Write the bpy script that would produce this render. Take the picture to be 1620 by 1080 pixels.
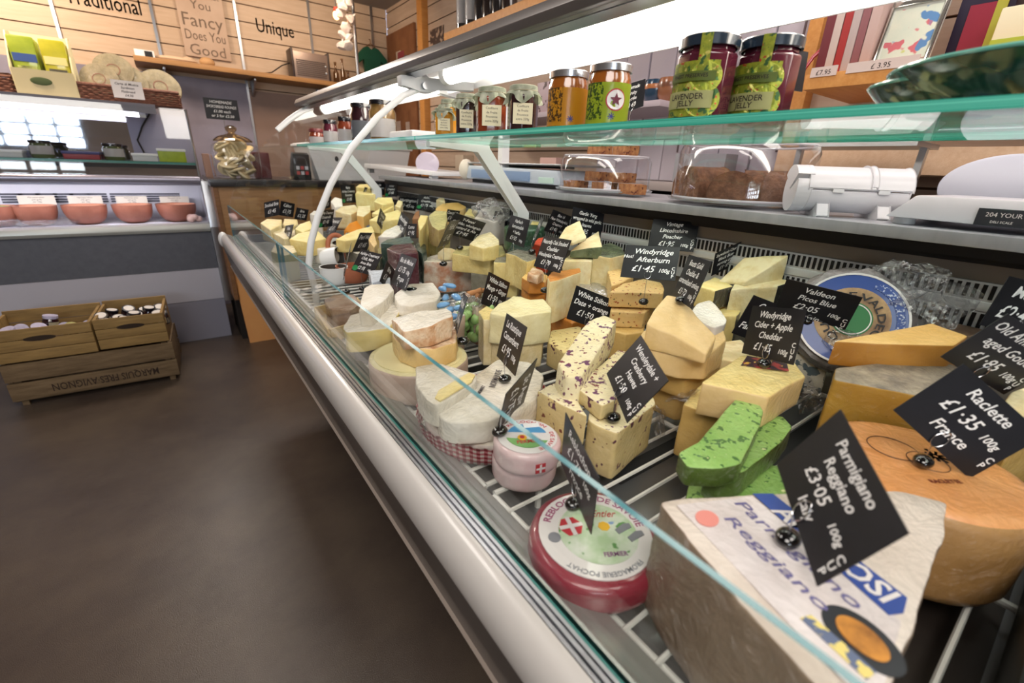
import bpy, bmesh, math, random
from mathutils import Vector, Matrix, noise
from mathutils.bvhtree import BVHTree
random.seed(7)
for o in list(bpy.data.objects): bpy.data.objects.remove(o)
SC = bpy.context.scene
COL = SC.collection
# ---------------------------------------------------------------- camera
# eye 1.12 m above the floor, between the aisle and the counter; world Y runs along the counter, X towards the staff side
F_PX, CX, CY, EYE = 703.0, 810.0, 540.0, 1.12
def _dir(u, v): return Vector((u-CX, -(v-CY), -F_PX)).normalized()
_Y = _dir(252, 243); _X = _dir(1820, 304); _X = (_X - _Y*_X.dot(_Y)).normalized(); _Z = _X.cross(_Y)
ROT = Matrix((_X, _Y, _Z))
CAM = Vector((0, 0, EYE))
cd = bpy.data.cameras.new('camera'); cam = bpy.data.objects.new('camera', cd); COL.objects.link(cam)
cd.sensor_width = 36; cd.lens = 36*F_PX/1620; cd.clip_start = .02; cd.clip_end = 60
cam.matrix_world = Matrix.Translation(CAM) @ ROT.to_4x4()
cd.dof.use_dof = True; cd.dof.focus_distance = 0.85; cd.dof.aperture_fstop = 5.0
SC.camera = cam
# ---------------------------------------------------------------- world and exposure
w = bpy.data.worlds.new('world'); SC.world = w; w.use_nodes = True
w.node_tree.nodes['Background'].inputs[0].default_value = (.62, .72, 1, 1)
w.node_tree.nodes['Background'].inputs[1].default_value = 1.0
vs = SC.view_settings; vs.view_transform = 'Standard'; vs.look = 'None'; vs.gamma = 1; vs.use_curve_mapping = False
vs.exposure = 0.52
# ---------------------------------------------------------------- room lamps and added ambient fill
def area(loc, size, power, col, aim=None, sy=None):
    l = bpy.data.lights.new('room_or_fill_light', 'AREA'); l.shape = 'RECTANGLE'; l.size = size; l.size_y = sy or size
    l.energy = power; l.color = col
    o = bpy.data.objects.new('room_or_fill_light', l); o.location = loc; COL.objects.link(o)
    d = (Vector(aim)-Vector(loc)) if aim else Vector((0, 0, -1))
    o.rotation_euler = d.to_track_quat('-Z', 'Y').to_euler()
    return o
WARM = (1, .77, .56); NEUT = (1, .93, .86)
area((-.7, 3.3, 2.22), .35, 20, WARM, (-.6, 4.2, 1.7))
area((.9, 3.3, 2.22), .3, 6, WARM, (.9, 4.2, 1.8))
area((.28, 3.45, 2.24), .4, 20, (1, .9, .8), (.15, 1.6, 0))
area((-.3, 1.4, 2.24), .5, 9, NEUT)
area((-.8, -.6, 2.24), 1.1, 26, NEUT)  # added fill behind the camera for ambient light, no fixture
area((1.25, .7, 2.24), .5, 12, (1, .9, .85), None, 1.8)
area((.45, -.6, 2.2), .7, 9, NEUT, (.4, .4, .8))

def P(u, v, x=None, y=None, z=None):
    """point of the place seen at (u, v) on the plane x=, y= or z="""
    r = ROT @ Vector((u-CX, -(v-CY), -F_PX))
    if x is not None: t = x/r.x
    elif y is not None: t = y/r.y
    else: t = (z-EYE)/r.z
    return CAM + r*t
# ---------------------------------------------------------------- materials
def srgb(h):
    if isinstance(h, str):
        h = h.lstrip('#'); c = [int(h[i:i+2], 16)/255 for i in (0, 2, 4)]
    else: c = h
    return tuple((x/12.92 if x <= .04045 else ((x+.055)/1.055)**2.4) for x in c) + (1,)
MC = {}
def nd(nt, t, **k):
    n = nt.nodes.new(t)
    for a, b in k.items(): setattr(n, a, b)
    return n
def mat(name, col, rough=.5, metal=0, col2=None, scale=20, contrast=(.35, .65), bump=0, bscale=60, coat=0, film=0, spec=.5,
        trans=0, emit=0, sss=0, spots=(), spot_scale=60, spot_amt=.5, stretch=None, alpha=1, ior=1.45):
    if name in MC: return MC[name]
    m = bpy.data.materials.new(name); m.use_nodes = True; nt = m.node_tree; L = nt.links
    b = nt.nodes['Principled BSDF']
    c1 = srgb(col); b.inputs['Base Color'].default_value = c1
    b.inputs['Roughness'].default_value = rough; b.inputs['Metallic'].default_value = metal
    b.inputs['Specular IOR Level'].default_value = spec; b.inputs['IOR'].default_value = ior
    b.inputs['Transmission Weight'].default_value = trans; b.inputs['Alpha'].default_value = alpha
    if sss: b.inputs['Subsurface Weight'].default_value = sss; b.inputs['Subsurface Radius'].default_value = (.02, .012, .006); b.inputs['Subsurface Scale'].default_value = .5
    if emit: b.inputs['Emission Color'].default_value = c1; b.inputs['Emission Strength'].default_value = emit
    tc = nd(nt, 'ShaderNodeTexCoord'); mp = nd(nt, 'ShaderNodeMapping'); L.new(tc.outputs['Object'], mp.inputs[0])
    if stretch: mp.inputs['Scale'].default_value = stretch
    cur = None
    if col2:
        n = nd(nt, 'ShaderNodeTexNoise'); n.inputs['Scale'].default_value = scale; n.inputs['Detail'].default_value = 5; n.inputs['Roughness'].default_value = .6
        L.new(mp.outputs[0], n.inputs['Vector'])
        r = nd(nt, 'ShaderNodeValToRGB'); r.color_ramp.elements[0].position = contrast[0]; r.color_ramp.elements[1].position = contrast[1]
        r.color_ramp.elements[0].color = c1; r.color_ramp.elements[1].color = srgb(col2)
        L.new(n.outputs['Fac'], r.inputs[0]); cur = r.outputs[0]
    for i, (sc, ss, am) in enumerate(spots):
        n = nd(nt, 'ShaderNodeTexNoise'); n.inputs['Scale'].default_value = ss; n.inputs['Detail'].default_value = 2.5; n.inputs['Roughness'].default_value = .5
        mo = nd(nt, 'ShaderNodeMapping'); mo.inputs['Location'].default_value = (i*7.3+1, i*3.1, 2); L.new(mp.outputs[0], mo.inputs[0]); L.new(mo.outputs[0], n.inputs['Vector'])
        r = nd(nt, 'ShaderNodeMapRange'); r.inputs['From Min'].default_value = am; r.inputs['From Max'].default_value = am+.03
        L.new(n.outputs['Fac'], r.inputs['Value'])
        mx = nd(nt, 'ShaderNodeMix', data_type='RGBA'); L.new(r.outputs[0], mx.inputs[0])
        if cur: L.new(cur, mx.inputs[6])
        else: mx.inputs[6].default_value = c1
        mx.inputs[7].default_value = srgb(sc); cur = mx.outputs[2]
    if cur:
        L.new(cur, b.inputs['Base Color'])
        if emit: L.new(cur, b.inputs['Emission Color'])
    if bump:
        n = nd(nt, 'ShaderNodeTexNoise'); n.inputs['Scale'].default_value = bscale; n.inputs['Detail'].default_value = 4
        L.new(mp.outputs[0], n.inputs['Vector'])
        bp = nd(nt, 'ShaderNodeBump'); bp.inputs['Strength'].default_value = min(1, bump); bp.inputs['Distance'].default_value = .0035*max(1, bump)
        L.new(n.outputs['Fac'], bp.inputs['Height']); L.new(bp.outputs[0], b.inputs['Normal'])
    if coat or film:
        b.inputs['Coat Weight'].default_value = coat or min(1, film*1.6); b.inputs['Coat Roughness'].default_value = .17 if film else .08
    if film:   # cling film: creased glossy layer over the colour
        n = nd(nt, 'ShaderNodeTexNoise'); n.inputs['Scale'].default_value = 34; n.inputs['Detail'].default_value = 4; n.inputs['Distortion'].default_value = 3.5
        L.new(tc.outputs['Object'], n.inputs['Vector'])
        bp = nd(nt, 'ShaderNodeBump'); bp.inputs['Strength'].default_value = 1; bp.inputs['Distance'].default_value = .02
        L.new(n.outputs['Fac'], bp.inputs['Height']); L.new(bp.outputs[0], b.inputs['Coat Normal'])
    MC[name] = m; return m
def glassm(name, tint='#ffffff', refl=1.0, rough=.02, alpha=None, haze=0):
    """thin pane: clear layer with a fresnel reflection"""
    if name in MC: return MC[name]
    m = bpy.data.materials.new(name); m.use_nodes = True; nt = m.node_tree; L = nt.links; nt.nodes.remove(nt.nodes['Principled BSDF'])
    out = nt.nodes['Material Output']
    t = nd(nt, 'ShaderNodeBsdfTransparent'); t.inputs[0].default_value = srgb(tint)
    g = nd(nt, 'ShaderNodeBsdfGlossy'); g.inputs['Roughness'].default_value = rough; g.inputs[0].default_value = (1, 1, 1, 1)
    f = nd(nt, 'ShaderNodeLayerWeight'); f.inputs[0].default_value = .5
    pw = nd(nt, 'ShaderNodeMath', operation='POWER'); pw.inputs[1].default_value = 5; L.new(f.outputs['Facing'], pw.inputs[0])
    ml = nd(nt, 'ShaderNodeMath', operation='MULTIPLY_ADD'); ml.inputs[1].default_value = .9*refl; ml.inputs[2].default_value = .04*refl+haze; L.new(pw.outputs[0], ml.inputs[0])
    mx = nd(nt, 'ShaderNodeMixShader'); L.new(ml.outputs[0], mx.inputs[0]); L.new(t.outputs[0], mx.inputs[1]); L.new(g.outputs[0], mx.inputs[2])
    L.new(mx.outputs[0], out.inputs[0]); MC[name] = m; return m
def filmm(name='loose_film'):
    """crinkled cling film, see-through with bright creases"""
    if name in MC: return MC[name]
    m = bpy.data.materials.new(name); m.use_nodes = True; nt = m.node_tree; L = nt.links; nt.nodes.remove(nt.nodes['Principled BSDF'])
    out = nt.nodes['Material Output']; t = nd(nt, 'ShaderNodeBsdfTransparent'); t.inputs[0].default_value = (.93, .93, .95, 1)
    g = nd(nt, 'ShaderNodeBsdfGlossy'); g.inputs['Roughness'].default_value = .16
    tc = nd(nt, 'ShaderNodeTexCoord'); n = nd(nt, 'ShaderNodeTexNoise'); n.inputs['Scale'].default_value = 38; n.inputs['Distortion'].default_value = 3; n.inputs['Detail'].default_value = 3
    L.new(tc.outputs['Object'], n.inputs['Vector'])
    bp = nd(nt, 'ShaderNodeBump'); bp.inputs['Strength'].default_value = 1; bp.inputs['Distance'].default_value = .02; L.new(n.outputs['Fac'], bp.inputs['Height']); L.new(bp.outputs[0], g.inputs['Normal'])
    mx = nd(nt, 'ShaderNodeMixShader'); mx.inputs[0].default_value = .3; L.new(t.outputs[0], mx.inputs[1]); L.new(g.outputs[0], mx.inputs[2])
    L.new(mx.outputs[0], out.inputs[0]); MC[name] = m; return m
def wood(name, a, b, scale=8, stretch=(1, 12, 12), rough=.5, bump=.2):
    return mat(name, a, rough, col2=b, scale=scale, stretch=stretch, bump=bump, bscale=40, contrast=(.3, .7))
# ---------------------------------------------------------------- object helpers
def fin(name, bm, mats, parent=None, smooth=True, sharp=None, bevel=0, bseg=2):
    me = bpy.data.meshes.new(name)
    if bevel: bmesh.ops.bevel(bm, geom=list(bm.edges), offset=bevel, segments=bseg, affect='EDGES', profile=.6, clamp_overlap=True)
    bmesh.ops.recalc_face_normals(bm, faces=bm.faces)
    if sharp is None: sharp = 40
    for e in bm.edges:
        if len(e.link_faces) == 2 and e.calc_face_angle(0) > math.radians(sharp): e.smooth = False
    for f in bm.faces: f.smooth = smooth
    bm.to_mesh(me); bm.free()
    if not isinstance(mats, (list, tuple)): mats = [mats]
    for m in mats: me.materials.append(m)
    o = bpy.data.objects.new(name, me); COL.objects.link(o)
    if parent: o.parent = parent
    return o
def tag(o, label=None, cat=None, group=None, kind=None):
    if label: o['label'] = label
    if cat: o['category'] = cat
    if group: o['group'] = group
    if kind: o['kind'] = kind
    return o
def thing(name, label, cat, loc=(0, 0, 0), rz=0, group=None):
    o = bpy.data.objects.new(name, None); o.empty_display_size = .02; COL.objects.link(o)
    o.location = loc; o.rotation_euler = (0, 0, rz); return tag(o, label, cat, group)
def copy_tree(o, parent=None):
    c = o.copy(); COL.objects.link(c)
    if parent: c.parent = parent
    for ch in list(o.children): copy_tree(ch, c)
    return c
def bx(bm, x0, x1, y0, y1, z0, z1, mi=0, M=None):
    vs = [bm.verts.new((x, y, z)) for z in (z0, z1) for y in (y0, y1) for x in (x0, x1)]
    fs = [(0, 2, 3, 1), (4, 5, 7, 6), (0, 1, 5, 4), (2, 6, 7, 3), (0, 4, 6, 2), (1, 3, 7, 5)]
    out = []
    for f in fs:
        a = bm.faces.new([vs[i] for i in f]); a.material_index = mi; out.append(a)
    if M is not None: bmesh.ops.transform(bm, matrix=M, verts=vs)
    return out
def box(name, x0, x1, y0, y1, z0, z1, m, parent=None, bevel=.002, M=None, smooth=True):
    bm = bmesh.new(); bx(bm, x0, x1, y0, y1, z0, z1, M=M)
    return fin(name, bm, m, parent, smooth, bevel=bevel)
def prism(bm, pts, axis, a, b, mi=0):
    """extrude a closed 2-D outline; axis 'y': pts are (x,z); 'z': (x,y); 'x': (y,z)"""
    f = {'y': lambda p, t: (p[0], t, p[1]), 'z': lambda p, t: (p[0], p[1], t), 'x': lambda p, t: (t, p[0], p[1])}[axis]
    A = [bm.verts.new(f(p, a)) for p in pts]; B = [bm.verts.new(f(p, b)) for p in pts]; n = len(pts); out = []
    for i in range(n): out.append(bm.faces.new((A[i], A[(i+1) % n], B[(i+1) % n], B[i])))
    out += [bm.faces.new(A), bm.faces.new(B[::-1])]
    for q in out: q.material_index = mi
    return out
def lathe(bm, prof, n=32, c=(0, 0, 0), mi=None, M=None, a0=0, a1=2*math.pi):
    """prof: (r,z[,mat]) from bottom to top"""
    full = abs(a1-a0-2*math.pi) < 1e-6; rings = []; vs = []
    for p in prof:
        if p[0] < 1e-6:
            v = bm.verts.new((c[0], c[1], c[2]+p[1])); rings.append([v]); vs.append(v); continue
        ring = [bm.verts.new((c[0]+p[0]*math.cos(a0+(a1-a0)*i/n), c[1]+p[0]*math.sin(a0+(a1-a0)*i/n), c[2]+p[1])) for i in range(n if full else n+1)]
        rings.append(ring); vs += ring
    for k in range(len(rings)-1):
        A, B = rings[k], rings[k+1]; mm = prof[k+1][2] if len(prof[k+1]) > 2 else (mi or 0); N = n
        for i in range(N):
            j = (i+1) % n if full else i+1
            if len(A) == 1 and len(B) == 1: continue
            if len(A) == 1: f = bm.faces.new((A[0], B[j], B[i]))
            elif len(B) == 1: f = bm.faces.new((A[i], A[j], B[0]))
            else: f = bm.faces.new((A[i], A[j], B[j], B[i]))
            f.material_index = mm
    if M is not None: bmesh.ops.transform(bm, matrix=M, verts=vs)
    return vs
def tube(bm, pts, r, n=8, mi=0, closed=False, cap=True):
    pts = [Vector(p) for p in pts]; rings = []; N = len(pts); up = Vector((0, 0, 1)); prev = None
    for i, p in enumerate(pts):
        a = pts[(i-1) % N] if (closed or i) else p; b = pts[(i+1) % N] if (closed or i < N-1) else p
        t = (b-a).normalized()
        if prev is None: s = t.cross(up if abs(t.z) < .9 else Vector((1, 0, 0))).normalized()
        else: s = (prev - t*prev.dot(t)).normalized()
        prev = s; q = t.cross(s); rr = r[i] if isinstance(r, (list, tuple)) else r
        rings.append([bm.verts.new(p + s*rr*math.cos(2*math.pi*k/n) + q*rr*math.sin(2*math.pi*k/n)) for k in range(n)])
    for i in range(N if closed else N-1):
        A, B = rings[i], rings[(i+1) % N]
        for k in range(n): bm.faces.new((A[k], A[(k+1) % n], B[(k+1) % n], B[k])).material_index = mi
    if cap and not closed:
        bm.faces.new(rings[0][::-1]).material_index = mi; bm.faces.new(rings[-1]).material_index = mi
def ell(bm, c, r, n=12, m=8, M=None, mi=0):
    prof = [(max(0, math.sin(math.pi*k/m)), -math.cos(math.pi*k/m)) for k in range(m+1)]; prof[0] = (0, -1); prof[-1] = (0, 1)
    vs = lathe(bm, prof, n, mi=mi)
    T = Matrix.Translation(c) @ (M.to_4x4() if M is not None else Matrix()) @ Matrix.Diagonal((*((r, r, r) if not isinstance(r, (tuple, list)) else r), 1))
    bmesh.ops.transform(bm, matrix=T, verts=vs); return vs
def frame(origin, xax, up):
    """matrix whose local X is xax, local Z is up, local -Y faces the reader"""
    x = Vector(xax).normalized(); z = Vector(up); z = (z - x*z.dot(x)).normalized(); y = z.cross(x)
    return Matrix((x, y, z)).transposed().to_4x4() if False else Matrix.Translation(origin) @ Matrix((x, y, z)).transposed().to_4x4()
TXC = {}
def textmesh(s, shear=0, off=0, res=2):
    k = (s, shear, off)
    if k in TXC: return TXC[k]
    cu = bpy.data.curves.new('lettering', 'FONT'); cu.body = s; cu.size = 1; cu.shear = shear; cu.offset = off; cu.resolution_u = res
    o = bpy.data.objects.new('lettering_curve', cu); COL.objects.link(o)
    me = o.to_mesh(); vs = [v.co.copy() for v in me.vertices]; fs = [tuple(p.vertices) for p in me.polygons]; o.to_mesh_clear()
    bpy.data.objects.remove(o); bpy.data.curves.remove(cu)
    TXC[k] = (vs, fs); return TXC[k]
def put_text(bm, s, x, z, h, w=None, shear=0, off=0, y=0, align='C', jit=0, mi=0, fn=None, maxw=None):
    """flat lettering in the local XZ plane facing -Y; h = cap height, w = exact width, maxw = widest allowed"""
    vs, fs = textmesh(s, shear, off)
    if not vs: return
    x0 = min(v.x for v in vs); x1 = max(v.x for v in vs); sc = h/.70; W = (x1-x0)*sc; sx = sc
    if w: sx = sc*w/W; W = w
    elif maxw and W > maxw: sx = sc*maxw/W; W = maxw
    ox = x - (W/2 if align == 'C' else (W if align == 'R' else 0)); bmv = []
    for v in vs:
        X = ox + (v.x-x0)*sx; Z = z + v.y*sc + (jit*math.sin(X*310+z*99) if jit else 0)
        c = (X, y, Z); bmv.append(bm.verts.new(fn(*c) if fn else c))
    for f in fs:
        try: bm.faces.new([bmv[i] for i in f]).material_index = mi
        except ValueError: pass
# ---------------------------------------------------------------- cheese builder
def rounded(poly, r, n):
    """closed 2-D polygon -> evenly sampled outline with rounded corners; returns [(x,y,side index)]"""
    N = len(poly); out = []
    for i in range(N):
        p0, p, p1 = Vector(poly[i-1]), Vector(poly[i]), Vector(poly[(i+1) % N])
        a = (p0-p); b = (p1-p); la, lb = a.length, b.length; rr = min(r, la*.4, lb*.4); A = p+a.normalized()*rr; B = p+b.normalized()*rr
        for k in range(4):
            t = k/3; q = A*(1-t)**2 + p*2*t*(1-t) + B*t*t; out.append((q.x, q.y, (i-1) % N if k < 2 else i))
        q0 = B; nx = Vector(poly[(i+1) % N]); c = (p-nx).normalized()*min(r, lb*.4, (Vector(poly[(i+2) % N])-nx).length*.4) + nx
        m = max(1, int((c-q0).length/n))
        for k in range(1, m): q = q0.lerp(c, k/m); out.append((q.x, q.y, i))
    return out
def plane_fit(pts):
    c = sum((Vector(p) for p in pts), Vector())/len(pts); a = b = d = e = f = 0
    for p in pts:
        x, y, z = Vector(p)-c; a += x*x; b += x*y; d += y*y; e += x*z; f += y*z
    D = a*d-b*b
    if abs(D) < 1e-14: return lambda x, y: c.z
    sx, sy = (e*d-f*b)/D, (a*f-b*e)/D
    return lambda x, y: c.z+sx*(x-c.x)+sy*(y-c.y)
CHEESES = []
def slab(name, pts, zb, mats, side=None, th=None, r=.004, amp=.0012, step=.012, parent=None, seed=0, br=.0026):
    r *= .75
    """a cut piece: pts = top outline as points in the place, zb = flat bottom height (or th = even thickness)"""
    pts = [Vector(p) for p in pts]
    area2 = sum(pts[i].x*pts[(i+1) % len(pts)].y-pts[(i+1) % len(pts)].x*pts[i].y for i in range(len(pts)))
    side = side or {}; N = len(pts)
    if area2 < 0:
        pts = pts[::-1]; side = {(N-2-k) % N: v for k, v in side.items()}
    zf = plane_fit(pts); out = rounded([(p.x, p.y) for p in pts], r, step)
    cx = sum(p.x for p in pts)/N; cy = sum(p.y for p in pts)/N; cz = zf(cx, cy); org = Vector((cx, cy, zb if th is None else cz-th))
    zbot = (lambda x, y: zb) if th is None else (lambda x, y: zf(x, y)-th)
    bm = bmesh.new(); rings = []
    def inset(k, d):   # move towards the centre by d metres
        x, y, s = out[k]; v = Vector((cx-x, cy-y)); l = v.length; d = min(d, l*.95); v = v.normalized()*d; return x+v.x, y+v.y
    H = max(.004, cz-zbot(cx, cy)); b = min(br, H*.3)
    levels = [(b*.9, 'b', 0), (b*.25, 'b', b*.3), (0, 'b', b)]; ns = max(1, int(H/.012))
    levels += [(0, 'm', k/(ns+1)) for k in range(1, ns+1)]
    levels += [(0, 't', b), (b*.25, 't', b*.3), (b*.9, 't', 0)]
    for ins, kind, q in levels:
        ring = []
        for k in range(len(out)):
            x, y = inset(k, ins); t, bt = zf(x, y), zbot(x, y)
            if t-bt < .006: bt = min(bt, t-.006)
            z = bt+q if kind == 'b' else (t-q if kind == 't' else bt+(t-bt)*q)
            ring.append(bm.verts.new((x, y, z)))
        rings.append(ring)
    for fr in (.75, .5, .25):     # the top face
        ring = []
        for k in range(len(out)):
            x0, y0 = inset(k, b*.9); x = cx+(x0-cx)*fr; y = cy+(y0-cy)*fr; ring.append(bm.verts.new((x, y, zf(x, y))))
        rings.append(ring)
    n = len(out)
    for a in range(len(rings)-1):
        for k in range(n):
            f = bm.faces.new((rings[a][k], rings[a][(k+1) % n], rings[a+1][(k+1) % n], rings[a+1][k]))
            f.material_index = side.get(out[k][2], 1 if len(mats) > 1 else 0) if a < len(levels)-2 else 0
    ct = bm.verts.new((cx, cy, cz))
    for k in range(n): bm.faces.new((rings[-1][k], rings[-1][(k+1) % n], ct)).material_index = 0
    bm.faces.new(rings[0][::-1]).material_index = 1 if len(mats) > 1 else 0
    if amp:
        for v in bm.verts:
            q = v.co*28+Vector((seed*3.7, 0, 0)); a2 = noise.noise_vector(q)*amp + noise.noise_vector(q*3.1)*amp*.45
            if v.co.z <= zbot(v.co.x, v.co.y)+.002: a2.z = 0
            v.co += a2
    for v in bm.verts: v.co -= org
    o = fin(name, bm, mats, parent, sharp=50); o.location = org; CHEESES.append(o); return o
def wheel(name, c, r, h, mats, amp=.001, ed=.006, n=48, parent=None, seed=0, squash=1, top_in=.985):
    """round cheese standing at c: mats[0] top, mats[1] side"""
    e = min(ed, h*.4); s = len(mats) > 1
    prof = [(0, 0, 1 if s else 0), (r*.9, 0, 1 if s else 0), (r-e*.3, e*.3, 1 if s else 0), (r, e, 1 if s else 0)]
    for k in range(1, 4): prof.append((r, e+(h-2*e)*k/4, 1 if s else 0))
    prof += [(r, h-e, 1 if s else 0), (r-e*.3, h-e*.3, 1 if s else 0), (r-e, h, 0), (r*.75, h, 0), (r*.5, h, 0), (r*.25, h, 0), (0, h, 0)]
    bm = bmesh.new(); lathe(bm, prof, n)
    for v in bm.verts:
        q = v.co*24+Vector((seed*5.1+c[0]*9, 0, 0)); d = noise.noise_vector(q)*amp
        if v.co.z < .002: d.z = 0
        v.co += d
    o = fin(name, bm, mats, parent, sharp=60); o.location = c; CHEESES.append(o); return o
# ================================================================ the setting
YW, XW, ZC = 4.2, 1.73, 2.29
def struct(o): o['kind'] = 'structure'; return o
floor_m = mat('floor_vinyl', '#54493f', .27, col2='#453b35', scale=3, bump=.25, bscale=420, spots=(('#62554b', 900, .63),), spec=.6)  # lighter specks give the grain and paint in its sparkle
slat_m = mat('slatwall_maple', '#cdb59d', .5, col2='#c1a78d', scale=5, stretch=(1, 1, 9), contrast=(.35, .7))
slat_r = mat('slatwall_maple_right', '#c9b29e', .5, col2='#bda48f', scale=5, stretch=(1, 1, 9))
groove = mat('groove_shadow_gap', '#59402c', .8)
ceil_m = mat('ceiling_plaster', '#8d8782', .9)
plain = mat('wall_plain', '#a79688', .8, col2='#9c8b7d', scale=2)
alu = mat('aluminium', '#a9abb0', .3, 1, bump=.05, bscale=200)
steel = mat('steel', '#b9bcc2', .28, .9)
white = mat('white_enamel', '#e6e7e8', .35, spec=.5)
grey_w = mat('pale_grey_plastic', '#c3c5c8', .45)
black = mat('black_plastic', '#111113', .45)
woodl = wood('light_wood', '#d79a55', '#c88743', 6)
woodd = wood('brown_wood', '#8a6038', '#6f4a2b', 6)
wood_g = wood('grained_wood', '#a87c4c', '#8c6439', 5)
clear = glassm('clear_glass', '#fdfefd', 1.0)
acryl = glassm('clear_acrylic', '#f4f4f6', 1.3, .05, haze=.02)
edgeg = mat('glass_edge', '#1f9480', .15, spec=.8, col2='#6fd2bd', scale=330, stretch=(0, .0015, 1), contrast=(.42, .58))
edged = mat('glass_edge_dark', '#33727c', .15, spec=.8)
bm = bmesh.new(); bx(bm, -3.2, XW, -2.6, YW, -.05, 0); struct(fin('floor', bm, floor_m))
bm = bmesh.new(); bx(bm, -3.2, XW, -2.6, YW, ZC, ZC+.05); struct(fin('ceiling', bm, ceil_m))
def slatwall(name, horiz0, horiz1, plane, m, axis, z0=1.0, z1=ZC, pitch=.105, joints=()):
    """boards with real grooves between them; below z0 a plain board"""
    bm = bmesh.new(); s = 1
    def b(a0, a1, d0, d1, za, zb, mi):
        if axis == 'x': bx(bm, a0, a1, plane+d0, plane+d1, za, zb, mi)
        else: bx(bm, plane+d0, plane+d1, a0, a1, za, zb, mi)
    b(horiz0, horiz1, .012, .06, 0, z1, 1)
    z = z0; cuts = [horiz0]+list(joints)+[horiz1]
    while z < z1-.01:
        zt = min(z+pitch-.007, z1)
        for i in range(len(cuts)-1): b(cuts[i]+.0015, cuts[i+1]-.0015, 0, .012, z, zt, 0)
        z += pitch
    b(horiz0, horiz1, 0, .012, 0, z0-.004, 0)
    return struct(fin(name, bm, [m, groove], smooth=False))
slatwall('wall_back', -3.2, XW, YW, slat_m, 'x', .97, joints=(-1.6, -1.0))
slatwall('wall_right', -2.6, YW, XW, slat_r, 'y', .9)
bm = bmesh.new(); bx(bm, -3.25, -3.2, -2.6, YW, 0, ZC); struct(fin('wall_left', bm, plain))
# the wall behind the photographer, with the shop window in it (seen as a reflection in the far cabinet)
WX0, WX1, WZ0, WZ1 = -3.0, -.9, 1.15, 1.95
bm = bmesh.new()
bx(bm, -3.2, WX0, -2.65, -2.6, 0, ZC); bx(bm, WX1, XW, -2.65, -2.6, 0, ZC); bx(bm, WX0, WX1, -2.65, -2.6, 0, WZ0); bx(bm, WX0, WX1, -2.65, -2.6, WZ1, ZC)
struct(fin('wall_front', bm, plain))
wf = bmesh.new()
for i in range(8): x = WX0+(WX1-WX0)*i/7; bx(wf, x-.02, x+.02, -2.66, -2.6, WZ0, WZ1)
for i in range(6): z = WZ0+(WZ1-WZ0)*i/5; bx(wf, WX0, WX1, -2.66, -2.6, z-.02, z+.02)
win = struct(fin('window_1', wf, mat('window_paint', '#2c2a2a', .5)))
bm = bmesh.new(); bx(bm, WX0, WX1, -2.665, -2.66, WZ0, WZ1); fin('pane', bm, clear, win)
l = area((-1.9, -2.9, 1.55), 2.0, 60, (.85, .92, 1), (-1.9, 0, 1.3), .8)  # area light outside the window, stands in for daylight
# metal uprights of the back slat wall
for i, (u, v) in enumerate(((85, 20), (240, 20), (372, 20), (490, 40), (588, 45))):
    p = P(u, v, y=YW); bm = bmesh.new(); bx(bm, p.x-.008, p.x+.008, YW-.012, YW+.0, 1.05, ZC)
    struct(fin('trim_%d' % (i+1), bm, alu))
p = P(567, 60, y=YW-.45)
# wooden posts on the right wall
t = P(674, 60, x=XW); struct(box('trim_6', XW-.05, XW, t.y-.04, t.y+.04, 0, ZC, woodl))
t = P(1305, 30, x=XW); struct(box('trim_7', XW-.05, XW, t.y-.02, t.y+.02, 0, ZC, woodl))
# blue-grey painted boards in the gap behind the far cabinet and right of it
p0, p1 = P(230, 130, y=YW-.02).x, P(392, 150, y=YW-.02).x
bm = bmesh.new(); bx(bm, p0-1.2, p1, YW-.03, YW-.001, 0, 1.62); struct(fin('trim_8', bm, mat('lilac_board', '#8b8798', .45, col2='#7a7688', scale=3)))
bm = bmesh.new(); bx(bm, p1+.01, 1.68, YW-.03, YW-.001, 0, 1.58); struct(fin('trim_9', bm, mat('mauve_board', '#8c766c', .55, col2='#826c62', scale=3)))
bm = bmesh.new(); bx(bm, p1-.005, p1+.01, YW-.036, YW-.001, 0, 1.6); struct(fin('trim_10', bm, alu))

# ---------------------------------------------------------------- lettering and board on the back wall
ink = mat('black_ink', '#2b1d18', .7); redink = mat('grey_brown_ink', '#7d6a5c', .7)
def wall_word(s, u0, v0, u1, v1, label):
    a, b = P(u0, v0, y=YW-.004), P(u1, v1, y=YW-.004); h = .085
    bm = bmesh.new(); put_text(bm, s, (a.x+b.x)/2, (a.z+b.z)/2, h, w=abs(b.x-a.x), off=.006)
    for v in bm.verts: v.co.y = YW-.001
    bmesh.ops.solidify(bm, geom=list(bm.faces), thickness=.002)
    return tag(fin('wall_lettering', bm, ink, smooth=False), label, 'lettering')
wall_word('Traditional', 105, 8, 224, 20, 'black painted word Traditional on the slatted wall')
wall_word('Unique', 407, 50, 466, 60, 'black painted word Unique on the slatted wall')
a, b = P(283, 30, y=YW-.02), P(358, 45, y=YW-.02); zb = P(300, 88, y=YW-.02).z
bd = box('verse_board', a.x, b.x, YW-.022, YW-.006, zb, 2.26, mat('board_cream', '#cdb5a1', .6, col2='#c3a995', scale=6)); tag(bd, 'tall cream board with the verse A Little Bit Of What You Fancy', 'board')
bm = bmesh.new(); W = b.x-a.x
rows = [('A Little', .09), ('Bit Of What', .06), ('You', .07), ('Fancy', .105), ('Does You', .08), ('Good', .09)]
z = 2.25
for s, h in rows:
    z -= h*.98; put_text(bm, s, (a.x+b.x)/2, z, h*.72, maxw=W*.86)
for v in bm.verts: v.co.y = YW-.0235
fin('lettering', bm, redink, bd, smooth=False)

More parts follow.
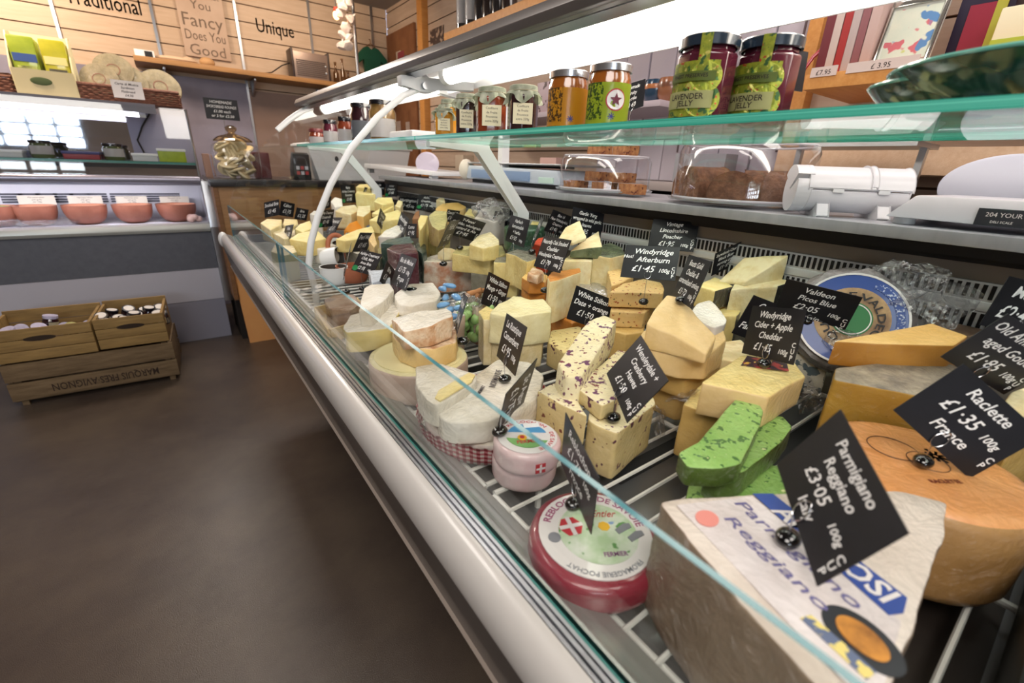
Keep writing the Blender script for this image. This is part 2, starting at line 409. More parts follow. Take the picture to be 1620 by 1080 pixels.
# ---------------------------------------------------------------- long wall shelf on the back wall
ws = thing('wall_shelf', 'long light wood wall shelf with metal brackets on the back wall', 'shelf', (0, YW, 0))
SZ = 1.675; SX0, SX1 = P(212, 95, y=YW-.28).x, 1.70
box('shelf_board', SX0, SX1, -.28, 0, SZ-.03, SZ, wood_g, ws)
for u in (258, 393, 500):
    x = P(u, 110, y=YW).x; bm = bmesh.new(); prism(bm, [(-.005, SZ-.035), (-.22, SZ-.035), (-.22, SZ-.05), (-.02, SZ-.14), (-.005, SZ-.14)], 'x', x-.006, x+.006)
    fin('bracket', bm, alu, ws, bevel=.001)
YS = YW-.16
def onshelf(u, y=YS): return P(u, 100, y=y).x
# things on the shelf
x = onshelf(232); bm = bmesh.new(); bx(bm, x-.05, x+.05, YS-.05, YS+.05, SZ+.001, SZ+.045)
o = tag(fin('tea_light_box', bm, white, bevel=.004), 'small white box with a black square label at left end of wall shelf', 'box'); box('label', x-.0, x+.04, YS-.0515, YS-.049, SZ+.008, SZ+.04, black, o, 0)
x = onshelf(285); bm = bmesh.new(); ell(bm, (x-.02, YS, SZ+.02), (.12, .05, .02)); ell(bm, (x+.05, YS, SZ+.03), (.035, .03, .018)); tag(fin('folded_cloth', bm, mat('cloth_cream', '#d3b79a', .9)), 'cream folded cloth lying on the wall shelf under the verse board', 'cloth')
x = onshelf(328); bm = bmesh.new(); ell(bm, (x, YS, SZ+.03), (.045, .04, .03)); tag(fin('round_loaf', bm, mat('loaf', '#c49a6c', .8, bump=.5)), 'small round tan loaf on the wall shelf', 'loaf')
# radio
x0, x1 = P(457, 90, y=YS).x, P(517, 100, y=YS).x
r_ = thing('radio', 'brown and silver radio lying on the wall shelf under Unique', 'radio', (0, 0, 0))
box('body', x0+.012, x1-.012, YS-.07, YS+.07, SZ, SZ+.175, mat('radio_face', '#8e7c72', .35, .3), r_, .008)
for a in (x0, x1-.014): box('end_panel', a, a+.014, YS-.078, YS+.078, SZ, SZ+.19, mat('radio_end', '#2b1c18', .4), r_, .006)
bm = bmesh.new()
for i in range(9): bx(bm, x0+.03, x1-.03, YS-.0735, YS-.069, SZ+.02+i*.012, SZ+.026+i*.012)
fin('grille', bm, mat('grille', '#4c403c', .5), r_)
for a in (.03, .055): bm = bmesh.new(); ell(bm, (x1-.03, YS-.072, SZ+a*1.8), (.009, .006, .009)); fin('knob', bm, steel, r_)
bm = bmesh.new(); tube(bm, [(x0, YS, SZ+.1), (x0-.05, YS+.02, SZ+.08), (x0-.12, YS+.05, SZ+.03), (x0-.22, YS+.08, SZ+.012)], .004, 6); tag(fin('power_cord', bm, black), 'black cord trailing from the radio along the shelf', 'cord')
for i, (u, h, r) in enumerate(((530, .14, .022), (541, .17, .02), (549, .09, .025))):
    x = onshelf(u); bm = bmesh.new(); lathe(bm, [(0, 0), (r, .002), (r, h*.55), (r*.35, h*.75), (r*.35, h), (0, h)], 16)
    o = fin('glass_bottle', bm, glassm('bottle_glass', '#c9b59c', 1.5)); o.location = (x, YS, SZ)
    tag(o, ('short clear bottle right of the radio', 'taller clear bottle second right of the radio', 'squat clear jar furthest right of the radio')[i], 'bottle', 'glassware beside the radio')
    bm = bmesh.new(); lathe(bm, [(0, h), (r*.45, h), (r*.45, h+.012), (0, h+.012)], 12); fin('stopper', bm, woodd, o)
x = onshelf(566); o = box('stack_of_cards', x-.05, x+.06, YS-.05, YS+.05, SZ, SZ+.06, mat('card_stack', '#cbb79b', .8), None, .003); tag(o, 'stack of cream cards at the right end of the wall shelf', 'cards')
# green knitted top hanging by the shelf end
c = P(588, 97, y=YW-.06); g_ = thing('knitted_jumper', 'small dark green knitted top hanging on the slat wall', 'clothing', c)
gm = mat('green_knit', '#1f5a44', .9, bump=.5)
bm = bmesh.new(); out = [(-.06, -.1), (.06, -.1), (.065, .02), (.11, -.03), (.13, .02), (.06, .09), (.025, .1), (0, .07), (-.025, .1), (-.06, .09), (-.13, .02), (-.11, -.03), (-.065, .02)]
prism(bm, out, 'y', -.02, .02); fin('body', bm, gm, g_, bevel=.006)
bm = bmesh.new(); tube(bm, [(-.05, 0, .09), (0, 0, .125), (.05, 0, .09)], .004, 6); tube(bm, [(0, 0, .125), (0, 0, .15), (.0, .03, .16)], .003, 6); fin('hanger', bm, woodd, g_)
# small white pot before it
c = P(606, 113, y=YS); bm = bmesh.new(); lathe(bm, [(0, 0), (.04, 0), (.045, .08), (.038, .085), (0, .085)], 20); o = fin('cream_pot', bm, white); o.location = (c.x, YS, SZ); tag(o, 'small cream pot at the far right of the wall shelf', 'pot')
# pole with a string of garlic and a hanging bulb
c = P(562, 60, y=YW-.5); bm = bmesh.new(); tube(bm, [(c.x, c.y, 1.48), (c.x, c.y, ZC)], .012, 12); tag(fin('hanging_pole', bm, alu), 'slim metal pole hanging from the ceiling beside the garlic', 'pole')
ga = thing('garlic_string', 'plaited string of white garlic bulbs hanging from the ceiling', 'garlic', (0, 0, 0))
bm = bmesh.new(); a = P(548, 5, y=YW-.6); tube(bm, [(a.x, a.y, ZC), (a.x, a.y, P(552, 80, y=YW-.6).z)], .006, 6); fin('string', bm, mat('raffia', '#b99f7c', .9), ga)
gw = mat('garlic_skin', '#ded3cb', .6, col2='#c4b2aa', scale=40)
for i, (u, v) in enumerate(((540, 1), (550, 4), (543, 12), (536, 22), (554, 31), (547, 44), (543, 56), (553, 60), (551, 72), (541, 74))):
    q = P(u, v, y=YW-.6-.02*(i % 3)); bm = bmesh.new(); lathe(bm, [(0, -.02), (.03, -.012), (.036, .004), (.024, .022), (.007, .034), (.004, .05), (0, .05)], 12)
    for vv in bm.verts:
        an = math.atan2(vv.co.y, vv.co.x); s = 1+.07*math.cos(6*an); vv.co.x *= s; vv.co.y *= s
    o = fin('bulb', bm, gw, ga); o.location = q; o.rotation_euler = (random.uniform(-.9, .9), random.uniform(-.9, .9), i)
# fairy light
q = P(532, 24, y=YW-.6); fl = thing('hanging_lamp', 'tiny glowing orange lamp hanging left of the garlic', 'lamp', q)
bm = bmesh.new(); ell(bm, (0, 0, 0), (.022, .022, .028)); fin('bulb', bm, mat('lamp_glow', '#ff9a66', .5, emit=6), fl)
bm = bmesh.new(); tube(bm, [(0, 0, .025), (0, 0, ZC-q.z)], .003, 6); fin('wire', bm, black, fl)
bm = bmesh.new(); lathe(bm, [(.02, .02), (.012, .045), (0, .045)], 12); fin('cap', bm, mat('lamp_cap', '#a33a2a', .4), fl)
# notice board on the right wall near the corner
ya, yb = P(658, 30, x=XW).y, P(615, 60, x=XW).y
nb = thing('notice_board', 'brown cork notice board with pinned photos beside the corner', 'notice board', (XW, 0, 0))
box('board', -.022, -.002, ya, yb, .95, 2.1, mat('cork', '#8b5d3c', .8, col2='#7a4d30', scale=10), nb)
for i in range(16):
    y = random.uniform(ya+.06, yb-.06); z = random.uniform(1.3, 2.0); s = random.uniform(.035, .06)
    o = box('pinned_photo', -.0235-.001*i*.2, -.0205, y-s, y+s, z-s, z+s, mat('pinned_%d' % (i % 5), ['#8e3a44', '#b9a59a', '#5d5566', '#c4b4a4', '#3e3138'][i % 5], .5), nb, 0)
# small poster on the slats
q = P(692, 68, x=XW); o = box('poster', XW-.006, XW-.001, q.y-.1, q.y+.1, q.z-.09, q.z+.09, mat('poster_dark', '#4a3a35', .5, spots=(('#b79c86', 30, .55),)), None, 0); tag(o, 'small dark poster on the right slat wall by the wooden post', 'poster')
# ================================================================ the long cheese counter
Y0, Y1 = -.45, 2.36; DK = .76
mc = thing('cheese_counter', 'long chilled cheese display counter with low glass front and light rail', 'display counter', (0, 0, 0))
fasc = mat('fascia_dark', '#332b28', .4, coat=.3)
bump_m = mat('bumper_grey', '#b5b1ad', .35, coat=.3)
bm = bmesh.new(); prism(bm, [(.168, .655), (.172, .655), (.18, .74), (.18, .78), (.15, .77), (.149, .755)], 'y', Y0, Y1); fin('fascia', bm, fasc, mc, bevel=.001)
bm = bmesh.new(); prism(bm, [(.165, .652), (.175, .652), (.175, .658), (.163, .658)], 'y', Y0, Y1); fin('fascia_lip', bm, mat('lip_brown', '#8b7f76', .4), mc)
bm = bmesh.new(); bx(bm, .44, .9, Y0, Y1-.05, .0, .72); bx(bm, .2, .9, Y0, Y1-.02, .66, .712); fin('cabinet_body', bm, mat('body_dark', '#1f1b1a', .6), mc, bevel=.003)
bm = bmesh.new(); a = [(.149, .752), (.146, .765), (.147, .782), (.153, .795), (.161, .801), (.168, .801), (.170, .797), (.170, .76), (.16, .752)]
prism(bm, a, 'y', Y0, Y1); fin('bumper_rail', bm, bump_m, mc, sharp=60)
bm = bmesh.new(); prism(bm, [(.1705, .76), (.1705, .798), (.1735, .798), (.1735, .791), (.1765, .791), (.1765, .797), (.1800, .797), (.1800, .789), (.1830, .789), (.1830, .795), (.1860, .795), (.1860, .76)], 'y', Y0, Y1); fin('glass_rail', bm, alu, mc, smooth=False)
bm = bmesh.new(); prism(bm, [(.186, .76), (.186, .79), (.198, .79), (.203, .775), (.235, .768), (.235, .755)], 'y', Y0, Y1); fin('inner_sill', bm, mat('sill_metal', '#aeb3ae', .25, .6), mc)
bm = bmesh.new(); ell(bm, (.158, Y1+.005, .775), (.02, .03, .034), 20, 12); fin('rail_end_cap', bm, white, mc)
bm = bmesh.new(); bx(bm, .1862, .1898, Y0, Y1, .7902, .7925); fin('glass_edge_line', bm, mat('edge_line_teal', '#2f6f6a', .3), mc)  # teal strip standing in for the visible bottom edge of the pane
# pan below the rack, end panels
bm = bmesh.new(); bx(bm, .20, .93, Y0, Y1, .715, .725); bx(bm, .20, .93, Y1, Y1+.02, .66, .79); bx(bm, .20, .93, Y0-.02, Y0, .3, .9); fin('base_pan', bm, mat('pan_metal', '#8d9093', .32, .7), mc)
bm = bmesh.new()
for k in range(26):
    y = -.3+k*.1; bx(bm, .42, .88, y, y+.028, .7252, .7262)
fin('pan_slots', bm, mat('slot_dark', '#2a2c2d', .6), mc)
# back panel with vents
bkm = mat('back_panel', '#7d746a', .4, .4); wr = mat('vent_white', '#cfd0d2', .3, .3)
bm = bmesh.new(); bx(bm, .92, .93, Y0, Y1, .725, 1.03); fin('back_panel', bm, bkm, mc)
bm = bmesh.new(); bx(bm, .914, .9195, Y0, Y1, 1.016, 1.041); fin('gap_shade_strip', bm, black, mc)  # black strip painting in the shadow below the worktop
bm = bmesh.new(); bx(bm, .912, .92, Y0, Y1, .951, .965); bx(bm, .914, .92, Y0, Y1, .962, .992); bx(bm, .914, .92, Y0, Y1, .90, .951); fin('vent_rail', bm, wr, mc, bevel=.002)
bm = bmesh.new(); y = Y0+.02
while y < Y1-.02:
    bx(bm, .9125, .9155, y, y+.0048, .969, .989); bx(bm, .9125, .9155, y, y+.0048, .922, .948); y += .0092
tag(fin('vent_slots', bm, black, mc), kind='stuff')
# wire rack: three sections, each a thing resting in the counter
rk = mat('rack_white', '#dcdcd6', .35, coat=.3)
def rack(ya, yb, label):
    bm = bmesh.new(); z = DK-.004; ya += .004; yb -= .004
    tube(bm, [(.247, ya, z), (.90, ya, z)], .0035, 8); tube(bm, [(.247, yb, z), (.90, yb, z)], .0035, 8)
    tube(bm, [(.247, ya, z-.004), (.247, yb, z-.004)], .004, 8); tube(bm, [(.226, ya, z-.008), (.226, yb, z-.008)], .003, 8); tube(bm, [(.90, ya, z-.004), (.90, yb, z-.004)], .004, 8); tube(bm, [(.57, ya, z-.006), (.57, yb, z-.006)], .004, 8)
    n = round((yb-ya)/.034)
    for k in range(1, n): y = ya+(yb-ya)*k/n; tube(bm, [(.226, y, z-.006), (.237, y, z-.001), (.247, y, z), (.90, y, z)], .0026, 6)
    for x in (.3, .8): 
        for y in (ya+.02, yb-.02): tube(bm, [(x, y, z), (x, y, .725)], .004, 6)
    return tag(fin('wire_rack', bm, rk), label, 'rack', 'white wire racks in the counter')
rack(Y0+.02, .355, 'white wire rack under the nearest cheeses at the bottom of the photo'); rack(.365, 1.2, 'white wire rack under the middle cheeses'); rack(1.21, 2.34, 'white wire rack at the far end of the counter')
# dark divider and end platform at the near end
bm = bmesh.new(); bx(bm, .215, .905, -.064, -.047, .762, .832); fin('divider', bm, mat('divider_dark', '#0e1614', .4), mc, bevel=.003)
bm = bmesh.new(); bx(bm, .235, .905, Y0+.01, -.065, .764, .80); fin('end_platform', bm, mat('platform_lilac', '#9c9aa3', .4), mc, bevel=.003)
bm = bmesh.new(); bx(bm, .33, .905, -.045, .14, .7265, .729); fin('pan_shade_sheet', bm, mat('pan_shade_brown', '#2b2420', .5), mc)  # dark sheet standing in for shade on the pan
# low front glass, two panes
def pane(name, x, ya, yb, z0, z1, parent, t=.004, em=edged, m=clear, lean=0):
    bm = bmesh.new(); f = bx(bm, x, x+t, ya, yb, z0, z1)
    for q in f:
        q.material_index = 0 if abs(q.normal.x) > .9 else 1
    bm.faces.ensure_lookup_table(); bm.normal_update()
    for q in bm.faces: q.material_index = 0 if abs(q.normal.x) > .9 else 1
    for v in bm.verts: v.co.x += (v.co.z-z0)*lean
    return fin(name, bm, [m, em], parent, smooth=False)
pane('front_glass', .190, Y0, 1.235, .79, .926, mc, .005); pane('front_glass', .196, 1.215, Y1, .79, .922, mc, .005)
# curved white arm and light canopy
arm = [(.27, .80), (.262, .86), (.275, .92), (.30, .985), (.34, 1.062), (.40, 1.15), (.475, 1.228), (.55, 1.287), (.62, 1.318)]
bm = bmesh.new(); tube(bm, [(x, 1.25, z) for x, z in arm], [.0085]*9, 10); fin('curved_arm', bm, white, mc)
bm = bmesh.new(); tube(bm, [(.27, 1.25, .725), (.27, 1.25, .80)], .009, 10); fin('arm_foot', bm, white, mc)
def cz(v, x): return P(1000, v, x=x).z
xa, xb, xc, xd, xe = .535, .56, .58, .66, .72
za, zb_, zc, zd = cz(-34, xa), cz(1, xb), cz(19, xc), cz(67, xd)
lr = thing('light_rail', 'long aluminium light canopy with glowing tubes over the cheese counter', 'light rail', (0, 0, 0))
YC0, YC1 = -.3, 2.42; ztop = za+.012
dka = mat('canopy_dark', '#7d7876', .35, .7)
bm = bmesh.new(); prism(bm, [(xa, za), (xa+.006, za-.012), (xa+.012, za-.014), (xb-.006, zb_+.004), (xb, zb_), (xb+.004, zb_+.012), (xe+.06, ztop), (xe+.06, ztop+.01), (xa+.01, ztop+.006)], 'y', YC0, YC1); fin('canopy', bm, dka, lr, bevel=.001)
bm = bmesh.new(); prism(bm, [(xb+.001, zb_-.001), (xc, zc-.002), (xc+.004, zc+.002), (xb+.006, zb_+.004)], 'y', YC0, YC1); fin('rail_trim', bm, alu, lr)
zr = zd+.03
bm = bmesh.new(); prism(bm, [(xc+.004, zc+.004), (xc+.006, zr+.008), (xe+.04, zr+.012), (xe+.05, zd+.01), (xe+.054, zd+.01), (xe+.05, zr+.02), (xc, zr+.016)], 'y', YC0, YC1); fin('reflector', bm, mat('reflector', '#eceef2', .25, .2), lr)
tube_m = mat('fluorescent', '#fff6e8', .5, emit=10)
for (a, b_) in ((-.28, 1.17), (1.33, 2.32)):
    bm = bmesh.new(); tube(bm, [(xd-.018, a, zd+.018), (xd-.018, b_, zd+.018)], .021, 16); t = fin('lamp_tube', bm, tube_m, lr)
    for y in (a, b_): bm = bmesh.new(); tube(bm, [(xd-.018, y-.012, zd+.018), (xd-.018, y+.012, zd+.018)], .0225, 16); fin('end_cap', bm, white, t)
# hinge bracket
zh = 1.318
bm = bmesh.new(); prism(bm, [(.54, zh-.01), (.54, zh+.014), (.76, zh+.022), (.76, zh), (.66, zh-.004), (.62, zh-.02), (.59, zh-.018), (.565, zh-.012)], 'y', 1.235, 1.262); fin('hinge_bracket', bm, grey_w, lr, bevel=.002)
bm = bmesh.new(); tube(bm, [(.605, 1.225, zh-.004), (.605, 1.236, zh-.004)], .009, 16); fin('hinge_bolt', bm, steel, lr)
# far end glass profile below the canopy
bm = bmesh.new(); e = [(.195, .80), (.20, .9), (.23, .98), (.29, 1.08), (.38, 1.18), (.48, 1.26), (.56, 1.33), (.85, 1.33), (.85, .80)]; prism(bm, e, 'y', 2.375, 2.379); fin('end_glass', bm, clear, mc, smooth=False)
bm = bmesh.new(); tube(bm, [(x, 2.37, z) for x, z in [(.44, 1.235), (.5, 1.285), (.56, 1.325), (.60, 1.34)]], .012, 10); fin('end_arm', bm, white, lr)
# canopy posts on the staff side
for y, x in ((1.42, 1.0), (-.2, 1.0)):
    ps = bmesh.new(); bx(ps, x-.016, x+.016, y-.014, y+.014, 1.061, 1.30); bx(ps, x-.02, x+.075, y-.016, y+.016, 1.0605, 1.075); fin('rear_post', ps, white, mc, bevel=.003)
    bm = bmesh.new(); prism(bm, [(x+.02, 1.27), (x+.05, 1.29), (x+.06, 1.315), (x-.26, 1.345), (x-.26, 1.325), (x-.06, 1.305), (x-.05, 1.29), (x-.02, 1.27)], 'y', y-.012, y+.012); fin('post_head', bm, white, lr, bevel=.003)
# glass shelf with teal edge
SH0, SH1, SZG = .487, .80, 1.18
gs = thing('glass_shelf', 'thick glass shelf with a teal edge above the worktop holding jars', 'shelf', (0, 0, 0))
def gshelf(ya, yb):
    bm = bmesh.new(); bx(bm, SH0, SH1, ya, yb, SZG-.009, SZG); bm.normal_update()
    for q in bm.faces: q.material_index = 0 if abs(q.normal.z) > .9 else 1
    fin('pane', bm, [glassm('shelf_glass', '#f2faf8', .8), edgeg], gs, smooth=False)
gshelf(-.35, 1.05); gshelf(1.056, 2.25)
for y in (1.053, -.25, 2.2):
    bm = bmesh.new(); zz = SZG-.0095
    prism(bm, [(.52, zz), (.52, zz-.012), (.655, zz-.016), (.79, 1.0), (.79, .93), (.83, .93), (.83, 1.0), (.69, zz-.01), (.69, zz)], 'y', y-.011, y+.011); fin('shelf_bracket', bm, white, gs, bevel=.002)
# worktop on the staff side
wk = thing('worktop', 'long stainless steel worktop behind the cheeses carrying scales and cakes', 'worktop', (0, 0, 0))
stm = mat('worktop_steel', '#b4b5bb', .32, .45, col2='#a6a7ad', scale=4, stretch=(1, 8, 1))
bm = bmesh.new(); bx(bm, .86, 1.22, -.6, 2.3, 1.042, 1.06); fin('top', bm, stm, wk, bevel=.002)
bm = bmesh.new(); bx(bm, .885, 1.2, -.58, 2.28, 1.026, 1.0415); fin('underside', bm, black, wk)  # black colour stands in for the shadow beneath the top
bm = bmesh.new(); bx(bm, .94, 1.2, -.58, 2.28, .0, 1.0255); fin('cupboard_body', bm, mat('body_grey', '#3a3634', .6), wk)
# ================================================================ cheeses
def pp(l, z):
    """outline of a top face: photo points on the level(s) z"""
    zs = z if isinstance(z, (list, tuple)) else [z]*len(l)
    pts = [P(u, v, z=q) for (u, v), q in zip(l, zs)]; ds = [math.hypot(p.x, p.y) for p in pts]; d0 = min(ds); rg = max(ds)-d0; DM = .125; out = []
    for p, d in zip(pts, ds):     # seen at a grazing angle: the piece is no deeper than a hand, its top tips towards the aisle
        k = 1.0
        if rg > DM and d0 > .62: k = (d0+(d-d0)*DM/rg)/d
        k = min(k, .905/p.x if p.x > .905 else 1, 2.33/p.y if p.y > 2.33 else 1)
        q = CAM+(p-CAM)*k; q.x = max(q.x, .206); out.append(q)
    return out
pale = mat('cheese_pale', '#eadcb2', .5, col2='#e0cc98', scale=34, bump=.6, bscale=110, contrast=(.42, .58), sss=.15)
pale_f = mat('cheese_pale_wrapped', '#e9dab0', .45, col2='#decb98', scale=34, bump=.6, bscale=110, contrast=(.42, .58), film=.55, sss=.1)
butter = mat('cheese_butter', '#efdf9f', .5, col2='#e6cf84', scale=30, bump=.5, bscale=110, sss=.15)
butter_f = mat('cheese_butter_wrapped', '#ead690', .5, col2='#dfc478', scale=30, bump=.5, bscale=110, film=.5)
gold = mat('cheese_gold', '#cfac66', .45, col2='#bd9850', scale=14, bump=.3, bscale=50, film=.35)
gouda_p = mat('cheese_cheddar_tan', '#e3c48c', .42, col2='#d8b677', scale=20, bump=.25, bscale=80, film=.35)
gouda = mat('cheese_gouda', '#e3bb72', .42, col2='#d9ad5e', scale=20, bump=.25, bscale=80, film=.25)
gouda_s = mat('cheese_gouda_rind', '#c68c3a', .45, col2='#b0762c', scale=10, bump=.3, film=.3)
orange = mat('cheese_orange', '#e8962c', .5, col2='#dc861f', scale=20, bump=.3)
smoke_r = mat('smoked_rind', '#d38a38', .45, col2='#c77c2c', scale=25, bump=.4, film=.3)
white_r = mat('bloomy_rind', '#efeae0', .7, col2='#d6ccba', scale=16, bump=.5, film=.3)
brie_y = mat('brie_paste', '#f0e0a4', .4, col2='#e4cc82', scale=20, bump=.3, film=.4)
brie_w = mat('bloomy_rind_wrapped', '#f0ebe1', .6, col2='#d5cbb6', scale=14, bump=.5, film=.7)
washed = mat('washed_rind', '#c48f62', .6, col2='#e3c8a8', scale=34, contrast=(.4, .6), bump=.6, bscale=120, film=.5)
washed_p = mat('washed_paste', '#e9c98c', .5, col2='#dfb871', scale=14, bump=.4, film=.5)
tomme_r = mat('tomme_rind', '#b98263', .7, col2='#c9b8a6', scale=22, contrast=(.42, .58), bump=1, film=.5)
wax_b = mat('black_wax', '#23221f', .35, film=.6)
wax_g = mat('green_wax', '#1d4d30', .35, film=.5)
wax_r = mat('dark_red_wax', '#4c1626', .28, film=.6)
wax_dg = mat('dark_green_wrap', '#20372c', .35, film=.8)
greyrind = mat('grey_rind', '#8b8674', .6, col2='#6f6c5c', scale=30, film=.8)
leaf = mat('nettle_leaf_rind', '#6c7650', .6, col2='#3f4c2c', scale=34, film=.7)
cran = mat('cranberry_cheese', '#ece2bd', .5, col2='#e3d6a6', scale=20, spots=(('#64305a', 85, .60), ('#7b2f3c', 120, .63)), bump=.35, film=.35)
cran_s = mat('cranberry_cheese_side', '#d9c48c', .5, col2='#cdb67a', scale=20, spots=(('#5b2a3e', 50, .625), ('#7b4230', 85, .67)), bump=.35, film=.35)
mango = mat('white_stilton', '#e9e0b4', .55, col2='#ddd09a', scale=26, bump=.6, bscale=70, film=.35)
dateo = mat('date_cheese', '#e3cf92', .5, col2='#d8c07e', scale=20, spots=(('#6b3f24', 75, .62),), bump=.4, film=.35)
chilli = mat('chilli_cheese', '#e3c383', .5, col2='#d9b36f', scale=24, spots=(('#a8552a', 120, .63), ('#5f5b2e', 150, .67)), bump=.4, film=.2)
pesto = mat('pesto_cheese', '#7fae55', .4, col2='#96c069', scale=26, spots=(('#3c6c2b', 120, .60), ('#d5dca0', 160, .70)), bump=.3, film=.8)
pesto_s = mat('pesto_wax_side', '#51692c', .35, col2='#3c4d22', scale=18, film=.8)
blue = mat('blue_cheese', '#c9c8bc', .55, col2='#d8d5c4', scale=20, spots=(('#5c6a70', 70, .56), ('#3f4a50', 120, .62)), bump=.5)
foil = mat('crumpled_foil', '#c9cbd0', .25, .85, bump=3, bscale=26)
olive_c = mat('olive_yellow_cheese', '#cdc07e', .5, col2='#a39a62', scale=16, film=.6, bump=.4)
paper_w = mat('waxed_paper', '#d5cfc9', .5, col2='#c3bab2', scale=12, bump=1.5, bscale=18, coat=.3)
paper_p = mat('pink_tinged_paper', '#c9b0a2', .5, col2='#a78f80', scale=10, bump=1.5, bscale=18, coat=.4)
rind_br = mat('brown_rind', '#8a705c', .8, col2='#735a48', scale=40, bump=.8)
W_, B_ = 'cheese_wedge', 'cheese_block'
def ch(name, label, poly, z, zb=DK, mats=None, side=None, th=None, group=None, cat='cheese', **k):
    o = slab(name, pp(poly, z), zb, mats, side, th, seed=len(CHEESES), **k); return tag(o, label, cat, group)
def loose_film(label, pts, z, zb, amp=.006, seed=0, mt=None):
    """a crinkled flap of wrapping hanging off a cheese"""
    a, b, c, d = [P(u, v, z=q) for (u, v), q in zip(pts, [z, z, zb, zb])]; bm = bmesh.new(); g = []
    for i in range(13):
        row = []
        for j in range(13):
            p = a.lerp(b, i/12).lerp(d.lerp(c, i/12), j/12); q = p*45+Vector((seed, 0, 0)); row.append(bm.verts.new(p+noise.noise_vector(q)*amp+noise.noise_vector(q*2.7)*amp*.5))
        g.append(row)
    for i in range(12):
        for j in range(12): bm.faces.new((g[i][j], g[i+1][j], g[i+1][j+1], g[i][j+1]))
    bmesh.ops.solidify(bm, geom=list(bm.faces), thickness=.0003)
    return tag(fin('wrapping_film', bm, mt or filmm()), label, 'wrapping', 'loose plastic wrapping in the cheese counter')
def flat_text(parent, s, c, ang, h, m, w=None, maxw=None, name='lettering', shear=0, off=.004, arc=None, z=None):
    """print lying on a horizontal face at world point c, baseline direction ang (degrees from +X); arc=(centre, radius) bends it"""
    bm = bmesh.new(); a = math.radians(ang); ux, uy = Vector((math.cos(a), math.sin(a), 0)), Vector((-math.sin(a), math.cos(a), 0))
    inv = parent.matrix_world.inverted() if False else Matrix.Translation(-parent.location)
    def fn(x, y, zz):
        if arc:
            R = arc+zz; t = math.pi/2 + a - x/arc; p = Vector((c[0]+R*math.cos(t), c[1]+R*math.sin(t), c[2]))
        else: p = Vector(c)+ux*x+uy*zz
        return inv @ p
    put_text(bm, s, 0, 0 if arc else -h/2, h, w=w, maxw=maxw, shear=shear, off=off, fn=fn)
    for f in bm.faces:
        f.normal_update()
    bmesh.ops.solidify(bm, geom=list(bm.faces), thickness=.0003)
    return fin(name, bm, m, parent, smooth=False)
def disc(parent, name, c, r, m, t=.0006, n=40, sx=1, ang=0):
    bm = bmesh.new(); lathe(bm, [(0, 0), (r, 0), (r, t), (0, t)], n)
    for v in bm.verts:
        x, y = v.co.x*sx, v.co.y; a = math.radians(ang); v.co = Vector((x*math.cos(a)-y*math.sin(a)+c[0]-parent.location.x, x*math.sin(a)+y*math.cos(a)+c[1]-parent.location.y, v.co.z+c[2]-parent.location.z))
    return fin(name, bm, m, parent, smooth=False)
def decal(parent, name, pts, m, z=None, t=.0006):
    """printed patch on the horizontal face of parent: pts are world xy"""
    bm = bmesh.new(); l = parent.location; prism(bm, [(p[0]-l.x, p[1]-l.y) for p in pts], 'z', z-l.z, z-l.z+t); return fin(name, bm, m, parent, smooth=False)
redp = mat('print_red', '#b8323c', .5); bluep = mat('print_blue', '#2b4a96', .4, coat=.3); purp = mat('print_mauve', '#8a4f86', .5); greenp = mat('print_green', '#5d9a4c', .5, col2='#8fb97c', scale=30)
whitep = mat('print_white', '#ddd9d8', .4, coat=.4); yelp = mat('print_yellow', '#e6b432', .5); blk = mat('print_black', '#2a2426', .5); skyp = mat('print_sky', '#4a90c0', .5); greyp = mat('print_grey', '#7d8088', .5)
# ---- 1 parmesan, wrapped, nearest
pz = .872
def PZ(u, v, z=pz): return P(u, v, z=z)
wrapm = mat('wrapped_paper_top', '#d9cfc4', .4, col2='#c9bcb0', scale=12, film=.7, bump=.3)
pside = mat('parmesan_rind', '#8d7a66', .55, col2='#6e5b49', scale=9, stretch=(1, 1, .4), film=.6)
parm = ch('parmesan_wedge', 'large film-wrapped parmesan wedge with blue lettered label, nearest cheese', [(1042, 791), (1113, 783), (1187, 780), (1427, 778), (1501, 793), (1497, 840), (1440, 1010), (1400, 1120), (1330, 1120), (1180, 960), (1085, 850)], pz, DK+.002, [wrapm, pside], r=.006, amp=.002)
lab = [PZ(*p) for p in ((1070, 800), (1190, 786), (1425, 985), (1398, 1085), (1340, 1085))]
decal(parm, 'paper_label', lab, mat('label_paper', '#dcd6d6', .45, col2='#cfc6c4', scale=18, film=.8), pz+.0004)
dvec = PZ(1395, 955)-PZ(1195, 790); dang = math.degrees(math.atan2(dvec.y, dvec.x))
bz = .0011
decal(parm, 'blue_band', [PZ(*p) for p in ((1190, 783), (1222, 783), (1434, 948), (1428, 972), (1405, 975))], bluep, pz+bz)
flat_text(parm, 'AMBROSI', (PZ(1310, 870)+Vector((0, 0, .0022))), dang, .017, whitep, w=dvec.length*.86, off=.02)
flat_text(parm, 'Parmigiano', (PZ(1252, 868)+Vector((0, 0, .0016))), dang, .0105, mat('print_violet', '#66628f', .5), w=.098, off=0, shear=.15)
flat_text(parm, 'Reggiano', (PZ(1222, 885)+Vector((0, 0, .0016))), dang, .0095, MC['print_violet'], w=.082, off=0, shear=.15)
c = PZ(1362, 1012); disc(parm, 'photo_oval', c+Vector((0, 0, .0010)), .016, mat('oval_dark', '#2a2d33', .4), sx=1.35, ang=dang); disc(parm, 'photo_oval_inside', c+Vector((0, 0, .0017)), .010, mat('oval_food', '#c98a3c', .5, col2='#8a5a2a', scale=60), sx=1.4, ang=dang)
c = PZ(1118, 822); disc(parm, 'seal_sticker', c+Vector((0, 0, .0012)), .008, mat('seal_pink', '#d98a80', .5), sx=1.2)
